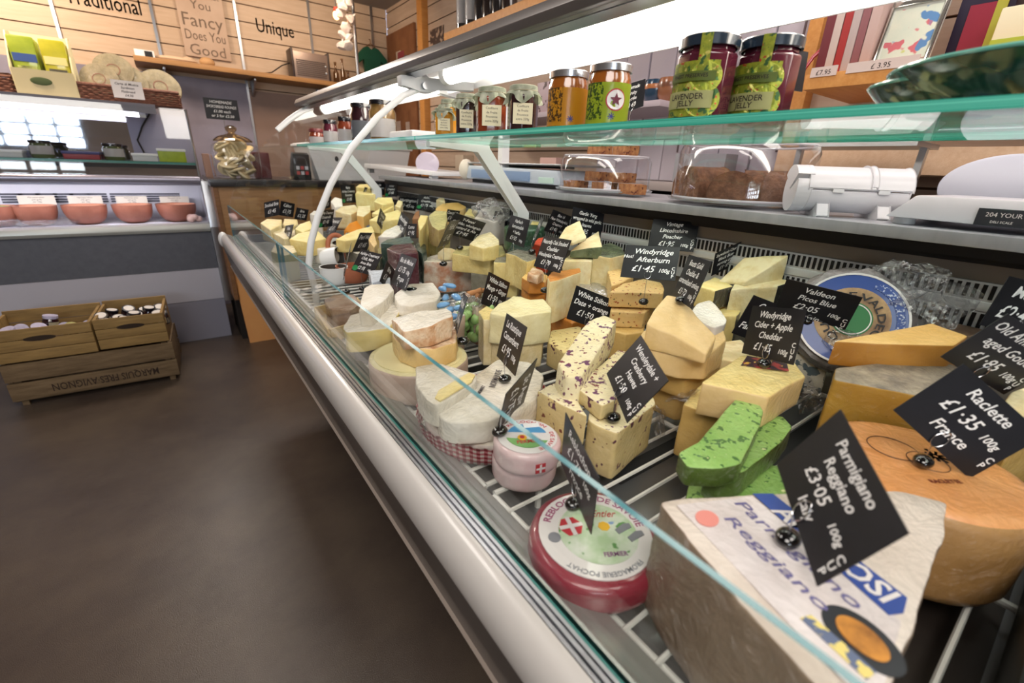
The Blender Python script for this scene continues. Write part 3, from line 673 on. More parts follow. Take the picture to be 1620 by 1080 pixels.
decal(parm, 'date_strip', [PZ(*p) for p in ((1265, 980), (1282, 975), (1385, 1065), (1370, 1078))], mat('strip_blue', '#5e6a86', .5, spots=(('#d9c97a', 160, .5),)), pz+bz)
# ---- 2 large red reblochon
RC = (P(942, 835, z=.80).x, P(942, 835, z=.80).y); RR = .064
red_s = mat('red_wrapper', '#8e2437', .35, col2='#7a1c2e', scale=12, bump=1.2, bscale=22, coat=.6)
rb = tag(wheel('round_cheese', (RC[0], RC[1], DK), RR, .034, [red_s, red_s], amp=.002, ed=.008), 'round flat cheese in dark red wrapper with a white picture label', 'cheese')
RT = DK+.034
disc(rb, 'round_label', (RC[0], RC[1], RT+.0003), .0545, whitep, .0012)
disc(rb, 'label_picture', (RC[0]+.002, RC[1]-.002, RT+.0016), .038, mat('meadow_print', '#a9c49a', .5, col2='#d9dfd4', scale=34, spots=(('#5c9350', 60, .62), ('#7d9cc4', 48, .68))), .0004)
flat_text(rb, 'REBLOCHON DE SAVOIE', (RC[0], RC[1], RT+.0018), -38, .0075, mat('print_plum', '#9a4a72', .5), w=.118, arc=.0435, off=.012)
flat_text(rb, 'Entier', (RC[0]+.024, RC[1]+.012, RT+.0024), -35, .009, redp, shear=.5, w=.026)
flat_text(rb, 'FERMIER', (RC[0]-.004, RC[1]-.03, RT+.0024), -30, .005, purp, w=.022, off=.01)
flat_text(rb, 'FROMAGERIE POCHAT', (RC[0], RC[1], RT+.0018), 148, .005, greyp, w=.07, arc=.0465, off=.012)
def cross_flag(par, cx, cy, z, s, ang, rnd=True):
    disc(par, 'flag_roundel', (cx, cy, z), s, redp, .0005, 6 if rnd else 4, ang=ang)
    a = math.radians(ang)
    for k in (0, 1):
        t = a+k*math.pi/2; ux = Vector((math.cos(t), math.sin(t))); uy = Vector((-ux.y, ux.x)); w_, l_ = s*.17, s*.95
        decal(par, 'flag_cross', [(cx+ux.x*i*l_+uy.x*j*w_, cy+ux.y*i*l_+uy.y*j*w_) for i, j in ((-1, -1), (1, -1), (1, 1), (-1, 1))], whitep, z+.0005+k*.0001)
q = P(903, 835, z=RT); cross_flag(rb, q.x, q.y, RT+.002, .0125, -20)
q = P(877, 852, z=RT); disc(rb, 'round_mark', (q.x, q.y, RT+.0018), .006, greyp)
q = P(955, 835, z=RT); disc(rb, 'flower', (q.x, q.y, RT+.0021), .006, yelp, n=7)
for i, (u, v) in enumerate(((985, 838), (1005, 850))):
    q = P(u, v, z=RT); decal(rb, 'printed_cow', [(q.x-.009, q.y-.003), (q.x+.008, q.y-.004), (q.x+.010, q.y+.001), (q.x+.004, q.y+.004), (q.x-.008, q.y+.003)], greyp, RT+.0021)
bm = bmesh.new(); an = math.atan2(-.55, .8); bmc = Vector((RR*math.cos(an), RR*math.sin(an), .017)); lathe(bm, [(0, 0), (.0095, 0), (.0095, .001), (0, .001)], 20, mi=0)
bmesh.ops.transform(bm, matrix=Matrix.Translation(bmc) @ Vector((math.cos(an), math.sin(an), 0)).to_track_quat('Z', 'Y').to_matrix().to_4x4(), verts=bm.verts); fin('round_seal', bm, yelp, rb)
# ---- 3 two small reblochons stacked
c1 = P(826, 745, z=.775); c2 = P(834, 690, z=.82)
smw = mat('white_pink_wrapper', '#d8c4c4', .4, col2='#cfa9ad', scale=22, bump=1, bscale=30, coat=.5, spots=(('#b8545e', 30, .66),))
tag(wheel('round_cheese', (c1.x+.012, c1.y+.012, DK), .041, .030, [smw, smw], amp=.0018), 'small round pink and white wrapped cheese, lower of two stacked', 'cheese', 'two small stacked round cheeses')
tp = tag(wheel('round_cheese', (c2.x, c2.y, DK+.0305), .041, .030, [smw, smw], amp=.001), 'small round pink and white wrapped cheese with printed top, upper of two stacked', 'cheese', 'two small stacked round cheeses')
TZ = DK+.0608; disc(tp, 'top_label', (c2.x, c2.y, TZ), .036, whitep, .0006)
flat_text(tp, 'REBLOCHON', (c2.x, c2.y, TZ+.0008), -35, .005, redp, w=.05, arc=.028, off=.012)
flat_text(tp, 'DE SAVOIE', (c2.x, c2.y, TZ+.0008), -150, .005, redp, w=.04, arc=.028, off=.012)
def seg(par, c, r, a0, a1, m, z, name, inner=0):
    pts = [(c[0]+r*math.cos(math.radians(a0+(a1-a0)*k/14)), c[1]+r*math.sin(math.radians(a0+(a1-a0)*k/14))) for k in range(15)]
    if inner: pts += [(c[0]+inner*math.cos(math.radians(a1+(a0-a1)*k/14)), c[1]+inner*math.sin(math.radians(a1+(a0-a1)*k/14))) for k in range(15)]
    return decal(par, name, pts, m, z)
seg(tp, c2, .024, -20, 130, skyp, TZ+.0009, 'blue_panel'); seg(tp, c2, .026, 160, 300, greenp, TZ+.0009, 'green_panel')
q = P(838, 672, z=TZ); decal(tp, 'barcode', [(q.x-.012, q.y-.004), (q.x+.006, q.y-.012), (q.x+.010, q.y-.004), (q.x-.008, q.y+.004)], mat('barcode', '#e6e6e8', .4, stretch=(1, 1, 1)), TZ+.0017)
q = P(826, 694, z=TZ); disc(tp, 'gold_seal', (q.x, q.y, TZ+.0018), .0055, yelp); disc(tp, 'gold_seal_centre', (q.x, q.y, TZ+.0026), .0028, redp)
flat_text(tp, 'FERMIER', (c2.x-.006, c2.y-.012, TZ+.0018), -25, .006, redp, w=.03, off=.015)
an = math.atan2(-.55, -.15)
for k in (-1, 1):
    bm = bmesh.new(); w_ = .007 if k < 0 else .0022
    for s_ in ((0, 1), (1, 0)):
        pass
bm = bmesh.new(); n_ = Vector((math.cos(an), math.sin(an), 0)); t_ = Vector((-n_.y, n_.x, 0))
M_ = Matrix((t_, n_, Vector((0, 0, 1)))).transposed().to_4x4(); M_ = Matrix.Translation(n_*.0408+Vector((0, 0, .013))) @ M_
bx(bm, -.006, .006, 0, .0012, -.006, .006, 0, M_); bx(bm, -.0012, .0012, .001, .0016, -.0055, .0055, 1, M_); bx(bm, -.0055, .0055, .001, .0016, -.0012, .0012, 1, M_); fin('side_flag', bm, [redp, whitep], tp, smooth=False)
# ---- 4 camembert in gingham with cut pieces on it
def gingham():
    m = bpy.data.materials.new('red_gingham'); m.use_nodes = True; nt = m.node_tree; L = nt.links; b = nt.nodes['Principled BSDF']; b.inputs['Roughness'].default_value = .6
    uv = nd(nt, 'ShaderNodeUVMap'); sx = nd(nt, 'ShaderNodeSeparateXYZ'); L.new(uv.outputs[0], sx.inputs[0]); outs = []
    for i in (0, 1):
        f = nd(nt, 'ShaderNodeMath', operation='FRACT'); L.new(sx.outputs[i], f.inputs[0]); g = nd(nt, 'ShaderNodeMath', operation='GREATER_THAN'); g.inputs[1].default_value = .5; L.new(f.outputs[0], g.inputs[0]); outs.append(g)
    a = nd(nt, 'ShaderNodeMath', operation='ADD'); L.new(outs[0].outputs[0], a.inputs[0]); L.new(outs[1].outputs[0], a.inputs[1])
    h = nd(nt, 'ShaderNodeMath', operation='MULTIPLY'); h.inputs[1].default_value = .5; L.new(a.outputs[0], h.inputs[0])
    r = nd(nt, 'ShaderNodeValToRGB'); r.color_ramp.elements[0].color = srgb('#e6dcd6'); r.color_ramp.elements[1].color = srgb('#9c1f2e'); e = r.color_ramp.elements.new(.5); e.color = srgb('#cf8088')
    L.new(h.outputs[0], r.inputs[0]); L.new(r.outputs[0], b.inputs['Base Color']); return m
GX, GY, GR = .323, .474, .100
cm = tag(wheel('round_cheese', (GX, GY, DK), GR-.004, .030, [brie_w, paper_w], amp=.0015), 'white soft cheese wheel standing in a red gingham paper case', 'cheese')
bm = bmesh.new(); uvl = bm.loops.layers.uv.new('uv'); n = 96; rings = []
for k in range(5):
    t = k/4; rings.append([bm.verts.new(((GR+.001+.006*t+.0018*math.sin(i*2.1)*t)*math.cos(2*math.pi*i/n), (GR+.001+.006*t+.0018*math.sin(i*2.1)*t)*math.sin(2*math.pi*i/n), .004+.030*t+.002*t*math.sin(i*.37))) for i in range(n)])
for k in range(4):
    for i in range(n):
        f = bm.faces.new((rings[k][i], rings[k][(i+1) % n], rings[k+1][(i+1) % n], rings[k+1][i]))
        for lp, (a, b_) in zip(f.loops, ((i, k), (i+1, k), (i+1, k+1), (i, k+1))): lp[uvl].uv = (a*.72, b_*1.05)
bmesh.ops.solidify(bm, geom=list(bm.faces), thickness=.0006)
fin('gingham_case', bm, gingham(), cm, sharp=180)
hz = DK+.031+.036
o = ch('camembert_half', 'half wheel of white cheese with black printed film on the gingham wheel', [(692, 646), (724, 612), (790, 566), (838, 572), (860, 594), (853, 628), (812, 652), (770, 665), (722, 668), (697, 660)], hz, DK+.0325, [brie_w, brie_w], side={0: brie_y and 1}, r=.012, amp=.0025)
for s_, (u, v), an, h in (('NORMANDIE', (784, 600), 45, .009), ('MADE IN FRANCE', (812, 622), 30, .0055), ('CAMEMBERT', (760, 620), 40, .005)):
    q = P(u, v, z=hz); flat_text(o, s_, (q.x, q.y, hz+.0025), an, h, mat('print_soft_black', '#4b4448', .5), w=h*6.5, off=.01)
o = ch('camembert_piece', 'cut quarter of white soft cheese with yellow paste on the gingham wheel', [(656, 578), (692, 572), (752, 588), (756, 600), (692, 640), (674, 632), (660, 614)], [.842]*7, None, [brie_w, brie_w], th=.036, r=.010, amp=.003)
q = [P(*p, z=.8435) for p in ((688, 630), (694, 618), (742, 590), (752, 594), (746, 604), (696, 635))]; bm = bmesh.new(); prism(bm, [(a.x-o.location.x, a.y-o.location.y) for a in q], 'z', .842-o.location.z, .8450-o.location.z); fin('yellow_cut_face', bm, brie_y, o, bevel=.001)
# ---- 5 brie wheel and washed rind pieces
BX, BY = .295, .655
bw = tag(wheel('round_cheese', (BX, BY, DK), .084, .055, [mat('brie_top', '#e9e0b4', .5, col2='#dfd29a', scale=16, film=.4), paper_p], amp=.002), 'large cream topped cheese wheel wrapped in paper behind the gingham one', 'cheese')
disc(bw, 'cut_top', (BX, BY, DK+.0553), .074, mat('cream_cut', '#ece3b4', .5, col2='#e2d59c', scale=14, bump=.2), .001)
ch('cheese_piece', 'orange washed rind piece, upper of two on the cream topped wheel', [(619, 503), (649, 497), (705, 485), (714, 489), (716, 502), (680, 518), (638, 524)], [.885, .885, .895, .895, .89, .885, .885], .853, [brie_w, washed], r=.006, amp=.003)
ch('cheese_piece', 'yellow washed rind piece with film, lower of two on the cream topped wheel', [(620, 526), (640, 520), (672, 527), (718, 514), (724, 524), (722, 540), (690, 553), (655, 552), (630, 542)], .851, .817, [washed, washed_p], r=.008, amp=.003)
# ---- brie pieces further on
ch(W_, 'white brie wedge leaning on top of the front left pile', [(575, 456), (585, 450), (617, 448), (623, 458), (606, 476), (584, 491), (568, 492)], .872, .838, [white_r, brie_w], r=.006, amp=.002)
ch(W_, 'long flat yellow brie wedge under the leaning white one', [(535, 521), (553, 497), (572, 492), (625, 470), (633, 492), (616, 517), (575, 526), (545, 528)], .837, .80, [brie_w, brie_y], r=.008, amp=.003)
ch(W_, 'speckled white brie piece with a black bead on top, beside blue bag knot', [(622, 466), (648, 448), (685, 447), (697, 463), (690, 476), (650, 484), (630, 480)], .868, .845, [white_r, brie_w], r=.008, amp=.003)
ch(W_, 'soft white cheese under the speckled brie piece', [(640, 492), (655, 484), (696, 477), (705, 486), (690, 500), (655, 505)], .842, DK, [brie_w, washed_p], r=.008, amp=.003)
bxm = mat('box_card', '#cfd0cf', .5, col2='#b9bab8', scale=8)
ch('cheese_box', 'flat white cardboard cheese box beside the cream topped wheel', [(545, 531), (558, 524), (612, 522), (585, 543), (560, 547)], .80, DK, [bxm, mat('box_side', '#9b9c9e', .5, stretch=(1, 1, 60), col2='#85868a', scale=4)], r=.002, amp=.0003, cat='box')
# wooden tray with wrapped cake
tz = .79; tr = thing('wooden_tray', 'small pale wooden tray holding a film wrapped brown cheese', 'tray', (0, 0, 0))
q = [P(*p, z=tz) for p in ((500, 486), (562, 470), (588, 500), (521, 520))]
for i in range(4):
    a, b_ = q[i], q[(i+1) % 4]; d = (b_-a); n_ = Vector((-d.y, d.x, 0)).normalized()*.005; bm = bmesh.new(); prism(bm, [(a.x, a.y), (b_.x, b_.y), (b_.x+n_.x, b_.y+n_.y), (a.x+n_.x, a.y+n_.y)], 'z', DK, tz); fin('tray_side', bm, wood('tray_wood', '#d8c08f', '#c8ab74', 9), tr, bevel=.0006)
bm = bmesh.new(); prism(bm, [(a.x, a.y) for a in q], 'z', DK, DK+.003); fin('tray_base', bm, MC['tray_wood'], tr)
brn = mat('brown_wrapped', '#7c5340', .5, col2='#c9b5a4', scale=18, film=.9, bump=.6)
o = ch('wrapped_cheese', 'brown mottled cheese wrapped in film in the wooden tray', [(512, 473), (530, 466), (560, 466), (572, 480), (552, 491), (524, 489)], .815, DK+.004, [brn, brn], r=.008, amp=.004)
# ---- bowls and pots
def bowl(name, label, c, r, h, m, group=None, cat='bowl', thick=.003, foot=.6, rot=None, inner=None):
    bm = bmesh.new(); fo = foot; g_ = [(fo+(1-fo)*math.sin(t*math.pi/2)**.8, 1-math.cos(t*math.pi/2)) for t in (.25, .5, .75, .9)]
    lathe(bm, [(0, 0), (r*foot, 0)]+[(r*a, h*(.06+.94*q)) for a, q in g_]+[(r, h*.96), (r*1.015, h), (r-thick, h)]+[(r*a-thick, h*(.1+.9*q), 1) for a, q in g_[::-1]]+[(r*foot*.8, thick*1.6, 1), (0, thick*1.5, 1)], 36)
    o = fin(name, bm, [m, inner or m]); o.location = c
    if rot: o.rotation_euler = rot
    return tag(o, label, cat, group)
terra = mat('terracotta', '#b06a4c', .55, col2='#9d5a3e', scale=14, bump=.2)
c = P(519, 452, z=DK+.0); bowl('white_bowl', 'white bowl with a black rimmed inside by the front glass', (c.x+.03, c.y+.03, DK), .042, .052, white, foot=.8, inner=mat('bowl_inner', '#4e4a46', .3))
c = P(527, 425, z=DK+.03); bowl('white_ramekin', 'white ribbed ramekin tipped on its side showing a dark inside', (c.x-.01, c.y+.06, DK+.048), .036, .055, white, foot=.85, rot=(1.35, 0, .9), inner=MC['bowl_inner'])
bm = bmesh.new(); N = 24; c = P(528, 402, z=.84); tube(bm, [(c.x+.04+.03*math.cos(a), c.y+.1+.012*math.sin(a), .842+.042*math.sin(a)) for a in [2*math.pi*k/N for k in range(N)]], .008, 10, closed=True); tag(fin('terracotta_ring', bm, terra), 'upright terracotta pot rim behind the tipped ramekin', 'pot')
c = P(557, 428, z=.80); bowl('terracotta_dish', 'round terracotta dish under the Chilli Mint card', (c.x+.01, c.y+.03, DK), .05, .05, terra, foot=.8)
o = ch('cheese_packet', 'blue and white printed cheese packet beside the dark red wax block', [(583, 428), (612, 426), (618, 440), (588, 446)], .86, .80, [mat('packet_print', '#d3dbe6', .4, col2='#5878b0', scale=20, contrast=(.5, .56), film=.5)], r=.004, amp=.002, cat='packet')
# ---- white stilton with mango, block and base
ch(B_, 'pale crumbly white cheese block beside green grapes, under the mango card', [(773, 494), (786, 482), (811, 468), (836, 472), (860, 473), (872, 486), (872, 494), (820, 500)], .872, .812, [mango, mango], r=.007, amp=.003)
ch(B_, 'pale cheese block underneath the crumbly white mango one', [(772, 535), (790, 515), (850, 505), (862, 520), (858, 540), (815, 550)], .809, DK, [mango, pale_f], r=.006, amp=.002)
ch(W_, 'small yellow-edged cheese tucked beside the green grapes', [(757, 492), (770, 484), (782, 489), (778, 505), (765, 505)], .855, DK, [butter_f, pale_f], r=.003)
# ---- cranberry group
ch(W_, 'tall cranberry cheese slab leaning back between the date and cranberry cards', [(881, 577), (905, 540), (931, 505), (955, 500), (976, 507), (920, 597), (896, 594)], [.872, .885, .895, .895, .895, .872, .872], None, [cran, cran], th=.045, r=.005, amp=.002)
ch(W_, 'thin cranberry cheese slice under the cranberry card', [(909, 611), (978, 553), (992, 556), (984, 610), (976, 630), (951, 642)], .853, .832, [cran, cran_s], r=.004, amp=.0015)
ch(W_, 'small pointed cranberry wedge left of the big cranberry block', [(850, 618), (870, 608), (892, 602), (910, 625), (928, 658), (888, 640)], .838, DK, [cran, cran_s], r=.004, amp=.0015)
ch(B_, 'big cranberry cheese block standing on the bare rack', [(930, 664), (940, 615), (1000, 600), (1035, 628), (1037, 638), (977, 686), (945, 674)], .829, DK, [cran, cran_s], r=.007, amp=.0015)
ch(W_, 'flat date cheese wedge behind the tall cranberry slab', [(866, 541), (873, 522), (915, 516), (930, 524), (905, 552), (893, 558)], .805, DK, [dateo, cran_s], r=.005, amp=.0015)
# ---- smoked blocks
ch(B_, 'smoked cheese block with orange rind, lowest behind the date card', [(872, 492), (880, 484), (905, 474), (925, 480), (930, 500), (905, 512)], .822, DK, [smoke_r, smoke_r], r=.004)
ch(B_, 'tall smoked cheese block standing on edge with a golden rind', [(866, 438), (872, 430), (895, 427), (917, 424), (919, 430), (882, 443), (870, 445)], .915, .826, [smoke_r, pale], side={6: 1, 0: 1, 5: 1}, r=.003, amp=.001)
ch(B_, 'square smoked cheese block, lower of two left of the tall one', [(825, 453), (832, 447), (862, 447), (866, 455), (862, 466), (835, 462)], .855, .83, [gouda, smoke_r], r=.003)
ch(B_, 'square smoked cheese block, upper of two left of the tall one', [(825, 438), (833, 430), (858, 432), (867, 436), (864, 446), (838, 446)], .885, .857, [gouda, smoke_r], r=.003)
ch(B_, 'white wrapped cheese below the two square smoked blocks', [(826, 470), (838, 462), (862, 468), (866, 478), (845, 480)], .827, DK, [paper_w], r=.005)
ch(B_, 'knobbly beige cheese on the square smoked blocks', [(834, 432), (842, 424), (856, 426), (862, 432), (850, 437)], .905, .887, [washed, washed], r=.006, amp=.003)
ch(B_, 'white film parcel between the smoked block and orange flecked wedges', [(905, 462), (915, 450), (945, 445), (960, 455), (962, 472), (930, 478)], .855, DK, [foil, paper_w], r=.006, amp=.004)
ch(B_, 'pale cheddar block behind the tall smoked block', [(890, 412), (902, 402), (930, 400), (940, 406), (937, 413)], .925, .845, [pale, pale], r=.003)
ch(W_, 'thin pale triangular slice topmost by the garlic yarg card', [(881, 377), (895, 360), (917, 349), (928, 370), (927, 375), (905, 390)], [.955, .965, .985, .985, .98, .955], None, [pale, pale], th=.008, r=.002, amp=.0005)
ch(W_, 'green rinded wedge with pale cut top under the thin triangular slice', [(902, 396), (925, 378), (947, 366), (953, 388), (930, 396)], [.945, .955, .965, .96, .945], .928, [pale, leaf], side={1: 1}, r=.003)
ch(W_, 'half wheel with dark nettle rind standing behind the afterburn card', [(938, 402), (945, 388), (965, 384), (985, 391), (990, 402), (966, 408)], .935, .85, [leaf, leaf], side={4: 2, 5: 2}, r=.004)
bpy.context.view_layer.update()
CHEESES[-1].data.materials.append(pale)
ch(B_, 'green rinded cheese under the pale cheddar', [(930, 425), (945, 412), (980, 414), (982, 430), (955, 440)], .868, DK, [leaf, pale], r=.004)
# ---- flecked orange wedges
ch(W_, 'orange flecked wedge standing at back of the flecked pile', [(961, 429), (967, 424), (983, 425), (1003, 436), (985, 446), (968, 452)], .895, .855, [chilli, chilli], r=.003)
ch(W_, 'orange flecked wedge carrying the afterburn card, upper of two', [(964, 462), (985, 448), (1018, 441), (1046, 446), (1051, 456), (1049, 464), (1005, 463)], .893, .862, [chilli, chilli], r=.004)
ch(W_, 'orange flecked wedge below the afterburn one', [(966, 492), (968, 478), (1000, 475), (1032, 477), (1035, 482), (1020, 495)], .858, .825, [chilli, chilli], r=.004)
ch(B_, 'golden wrapped cheese underneath the orange flecked wedges', [(960, 520), (965, 500), (1000, 496), (1022, 505), (1018, 525), (990, 530)], .822, DK, [gold, gold], r=.005)
# ---- poacher stack
ch(W_, 'large smooth golden cheddar wedge tilted on top of its stack', [(1022, 515), (1036, 481), (1055, 468), (1076, 470), (1134, 524), (1130, 545), (1118, 557), (1065, 535)], [.915, .94, .945, .945, .918, .90, .898, .905], .880, [gouda_p, gouda_p], r=.005, amp=.0015)
ch(W_, 'golden cheddar slab second in the tall stack', [(1003, 545), (1018, 522), (1060, 512), (1142, 512), (1150, 535), (1120, 565), (1080, 566), (1040, 556)], .878, .845, [gouda_p, gouda_p], r=.006, amp=.0015)
ch(W_, 'thick gold cheddar slab third in the tall stack', [(1025, 570), (1040, 545), (1120, 535), (1145, 560), (1120, 590), (1085, 598)], .843, .808, [gold, gold], r=.006)
ch(B_, 'gold cheddar base at the bottom of the tall stack', [(1030, 600), (1045, 572), (1120, 560), (1145, 590), (1105, 620), (1075, 625)], .805, DK, [gold, gold], r=.006)
ch(B_, 'round cheese swathed in white film behind the tall stack', [(1092, 497), (1100, 480), (1122, 474), (1140, 488), (1150, 510), (1130, 520)], .905, .815, [brie_w, paper_w], r=.012, amp=.003)
ch(B_, 'yellow cheddar with black wax side behind the tall stack', [(1103, 452), (1113, 446), (1130, 438), (1150, 445), (1160, 452), (1131, 460)], .925, .885, [butter, butter_f], side={4: 2, 3: 2}, r=.002); CHEESES[-1].data.materials.append(wax_b)
ch(B_, 'yellow cheddar with black wax edge low beside the farmers card', [(1105, 497), (1115, 478), (1165, 478), (1172, 492), (1166, 500)], .880, DK, [butter, butter_f], side={2: 2, 3: 2}, r=.002); CHEESES[-1].data.materials.append(wax_b)
ch(B_, 'pale cheddar block behind the cider and apple pile', [(1128, 566), (1142, 540), (1172, 536), (1190, 552), (1180, 575)], .852, DK, [pale, pale], r=.004)
# ---- black rinded pair
ch(W_, 'long pale wedge with black wax tip, upper of the black rinded pair', [(1137, 440), (1175, 417), (1213, 392), (1244, 401), (1247, 408), (1178, 450)], [.928, .95, .975, .972, .968, .93], .926, [pale, pale], side={2: 2, 3: 2}, r=.002, amp=.0008); CHEESES[-1].data.materials.append(wax_b)
ch(W_, 'pale block with black wax end, lower of the black rinded pair', [(1157, 455), (1165, 445), (1238, 436), (1256, 441), (1253, 447), (1229, 458)], .924, .86, [pale, pale], side={3: 2, 4: 2}, r=.002, amp=.0008); CHEESES[-1].data.materials.append(wax_b)
ch(B_, 'dark film wrapped cheese under the black rinded pair', [(1160, 490), (1172, 472), (1245, 470), (1262, 490), (1235, 502)], .857, DK, [greyrind, greyrind], r=.006, amp=.003)
# ---- cider and apple pair
c1_ = ch(B_, 'wrapped yellow cheddar block under the cider and apple card, upper of two', [(1108, 606), (1140, 583), (1174, 561), (1220, 560), (1257, 572), (1275, 594), (1216, 627), (1150, 614)], .885, .842, [butter_f, gouda_p], r=.005, amp=.0015)
zc_ = .8862; decal(c1_, 'flag_label', [P(*p, z=zc_) for p in ((1172, 578), (1182, 563), (1222, 570), (1245, 576), (1248, 587), (1200, 582))], mat('flag_label', '#3a2a30', .4, col2='#b8433f', scale=45, contrast=(.5, .56), spots=(('#e0b04a', 90, .62),), coat=.5), zc_)
c2_ = ch(B_, 'wrapped yellow cheddar block with a union flag label, lower of two', [(1080, 639), (1104, 611), (1122, 600), (1180, 610), (1200, 640), (1150, 656), (1115, 652)], .839, DK, [butter_f, gold], r=.005, amp=.0015)
zc_ = .8402; decal(c2_, 'flag_label', [P(*p, z=zc_) for p in ((1109, 633), (1122, 619), (1150, 628), (1158, 640), (1146, 643))], MC['flag_label'], zc_)
loose_film('loose film flap at the left of the cider and apple blocks', [(1105, 618), (1085, 634), (1052, 634), (1078, 625)], .846, .826, seed=3)
loose_film('loose film flap hanging right of the cider and apple blocks', [(1275, 588), (1283, 600), (1312, 640), (1262, 655)], .882, .81, seed=8)
loose_film('loose film below the big cranberry block', [(1036, 640), (1035, 690), (1050, 690), (1052, 650)], .80, .765, seed=18)
# ---- pesto wedges
ch(W_, 'bright green pesto wedge wrapped in film, topmost of three', [(1071, 717), (1099, 706), (1130, 668), (1158, 636), (1172, 624), (1197, 629), (1207, 648), (1202, 670), (1172, 735), (1136, 741), (1087, 739)], [.862, .865, .868, .873, .873, .873, .871, .868, .862, .862, .862], None, [pesto, pesto_s], th=.022, r=.007, amp=.0015)
ch(W_, 'green pesto wedge second in its pile, poking out to the right', [(1115, 744), (1150, 720), (1213, 660), (1238, 658), (1254, 675), (1235, 700), (1180, 745), (1140, 757)], .842, .812, [pesto, pesto_s], r=.006, amp=.0015)
ch(W_, 'green pesto wedge at the bottom of its pile', [(1085, 795), (1090, 762), (1150, 735), (1235, 735), (1260, 770), (1240, 800), (1150, 810)], .808, DK, [pesto, pesto_s], r=.006, amp=.0015)
# ---- gouda wedge, holey block, raclette
ch(W_, 'long golden aged gouda wedge lying on the holey block', [(1319, 540), (1395, 524), (1475, 511), (1532, 531), (1511, 546), (1420, 545)], .925, .893, [gouda, gouda_s], r=.004, amp=.0008)
hb = ch(B_, 'big golden holey cheese block with a printed paper band on top', [(1318, 600), (1323, 580), (1410, 572), (1500, 574), (1570, 600), (1560, 650), (1446, 625)], .891, DK, [mat('news_band', '#6e665c', .5, col2='#a59a85', scale=22, film=.5, contrast=(.4, .6)), mat('holey_cheese', '#b98f38', .5, col2='#a87f2e', scale=9, bump=.3, film=.4)], r=.005)
q = P(1400, 600, z=.892); flat_text(hb, 'MSU', (q.x, q.y, .8925), 150, .02, mat('print_cream', '#d5cdbb', .5), w=.06, off=.02)
for (u, v), r_ in zip(((1363, 665), (1372, 672), (1401, 655), (1410, 667), (1455, 690)), (.006, .004, .006, .004, .005)):
    a, b_ = P(1318, 600, z=.891), P(1446, 625, z=.891); n_ = Vector((-(b_-a).y, (b_-a).x, 0)).normalized(); rr = P(u, v, z=.5)-CAM; t = (a-CAM).dot(n_)/rr.dot(n_); p_ = CAM+rr*t
    bm = bmesh.new(); ell(bm, p_-hb.location, (r_, r_, r_*.6)); 
    fin('hole', bm, mat('hole_dark', '#8a6722', .6), hb)
rc = P(1478, 752, z=.86); 
ra = tag(wheel('raclette_cheese', (rc.x+.022, rc.y+.012, DK), .088, .098, [mat('orange_rind', '#d79a60', .4, col2='#c98446', scale=10, film=.5), mat('raclette_side', '#a8804e', .5, col2='#8f6a3c', scale=8, film=.4)], amp=.0015, ed=.012), 'round orange rinded cheese wheel with a black stamped mark under the France card', 'cheese')
RZ = DK+.0985
for u, v, r_ in ((1468, 730, .017), (1412, 708, .022)):
    q = P(u, v, z=RZ); bm = bmesh.new(); N = 32; tube(bm, [(q.x+r_*math.cos(2*math.pi*k/N)-ra.location.x, q.y+r_*math.sin(2*math.pi*k/N)-ra.location.y, RZ-DK) for k in range(N)], .0005, 5, closed=True); fin('stamped_ring', bm, mat('ring_brown', '#5d3f2a', .5), ra)
q = P(1480, 722, z=RZ); bm = bmesh.new()
for k in range(18):
    a = k*.7; bx(bm, -.0012, .0012, .002, .009+.002*(k % 3), 0, .0006, 0, Matrix.Translation((q.x-ra.location.x, q.y-ra.location.y, RZ-DK)) @ Matrix.Rotation(a, 4, 'Z'))
fin('stamped_mark', bm, blk, ra)
q = P(1495, 762, z=RZ); flat_text(ra, 'RACLETTE', (q.x, q.y, RZ+.001), -35, .005, mat('print_brown', '#6b2f22', .5), w=.03, off=.02)
ch(W_, 'cut pale cheese in front of the round orange rinded wheel', [(1420, 800), (1440, 770), (1500, 785), (1492, 840), (1440, 870)], .858, DK+.11-.01, [pale, pale], r=.008) if False else None
ch(W_, 'pale cheese wedge at the right edge beyond the round orange wheel', [(1585, 640), (1600, 618), (1660, 600), (1680, 660), (1610, 690)], .885, DK, [pale, gold], r=.006)
# ---- blue cheese, valdeon wheel
ch(B_, 'grey veined blue cheese block partly under foil', [(1262, 548), (1258, 533), (1285, 528), (1322, 542), (1318, 558)], .868, .79, [foil, blue], r=.004, amp=.002)
ch(B_, 'dark wrapped cheese under the veined blue block', [(1262, 592), (1270, 578), (1318, 582), (1316, 600)], .788, DK, [greyrind], r=.004) 
ch('rind_piece', 'rough brown crust of a cheese lying behind the aged gouda wedge', [(1470, 508), (1490, 502), (1540, 512), (1562, 526), (1540, 534)], .928, .88, [rind_br], r=.01, amp=.003)
vn = Vector((-.80, -.38, .42)).normalized(); vc = P(1346, 505, x=.80); vr = .074
Mv = Matrix.Translation(vc) @ vn.to_track_quat('Z', 'Y').to_matrix().to_4x4()
bm = bmesh.new(); lathe(bm, [(0, -.06), (vr*.9, -.058), (vr+.006, -.045), (vr+.010, -.02), (vr+.004, -.004), (vr-.004, 0), (vr*.5, 0), (0, 0)], 56)
for v in bm.verts:
    q = v.co*42; 
    if v.co.length > vr*.8: v.co += noise.noise_vector(q)*.006+noise.noise_vector(q*2.6)*.003
va = fin('blue_label_cheese', bm, [mat('wrapped_dark', '#55504d', .4, col2='#8f8b8a', scale=14, film=1, bump=1)]); va.matrix_world = Mv; tag(va, 'film wrapped cheese wheel propped up showing its round blue label', 'cheese'); CHEESES.append(va)
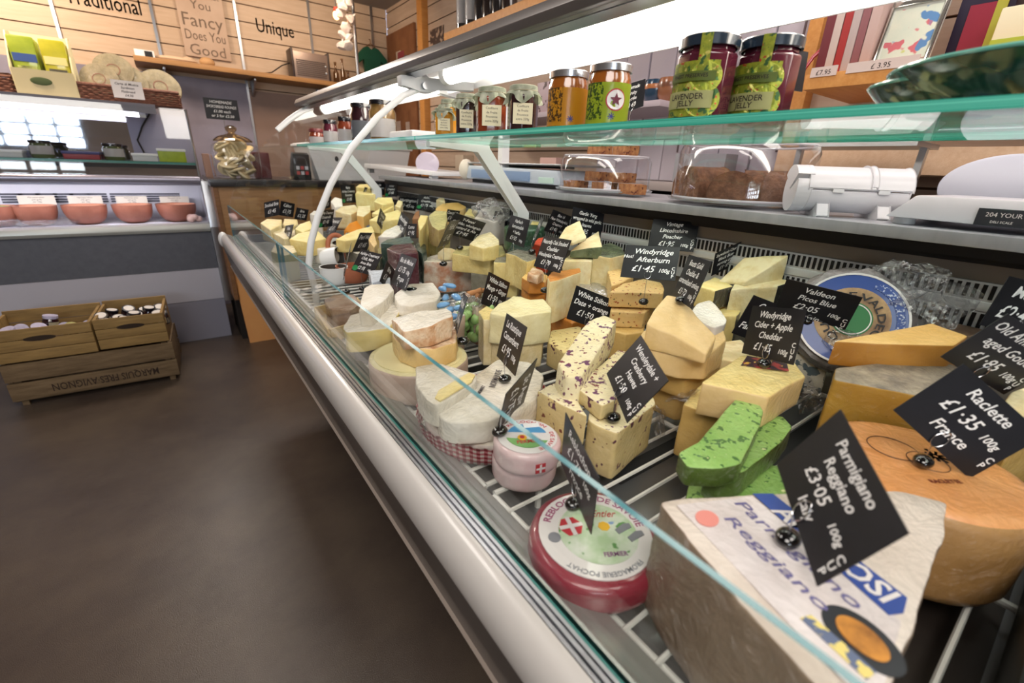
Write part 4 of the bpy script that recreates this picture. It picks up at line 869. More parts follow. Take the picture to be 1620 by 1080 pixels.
def vdisc(name, r0, r1, z, m, a0=0, a1=360):
    bm = bmesh.new(); A0, A1 = math.radians(a0), math.radians(a1); lathe(bm, [(r0, z-.003), (r0, z), (r1, z), (r1, z-.003)], 48, a0=A0, a1=A1) if r0 > 0 else lathe(bm, [(r1, z-.003), (r1, z), (0, z)], 48); return fin(name, bm, m, va, smooth=False)
vdisc('blue_ring', .0, vr-.004, .004, bluep); vdisc('pale_rim', vr-.006, vr-.003, .0048, whitep); vdisc('tan_ring', .0, .048, .0048, mat('tan_print', '#c9a678', .5, col2='#8f6f52', scale=40)); vdisc('green_centre', .0, .026, .0056, mat('deep_green_print', '#2f7a45', .5)); vdisc('green_rim', .0225, .024, .0062, whitep)
vdisc('white_text_ring', .054, .064, .005, mat('blue_text_ring', '#2b4a96', .4, spots=(('#c5cfe4', 320, .58),)), -60, 70)
bm = bmesh.new(); put_text(bm, 'QUESO DE VALDEON', 0, 0, .010, w=.19, off=.02, fn=lambda x, y, z: ((.031+z)*math.cos(math.pi/2-x/.034), (.031+z)*math.sin(math.pi/2-x/.034), .0066)); fin('lettering', bm, blk, va, smooth=False)
# crinkled film around the wheel
def blob_film(label, c, r, M=None, amp=.3, seed=0, m=None):
    bm = bmesh.new(); ell(bm, (0, 0, 0), r, 40, 26, M)
    for v in bm.verts: q = v.co*30+Vector((seed, 0, 0)); v.co += (noise.noise_vector(q)+noise.noise_vector(q*2.3)*.5)*max(r)*amp
    o = fin('wrapping_film', bm, m or filmm()); o.location = c; return tag(o, label, 'wrapping', 'loose plastic wrapping in the cheese counter')
blob_film('bunched silvery film behind the blue labelled wheel', P(1425, 468, x=.868), (.035, .075, .05), amp=.28, seed=4)
blob_film('crumpled film tail at the foot of the blue labelled wheel', P(1345, 540, x=.79), (.03, .04, .012), amp=.3, seed=9)
# ---- the middle distance
ch(B_, 'thick orange-pink washed rind block with a bead on top, in the counter centre', [(667, 414), (676, 406), (702, 401), (750, 397), (757, 402), (758, 411), (710, 414)], .862, .772, [brie_w, tomme_r], r=.008, amp=.003)
ch(W_, 'cream pointed wedge lying behind the pink washed rind block', [(692, 402), (702, 393), (713, 384), (738, 397), (735, 402)], [.88, .90, .915, .885, .88], .866, [pale, pale], r=.003)
ch(B_, 'yellow cheese with grey rind facing front beside the pink washed rind block', [(781, 414), (785, 407), (812, 404), (824, 410), (821, 417)], .892, .80, [greyrind, butter], side={1: 0, 2: 0}, r=.004)
ch(B_, 'white parcel under the grey rinded yellow cheese', [(800, 462), (812, 452), (828, 456), (828, 470)], .80, DK, [paper_w], r=.004)
ch(W_, 'grey rinded wedge with yellow cut face behind the front facing one', [(800, 400), (818, 394), (848, 399), (849, 409), (834, 414), (815, 404)], .915, .84, [greyrind, butter_f], side={2: 0, 1: 0}, r=.004)
ch(B_, 'olive cheese in film under the grey rinded wedge', [(805, 432), (822, 422), (850, 426), (850, 440)], .838, DK, [olive_c], r=.005)
ch(W_, 'film wrapped yellow wedge right of the mustard and ale card', [(742, 386), (757, 372), (776, 367), (789, 378), (790, 386), (765, 393)], .92, .885, [pale_f, butter_f], r=.003, amp=.002)
ch(W_, 'olive yellow wedge lying under the mustard and ale card', [(715, 400), (728, 388), (765, 390), (795, 388), (800, 400), (775, 412)], .882, .84, [olive_c, butter_f], r=.004, amp=.002)
ch(B_, 'dark film wrapped block behind the pink washed rind block', [(745, 432), (760, 415), (790, 415), (795, 440)], .837, DK, [greyrind], r=.005)
ch(B_, 'dark wrapped cheese below the horseradish card', [(800, 402), (812, 380), (845, 382), (845, 396)], .91, .842, [wax_dg], r=.004)
ch(B_, 'orange-red waxed cheese block beside the oak smoked card', [(842, 385), (852, 376), (870, 375), (874, 384), (868, 392)], .935, .87, [mat('red_wax', '#e0502c', .35, film=.4)], r=.006)
ch(B_, 'small yellow cheese next to the orange-red wax block', [(838, 356), (842, 350), (855, 350), (856, 357)], .965, .90, [butter], r=.003)
ch(B_, 'small pink labelled cheese below the small yellow one', [(832, 392), (838, 384), (846, 386), (845, 394)], .915, .86, [mat('pink_label', '#b78aa6', .5)], r=.003)
o = tag(wheel('round_cheese', (.80, 1.02, .90), .06, .065, [wax_g, wax_g], amp=.002), 'bright green waxed wheel in film behind the horseradish card', 'cheese')
ch(B_, 'white cheese wrapped in film at the back near the bracket foot', [(750, 345), (762, 328), (790, 325), (800, 340), (785, 352)], .955, .88, [brie_w, paper_w], r=.01, amp=.003)
blob_film('crumpled clear film heaped at the back by the bracket foot', P(775, 333, x=.84), (.05, .085, .03), amp=.3, seed=14)
# dark red wax and friends
ch(B_, 'dark red waxed cheese block beside the blue cheese card', [(611, 393), (622, 387), (650, 384), (658, 392), (662, 400), (630, 402)], .90, .785, [wax_r, wax_r], r=.008)
ch(B_, 'dark green film wrapped cheese behind the dark red block', [(602, 385), (612, 378), (648, 374), (655, 382), (645, 388)], .905, .83, [mat('teal_wrap', '#44615c', .35, film=.7), wax_dg], r=.006)
ch(B_, 'greenish wrapped cheese right of the dark red block', [(655, 392), (660, 382), (672, 385), (676, 396), (668, 402)], .885, .80, [wax_dg], r=.008, amp=.003)
ch(B_, 'olive rinded block with a cut brown face, upper of two', [(677, 340), (688, 334), (706, 334), (708, 346), (703, 362), (693, 366), (683, 356)], [.945]*7, .90, [olive_c, mat('brown_cut', '#8f7448', .6, col2='#b09a5c', scale=20, film=.5)], r=.004, amp=.002)
ch(B_, 'olive rinded block, lower of two below the cut brown face', [(672, 366), (682, 356), (705, 358), (712, 366), (705, 380), (690, 384)], .897, .80, [olive_c, olive_c], r=.005, amp=.002)
ch(W_, 'tall pale yellow wedge left of the olive rinded blocks', [(661, 348), (665, 340), (677, 341), (673, 352), (664, 366)], .938, .85, [butter, butter], r=.003)
ch(W_, 'brown crusted wedge between two dark cards near the back', [(652, 346), (657, 335), (663, 333), (664, 345)], .945, .88, [mat('crust_brown', '#8f6240', .6)], r=.003)
ch(B_, 'brown cheese standing low right of the dark cards', [(680, 402), (688, 388), (712, 390), (708, 404)], .855, DK, [mat('brown_dark_cheese', '#7c6434', .5, film=.5)], r=.005)
ch('round_cheese', 'light orange flat round cheese at the back behind the leaning cards', [(688, 329), (700, 322), (725, 320), (738, 323), (735, 333), (700, 336)], .955, .91, [gouda, washed_p], r=.01)
ch(B_, 'pale block near the back behind the round orange one', [(690, 316), (695, 313), (703, 313), (704, 320)], .985, .90, [pale], r=.002)
ch(B_, 'small yellow and cream cheese left of crumpled clear film', [(735, 338), (742, 330), (756, 332), (752, 343)], .955, .89, [butter, pale], r=.003)
# yellow wedges, far middle
ch(W_, 'bright yellow wedge on the stack in front of the back cards', [(588, 337), (604, 327), (620, 319), (622, 326), (600, 340)], [.93, .945, .955, .95, .93], .918, [butter, butter], r=.002)
ch(W_, 'bright yellow long wedge, second of the far yellow stack', [(584, 347), (598, 340), (630, 332), (636, 337), (630, 346), (600, 352)], .915, .875, [butter, butter], r=.002)
ch(B_, 'yellow base block of the far yellow stack', [(590, 362), (600, 352), (628, 350), (632, 360), (610, 372)], .872, DK, [butter_f, butter_f], r=.003)
ch(W_, 'film wrapped white wedge in front of the far yellow stack', [(598, 374), (612, 362), (634, 354), (640, 362), (625, 376)], .90, .82, [brie_w, paper_w], r=.004, amp=.003)
ch(B_, 'yellow block behind the far yellow stack', [(592, 318), (597, 312), (620, 312), (623, 320), (605, 324)], .965, .90, [butter, butter], r=.002)
ch(B_, 'pale yellow block at the very back, by the tall black card', [(563, 296), (568, 291), (585, 291), (586, 298)], 1.0, .93, [butter, butter], r=.002)
ch(B_, 'yellow slab under the very back pale block', [(562, 306), (566, 301), (592, 300), (594, 308)], .975, .90, [butter], r=.002)
ch(W_, 'narrow pale wedge right of the far yellow stack', [(625, 325), (630, 316), (637, 318), (634, 328)], .955, .90, [pale], r=.002)
ch(W_, 'cream wedge under the tall black card at the far back', [(530, 334), (540, 326), (562, 324), (568, 332), (555, 340)], .925, .87, [pale, pale], r=.003)
ch(W_, 'cream wedge with orange edge beside the orange cheese', [(564, 340), (566, 326), (586, 325), (586, 334), (575, 343)], .925, .86, [pale, gouda], r=.003)
ch(W_, 'pointed deep orange cheese wedge', [(544, 367), (553, 354), (564, 342), (577, 361), (565, 366)], [.875, .90, .925, .88, .875], .84, [orange, orange], r=.002)
ch(B_, 'blue-grey printed packet behind the long yellow wedge', [(578, 350), (590, 348), (592, 356), (580, 358)], .89, .84, [mat('grey_blue_packet', '#5d6780', .4, coat=.5)], r=.002, cat='packet')
ch(W_, 'long pale yellow wedge with a bead, left of the centre', [(531, 378), (546, 370), (565, 363), (588, 358), (593, 366), (575, 376), (545, 382)], .872, .835, [butter, butter_f], r=.003)
o = tag(wheel('round_cheese', (P(522, 396, z=.83).x, P(522, 396, z=.83).y, .79), .052, .055, [white_r, white_r], amp=.002), 'white soft cheese wheel behind the curved arm', 'cheese')
ch('foil_packet', 'film wrapped grey cheese below the long pale yellow wedge', [(545, 392), (560, 383), (580, 380), (584, 392), (565, 402)], .83, DK, [brie_w, greyrind], r=.004, amp=.002)
ch(W_, 'tan wedge behind the grey backed leaning card', [(583, 378), (590, 366), (597, 385), (592, 392)], .89, .83, [washed_p], r=.003)
ch(W_, 'green-edged yellow cheese left of the dark red block', [(592, 398), (602, 390), (607, 404), (600, 412)], .86, .79, [butter_f, leaf], r=.003)
# left end seen through the glass
ch(W_, 'pale yellow wedge under the leftmost card', [(412, 352), (422, 346), (446, 347), (445, 356), (428, 364)], .885, .84, [butter_f, pale_f], r=.002)
ch(W_, 'pale yellow wedge with a black bead second from the left', [(447, 354), (450, 346), (470, 347), (472, 354), (460, 362)], .885, .84, [butter_f, pale_f], r=.002)
ch(W_, 'yellow wedge right behind the small end cards', [(466, 362), (474, 354), (490, 349), (496, 360), (480, 368)], .885, .835, [butter, butter], r=.002)
ch(W_, 'broad yellow wedge left of the curved arm', [(458, 378), (470, 369), (500, 363), (516, 376), (490, 384)], .865, .82, [butter, butter_f], r=.002)
ch(W_, 'pale wedge behind the low glass at the left end', [(432, 368), (440, 360), (470, 362), (470, 374), (450, 378)], .862, .81, [pale_f], r=.002)
ch(B_, 'pale green-tinged cheese block behind the low front glass', [(428, 398), (434, 388), (464, 388), (470, 398), (450, 404)], .845, DK, [pale_f, mat('green_glass_cast', '#b9b684', .5, film=.4)], r=.003)  # side colour takes in the green cast of the glass before it
ch(B_, 'white cheese at the far left behind the card pair', [(490, 338), (497, 333), (508, 334), (508, 342)], .91, .83, [white_r], r=.003)
ch(B_, 'white cheese right of the green tagged card', [(523, 318), (530, 312), (541, 314), (542, 326), (530, 328)], .935, .86, [white_r], r=.003)
# grapes, beads of blue, cinnamon
gr = tag(bpy.data.objects.new('grape_bunch', None), 'bunch of green grapes in the middle of the counter', 'grapes'); COL.objects.link(gr); gc = P(752, 492, z=.83); gr.location = gc
grm = mat('grape_green', '#8fb46a', .25, col2='#a6c684', scale=12, sss=.3, coat=.3); g0 = None
for i in range(46):
    a = random.uniform(0, 6.28); rr = random.uniform(0, .040); z = random.uniform(-.042, .018)-rr*.3; 
    if g0 is None: bm = bmesh.new(); ell(bm, (0, 0, 0), (.0105, .0105, .0125), 14, 10); g = fin('grape', bm, grm, gr); g0 = g
    else: g = g0.copy(); COL.objects.link(g); g.parent = gr
    g.location = (rr*math.cos(a)*1.1, rr*math.sin(a)*1.2, z); g.rotation_euler = (random.random()*3, random.random()*3, 0)
bm = bmesh.new(); tube(bm, [(0, 0, -.01), (.004, .004, .02), (.012, .003, .034)], .0016, 6); fin('stalk', bm, woodd, gr)
bl = thing('blue_bag_knot', 'knotted blue plastic bag with rounded ends beside the grapes', 'bag', P(724, 470, z=.86))
blm = mat('blue_plastic', '#6c9dcb', .3, coat=.6)
for i, (u, v, z) in enumerate(((700, 456, .875), (712, 452, .875), (702, 482, .86), (712, 490, .86), (722, 470, .87), (716, 500, .85), (726, 486, .86), (705, 470, .855))):
    q = P(u, v, z=z)-bl.location; bm = bmesh.new(); ell(bm, q, (.007, .016, .006), 14, 8, Matrix.Rotation(i*.8, 3, 'Z')); 
    for w_ in bm.verts: w_.co += noise.noise_vector(w_.co*60)*.003
    fin('blue_lobe', bm, blm, bl)
blob_film('crumpled clear bag beside the blue knot', P(735, 478, z=.845), (.035, .04, .02), amp=.3, seed=22)
bm0 = None
for i, (u, v, a) in enumerate(((751, 462, .2), (757, 468, .9), (762, 464, 1.6), (748, 470, 2.3))):
    q = P(u, v, z=.855)
    if bm0 is None: bm = bmesh.new(); tube(bm, [(-.022, 0, 0), (.022, 0, 0)], .0055, 10); o = fin('cinnamon_stick', bm, mat('cinnamon', '#b07a4c', .7, bump=.5)); bm0 = o
    else: o = bm0.copy(); COL.objects.link(o)
    o.location = q+Vector((0, 0, .003*i)); o.rotation_euler = (0, .15*i, a); tag(o, 'tan cinnamon stick lying above the grapes', 'cinnamon stick', 'cinnamon sticks above the grapes')
ch(B_, 'brown wrapped cheese carrying the cinnamon sticks', [(738, 478), (746, 462), (768, 462), (772, 478), (755, 486)], .846, DK, [greyrind, tomme_r], r=.006)
ch(B_, 'low wrapped cheese under the speckled brie and blue knot', [(690, 500), (705, 478), (735, 480), (735, 500), (712, 510)], .835, DK, [paper_w, paper_p], r=.006, amp=.003)
SIGNS=[
 ('parmigiano', ['Parmigiano', 'Reggiano', '£3·05 100g', 'Italy'], [0.3152, 0.0631, 0.9281], [-0.735, -0.639, -0.227], [0.057, -0.392, 0.918], 0.99),
 ('raclette', ['Raclette', '£1·35 100g', 'France'], [0.5661, 0.0347, 0.9115], [0.462, -0.658, -0.595], [0.41, -0.437, 0.801], 1.0),
 ('oldam', ['Old Amsterdam', 'aged Gouda', '£1·85 100g'], [0.6998, 0.0375, 0.9486], [0.712, -0.551, -0.436], [0.145, -0.491, 0.859], 1.0),
 ('mature', ['Mature', '£2·40 100g'], [0.8636, 0.0471, 0.9743], [0.782, -0.592, -0.193], [0.172, -0.093, 0.981], 0.97),
 ('valdeon', ['Valdeon', 'Picos Blue', '£2·05 100g', 'Spain'], [0.7642, 0.2488, 0.9392], [0.318, -0.941, -0.114], [-0.263, -0.203, 0.943], 1.0),
 ('cider', ['Windyridge', 'Cider + Apple', 'Cheddar', '£1·45 100g'], [0.6012, 0.235, 0.9307], [-0.476, -0.844, 0.248], [0.268, 0.129, 0.955], 1.0),
 ('farm', ['Cropwell', 'Ar', 'Farmers aged'], [0.7457, 0.3027, 0.8989], [0.83, -0.457, -0.32], [0.267, -0.177, 0.947], 1.0),
 ('poacher', ['Vintage', 'Lincolnshire', 'Poacher', '£1·95 100g'], [0.8919, 0.6011, 0.9923], [0.378, -0.925, 0.043], [0.349, 0.185, 0.919], 1.02),
 ('afterburn', ['Windyridge', 'Afterburn', '£1·45 100g'], [0.7006, 0.5115, 0.9643], [0.506, -0.861, 0.047], [0.503, 0.339, 0.795], 1.0),
 ('roots', ['Roots Gold', 'Cheddar &', 'caramelised onion', '£1·70 100g'], [0.5969, 0.3608, 0.9748], [-0.647, -0.758, 0.082], [0.244, -0.104, 0.964], 1.0),
 ('bomber', ['Snowdonia Cheese Co', 'Black Bomber', 'strong creamy', '£1·85 100g'], [0.9032, 0.4712, 0.9627], [0.921, -0.221, 0.32], [-0.362, -0.187, 0.913], 0.8),
 ('cranberry', ['Wensleydale +', 'Cranberry', 'Hawes', '£1·50 100g'], [0.4052, 0.2934, 0.894], [-0.538, -0.829, -0.153], [0.354, -0.388, 0.851], 1.0),
 ('date', ['White Stilton', 'Date + orange', '£1·50 100g'], [0.6423, 0.5929, 0.8601], [0.896, -0.243, -0.371], [0.408, 0.123, 0.905], 1.0),
 ('mango', ['White Stilton', 'Mango + Ginger', '£1·50 100g'], [0.5323, 0.7704, 0.866], [0.834, 0.366, -0.412], [0.379, 0.162, 0.911], 1.0),
 ('rustique', ['Le Rustique', 'Camembert', '£1·95 100g'], [0.3531, 0.4712, 0.8877], [-0.339, -0.933, 0.119], [0.263, 0.027, 0.965], 1.0),
 ('oak', ['Naturally Oak Smoked', 'Cheddar', 'Wensleydale Creamery', '£1·70 100g'], [0.6166, 0.6931, 0.9564], [-0.117, -0.992, 0.054], [0.365, 0.008, 0.931], 1.0),
 ('yarg', ['Garlic Yarg', 'wrapped in wild garlic', 'leaves', '£1·95 100g'], [0.8565, 0.8347, 0.9914], [0.961, -0.21, -0.183], [0.207, 0.101, 0.973], 1.0),
 ('blue16', ['Blue 16', 'New Wensleydale', 'Creamery', '£1·60 100g'], [0.8333, 0.9195, 0.9834], [0.951, 0.167, -0.261], [0.294, -0.215, 0.931], 0.87),
 ('harlech', ['Harlech', 'horseradish', '+ herbs', '£1·95 100g'], [0.7037, 0.9296, 0.969], [-0.131, -0.991, -0.031], [0.19, -0.056, 0.98], 1.0),
 ('grey800', ['Lincolnshire', 'Red', '£1·70 100g'], [0.8686, 1.2446, 0.9493], [0.908, 0.399, -0.13], [0.216, -0.179, 0.96], 1.0),
 ('yfenni', ['Y-Fenni', 'Cheddar, wholegrain', 'mustard & Ale', '£1·95'], [0.6467, 1.0934, 0.9594], [0.948, -0.105, -0.301], [0.203, -0.529, 0.824], 1.0),
 ('behindyf', ['Caerphilly', '£1·60'], [0.8209, 1.4814, 0.9463], [0.944, 0.295, -0.144], [0.212, -0.215, 0.953], 0.67),
 ('leanyf', ['Hafod', '£1·85'], [0.5254, 0.9645, 0.9674], [0.673, 0.736, -0.076], [0.368, -0.243, 0.897], 1.0),
 ('bleu', ['Blu de Moine', '£1·75 100g', 'France'], [0.3624, 0.8632, 0.9111], [-0.088, -0.994, 0.058], [0.421, 0.016, 0.907], 1.0),
 ('leftbleu', ['Brie', '£1·45'], [0.3861, 1.0178, 0.8682], [0.529, 0.69, -0.494], [0.478, 0.239, 0.845], 0.75),
 ('ashley', ['Ashley Creamery', 'Chilli, Mint', 'Aven Brie', '£2·35 100g'], [0.397, 1.1936, 0.8669], [0.288, -0.958, -0.016], [0.556, 0.153, 0.817], 0.94),
 ('abovea', ['Perl Wen', '£1·65'], [0.4865, 1.4765, 0.874], [0.706, 0.695, -0.136], [0.383, -0.214, 0.898], 1.0),
 ('green505', ['Ashley Creamery', 'Goatsmilk', '£1·45'], [0.4315, 1.6876, 0.9292], [0.722, 0.689, -0.058], [0.192, -0.119, 0.974], 0.9),
 ('s30', ['Ripley', 'Ashley Creamery', 'Rosemary', '£1·85'], [0.6794, 2.2151, 0.977], [0.763, 0.646, -0.018], [-0.014, 0.045, 0.999], 1.19),
 ('s31', ['Ashley Creamery', '£1·65'], [0.7962, 2.2775, 0.9653], [0.78, 0.605, -0.163], [0.309, -0.145, 0.94], 1.03),
 ('s32', ['Hinxley', 'Ashley Creamery', '£1·65'], [0.8347, 2.2439, 0.9979], [0.914, 0.406, -0.001], [0.011, -0.023, 1.0], 0.85),
 ('s33', ['Ashley', 'Creamery', '£1·60'], [0.8891, 2.215, 0.9939], [0.287, -0.955, 0.07], [0.186, 0.128, 0.974], 0.92),
 ('s34', ['Hartington', '£1·45 100g'], [0.8649, 1.9741, 0.9491], [0.995, 0.018, -0.096], [0.097, -0.316, 0.944], 0.91),
 ('s35', ['Ashley', 'Creamery', '£1·75 100g'], [0.902, 1.8537, 0.9645], [0.491, -0.871, 0.001], [0.322, 0.183, 0.929], 0.95),
 ('s36', ['Gouda', '£1·45'], [0.6029, 1.6121, 0.9282], [0.504, 0.738, -0.449], [0.398, 0.263, 0.879], 0.8),
 ('s37', ['Manchego', '£1·95'], [0.5995, 1.4187, 0.9301], [-0.162, -0.974, -0.156], [0.284, -0.198, 0.938], 1.01),
 ('s38', ['Comte', '£1·95'], [0.5823, 1.3094, 0.9264], [0.087, -0.991, 0.105], [0.147, 0.117, 0.982], 0.64),
 ('s39', ['Smoked Brie', '£1·45'], [0.3587, 2.2912, 0.9099], [0.5, -0.842, 0.202], [0.126, 0.302, 0.945], 0.99),
 ('s40', ['Caboc', '£1·75'], [0.4137, 2.254, 0.9093], [0.738, 0.645, -0.196], [0.254, 0.004, 0.967], 0.91),
 ('s41', ['Brie', '£1·25'], [0.4488, 2.147, 0.8978], [0.78, 0.59, -0.209], [0.307, -0.069, 0.949], 0.73),
 ('s42', ['Goats', '£1·35'], [0.6015, 2.3178, 0.9283], [0.692, 0.715, 0.097], [0.156, -0.279, 0.947], 0.82),
 ('s43', ['Emmental', '£1·15'], [0.4652, 1.7284, 0.8977], [0.048, -0.995, 0.092], [0.541, 0.103, 0.835], 1.0),
 ('s45', ['Ashley', '£1·35'], [0.3413, 1.7521, 0.8468], [0.116, -0.943, 0.312], [0.538, 0.323, 0.779], 1.0),
 ('s46', ['Feta', '£1·30'], [0.3127, 1.746, 0.8785], [0.153, -0.975, 0.16], [0.366, 0.206, 0.907], 0.8),
 ('back47', ['St Agur', '£1·75 100g'], [0.2949, 0.3795, 0.8567], [0.167, 0.432, -0.886], [0.894, 0.313, 0.321], 0.98),
 ('red48', ['Reblochon', '£1·75 100g', 'France'], [0.2747, 0.2485, 0.8447], [-0.427, -0.901, -0.071], [-0.054, -0.053, 0.997], 1.0),
 ('thin49', ['Morbier', '£1·60 100g'], [0.3856, 0.6701, 0.8714], [-0.44, -0.879, 0.181], [0.342, 0.022, 0.939], 1.0),
 ('thin50', ['Chaource', '£1·90'], [0.3175, 1.0938, 0.8951], [-0.343, -0.937, -0.067], [0.261, -0.164, 0.951], 1.0),
 ('thin20', ['Cheddar', '£1·40'], [0.7157, 0.8636, 0.9752], [-0.608, -0.794, 0.005], [0.248, -0.184, 0.951], 1.0),
 ('flap', ['Homemade', '+ Fruity', 'flapcake', '£1·60'], [0.6768, 0.5832, 1.2408], [0.946, -0.103, 0.307], [-0.322, -0.205, 0.924], 0.64),
 ('bread', ['Homemade', 'fruity', 'bread', '£1·50'], [0.628, 0.3026, 1.2412], [0.985, -0.172, 0.016], [-0.001, 0.088, 0.996], 0.63),
]
# ================================================================ chalk price cards
bpy.context.view_layer.update()
def bvh_of(objs):
    V, F = [], []
    for o in objs:
        mw = Matrix.Translation(o.location) if o.rotation_euler.to_quaternion().angle < 1e-4 else o.matrix_world
        b = len(V); V += [mw @ v.co for v in o.data.vertices]; F += [[b+i for i in p.vertices] for p in o.data.polygons]
    return BVHTree.FromPolygons(V, F)
BV = bvh_of(CHEESES)
card_m = mat('slate_card', '#15161b', .38, spec=.5, col2='#1b1c22', scale=30); chalk = mat('chalk_white', '#f2f2f2', .6, emit=0); gdot = mat('green_dot', '#1f8a4c', .5)
wire_m = mat('wire', '#b9b9bd', .25, 1); bead_m = mat('bead_black', '#08080a', .12, coat=1)
LBL = {
 'parmigiano': 'black chalk card reading Parmigiano Reggiano, largest and nearest', 'raclette': 'black chalk card reading Raclette, France, at the right edge',
 'oldam': 'black chalk card reading aged Gouda, cut by the right edge', 'mature': 'blue-grey glaring card reading Mature, at the upper right edge',
 'valdeon': 'slate card reading Picos Blue, Spain, against the blue labelled wheel', 'cider': 'black chalk card reading Cider + Apple Cheddar',
 'farm': 'black card mostly hidden behind the Cider + Apple card', 'poacher': 'slate card reading Vintage, Poacher, standing against the vent panel',
 'afterburn': 'grey slate card reading Hot! Afterburn on the flecked wedges', 'roots': 'narrow black card about caramelised onion on the film swathed cheese',
 'bomber': 'black card reading strong creamy, leaning left of the black rinded pair', 'cranberry': 'tilted black card reading Wensleydale + Cranberry',
 'date': 'black card reading White Stilton Date + orange', 'mango': 'black card reading White Stilton Mango + Ginger', 'rustique': 'brownish card reading Camembert over the gingham wheel',
 'oak': 'black card reading Naturally Oak Smoked Cheddar', 'yarg': 'black card reading Garlic, wrapped in wild garlic leaves', 'blue16': 'slate card left of the garlic leaves card',
 'harlech': 'black card reading horseradish + herbs in front of the green wheel', 'grey800': 'blue-grey glaring card left of the horseradish card',
 'yfenni': 'black card about wholegrain mustard and ale, hanging tilted', 'behindyf': 'small dark card peeping out behind the mustard and ale card',
 'leanyf': 'purplish glaring card leaning left under the mustard and ale card', 'bleu': 'brown glaring card in front of the dark red wax block',
 'leftbleu': 'narrow glaring card left of the dark red block card', 'ashley': 'black card reading Chilli, Mint with a green dot',
 'abovea': 'purplish glaring card above the Chilli, Mint card', 'green505': 'black green-dotted card right of the curved arm',
 's30': 'tall black card with green dot at the far back', 's31': 'black green-dotted card right of the tall one at the far back', 's32': 'black card behind two others, far back by the steel end',
 's33': 'black green-dotted card rightmost of the far back cluster', 's34': 'slate card reading three lines, left of the square green-dotted slate card', 's35': 'square blue-grey slate card with a green dot near the back',
 's36': 'narrow slanted card on the far yellow stack', 's37': 'brown slanted card between far yellow stack and olive blocks', 's38': 'small dark square card right of the brown slanted one',
 's39': 'dark card at the far left end of the counter', 's40': 'glaring card second from the left end of the counter', 's41': 'grey card third from the left end of the counter',
 's42': 'small dark card directly behind the curved arm', 's43': 'purplish card leaning right of the curved arm', 's45': 'dark narrow card just left of the curved arm',
 's46': 'pale glaring card behind the low glass at the left end', 'back47': 'card seen nearly edge-on above the small stacked round cheeses', 'red48': 'dark card seen obliquely on the red round cheese',
 'thin49': 'card seen almost edge-on left of the grapes', 'thin50': 'clear-edged thin card behind the white bowl', 'thin20': 'card seen edge-on left of the orange-red wax block',
 'flap': 'black card reading Homemade + Fruity on the glass shelf', 'bread': 'black card reading Homemade fruity bread on the glass shelf'}
GREEN = {'ashley', 'green505', 's30', 's31', 's33', 's35', 's45'}
UP = {'parmigiano', 'raclette', 'oldam', 'valdeon', 'cider', 'poacher', 'afterburn', 'roots', 'bomber', 'cranberry', 'oak', 'yfenni', 'date', 's35', 'bleu'}
loopb = None
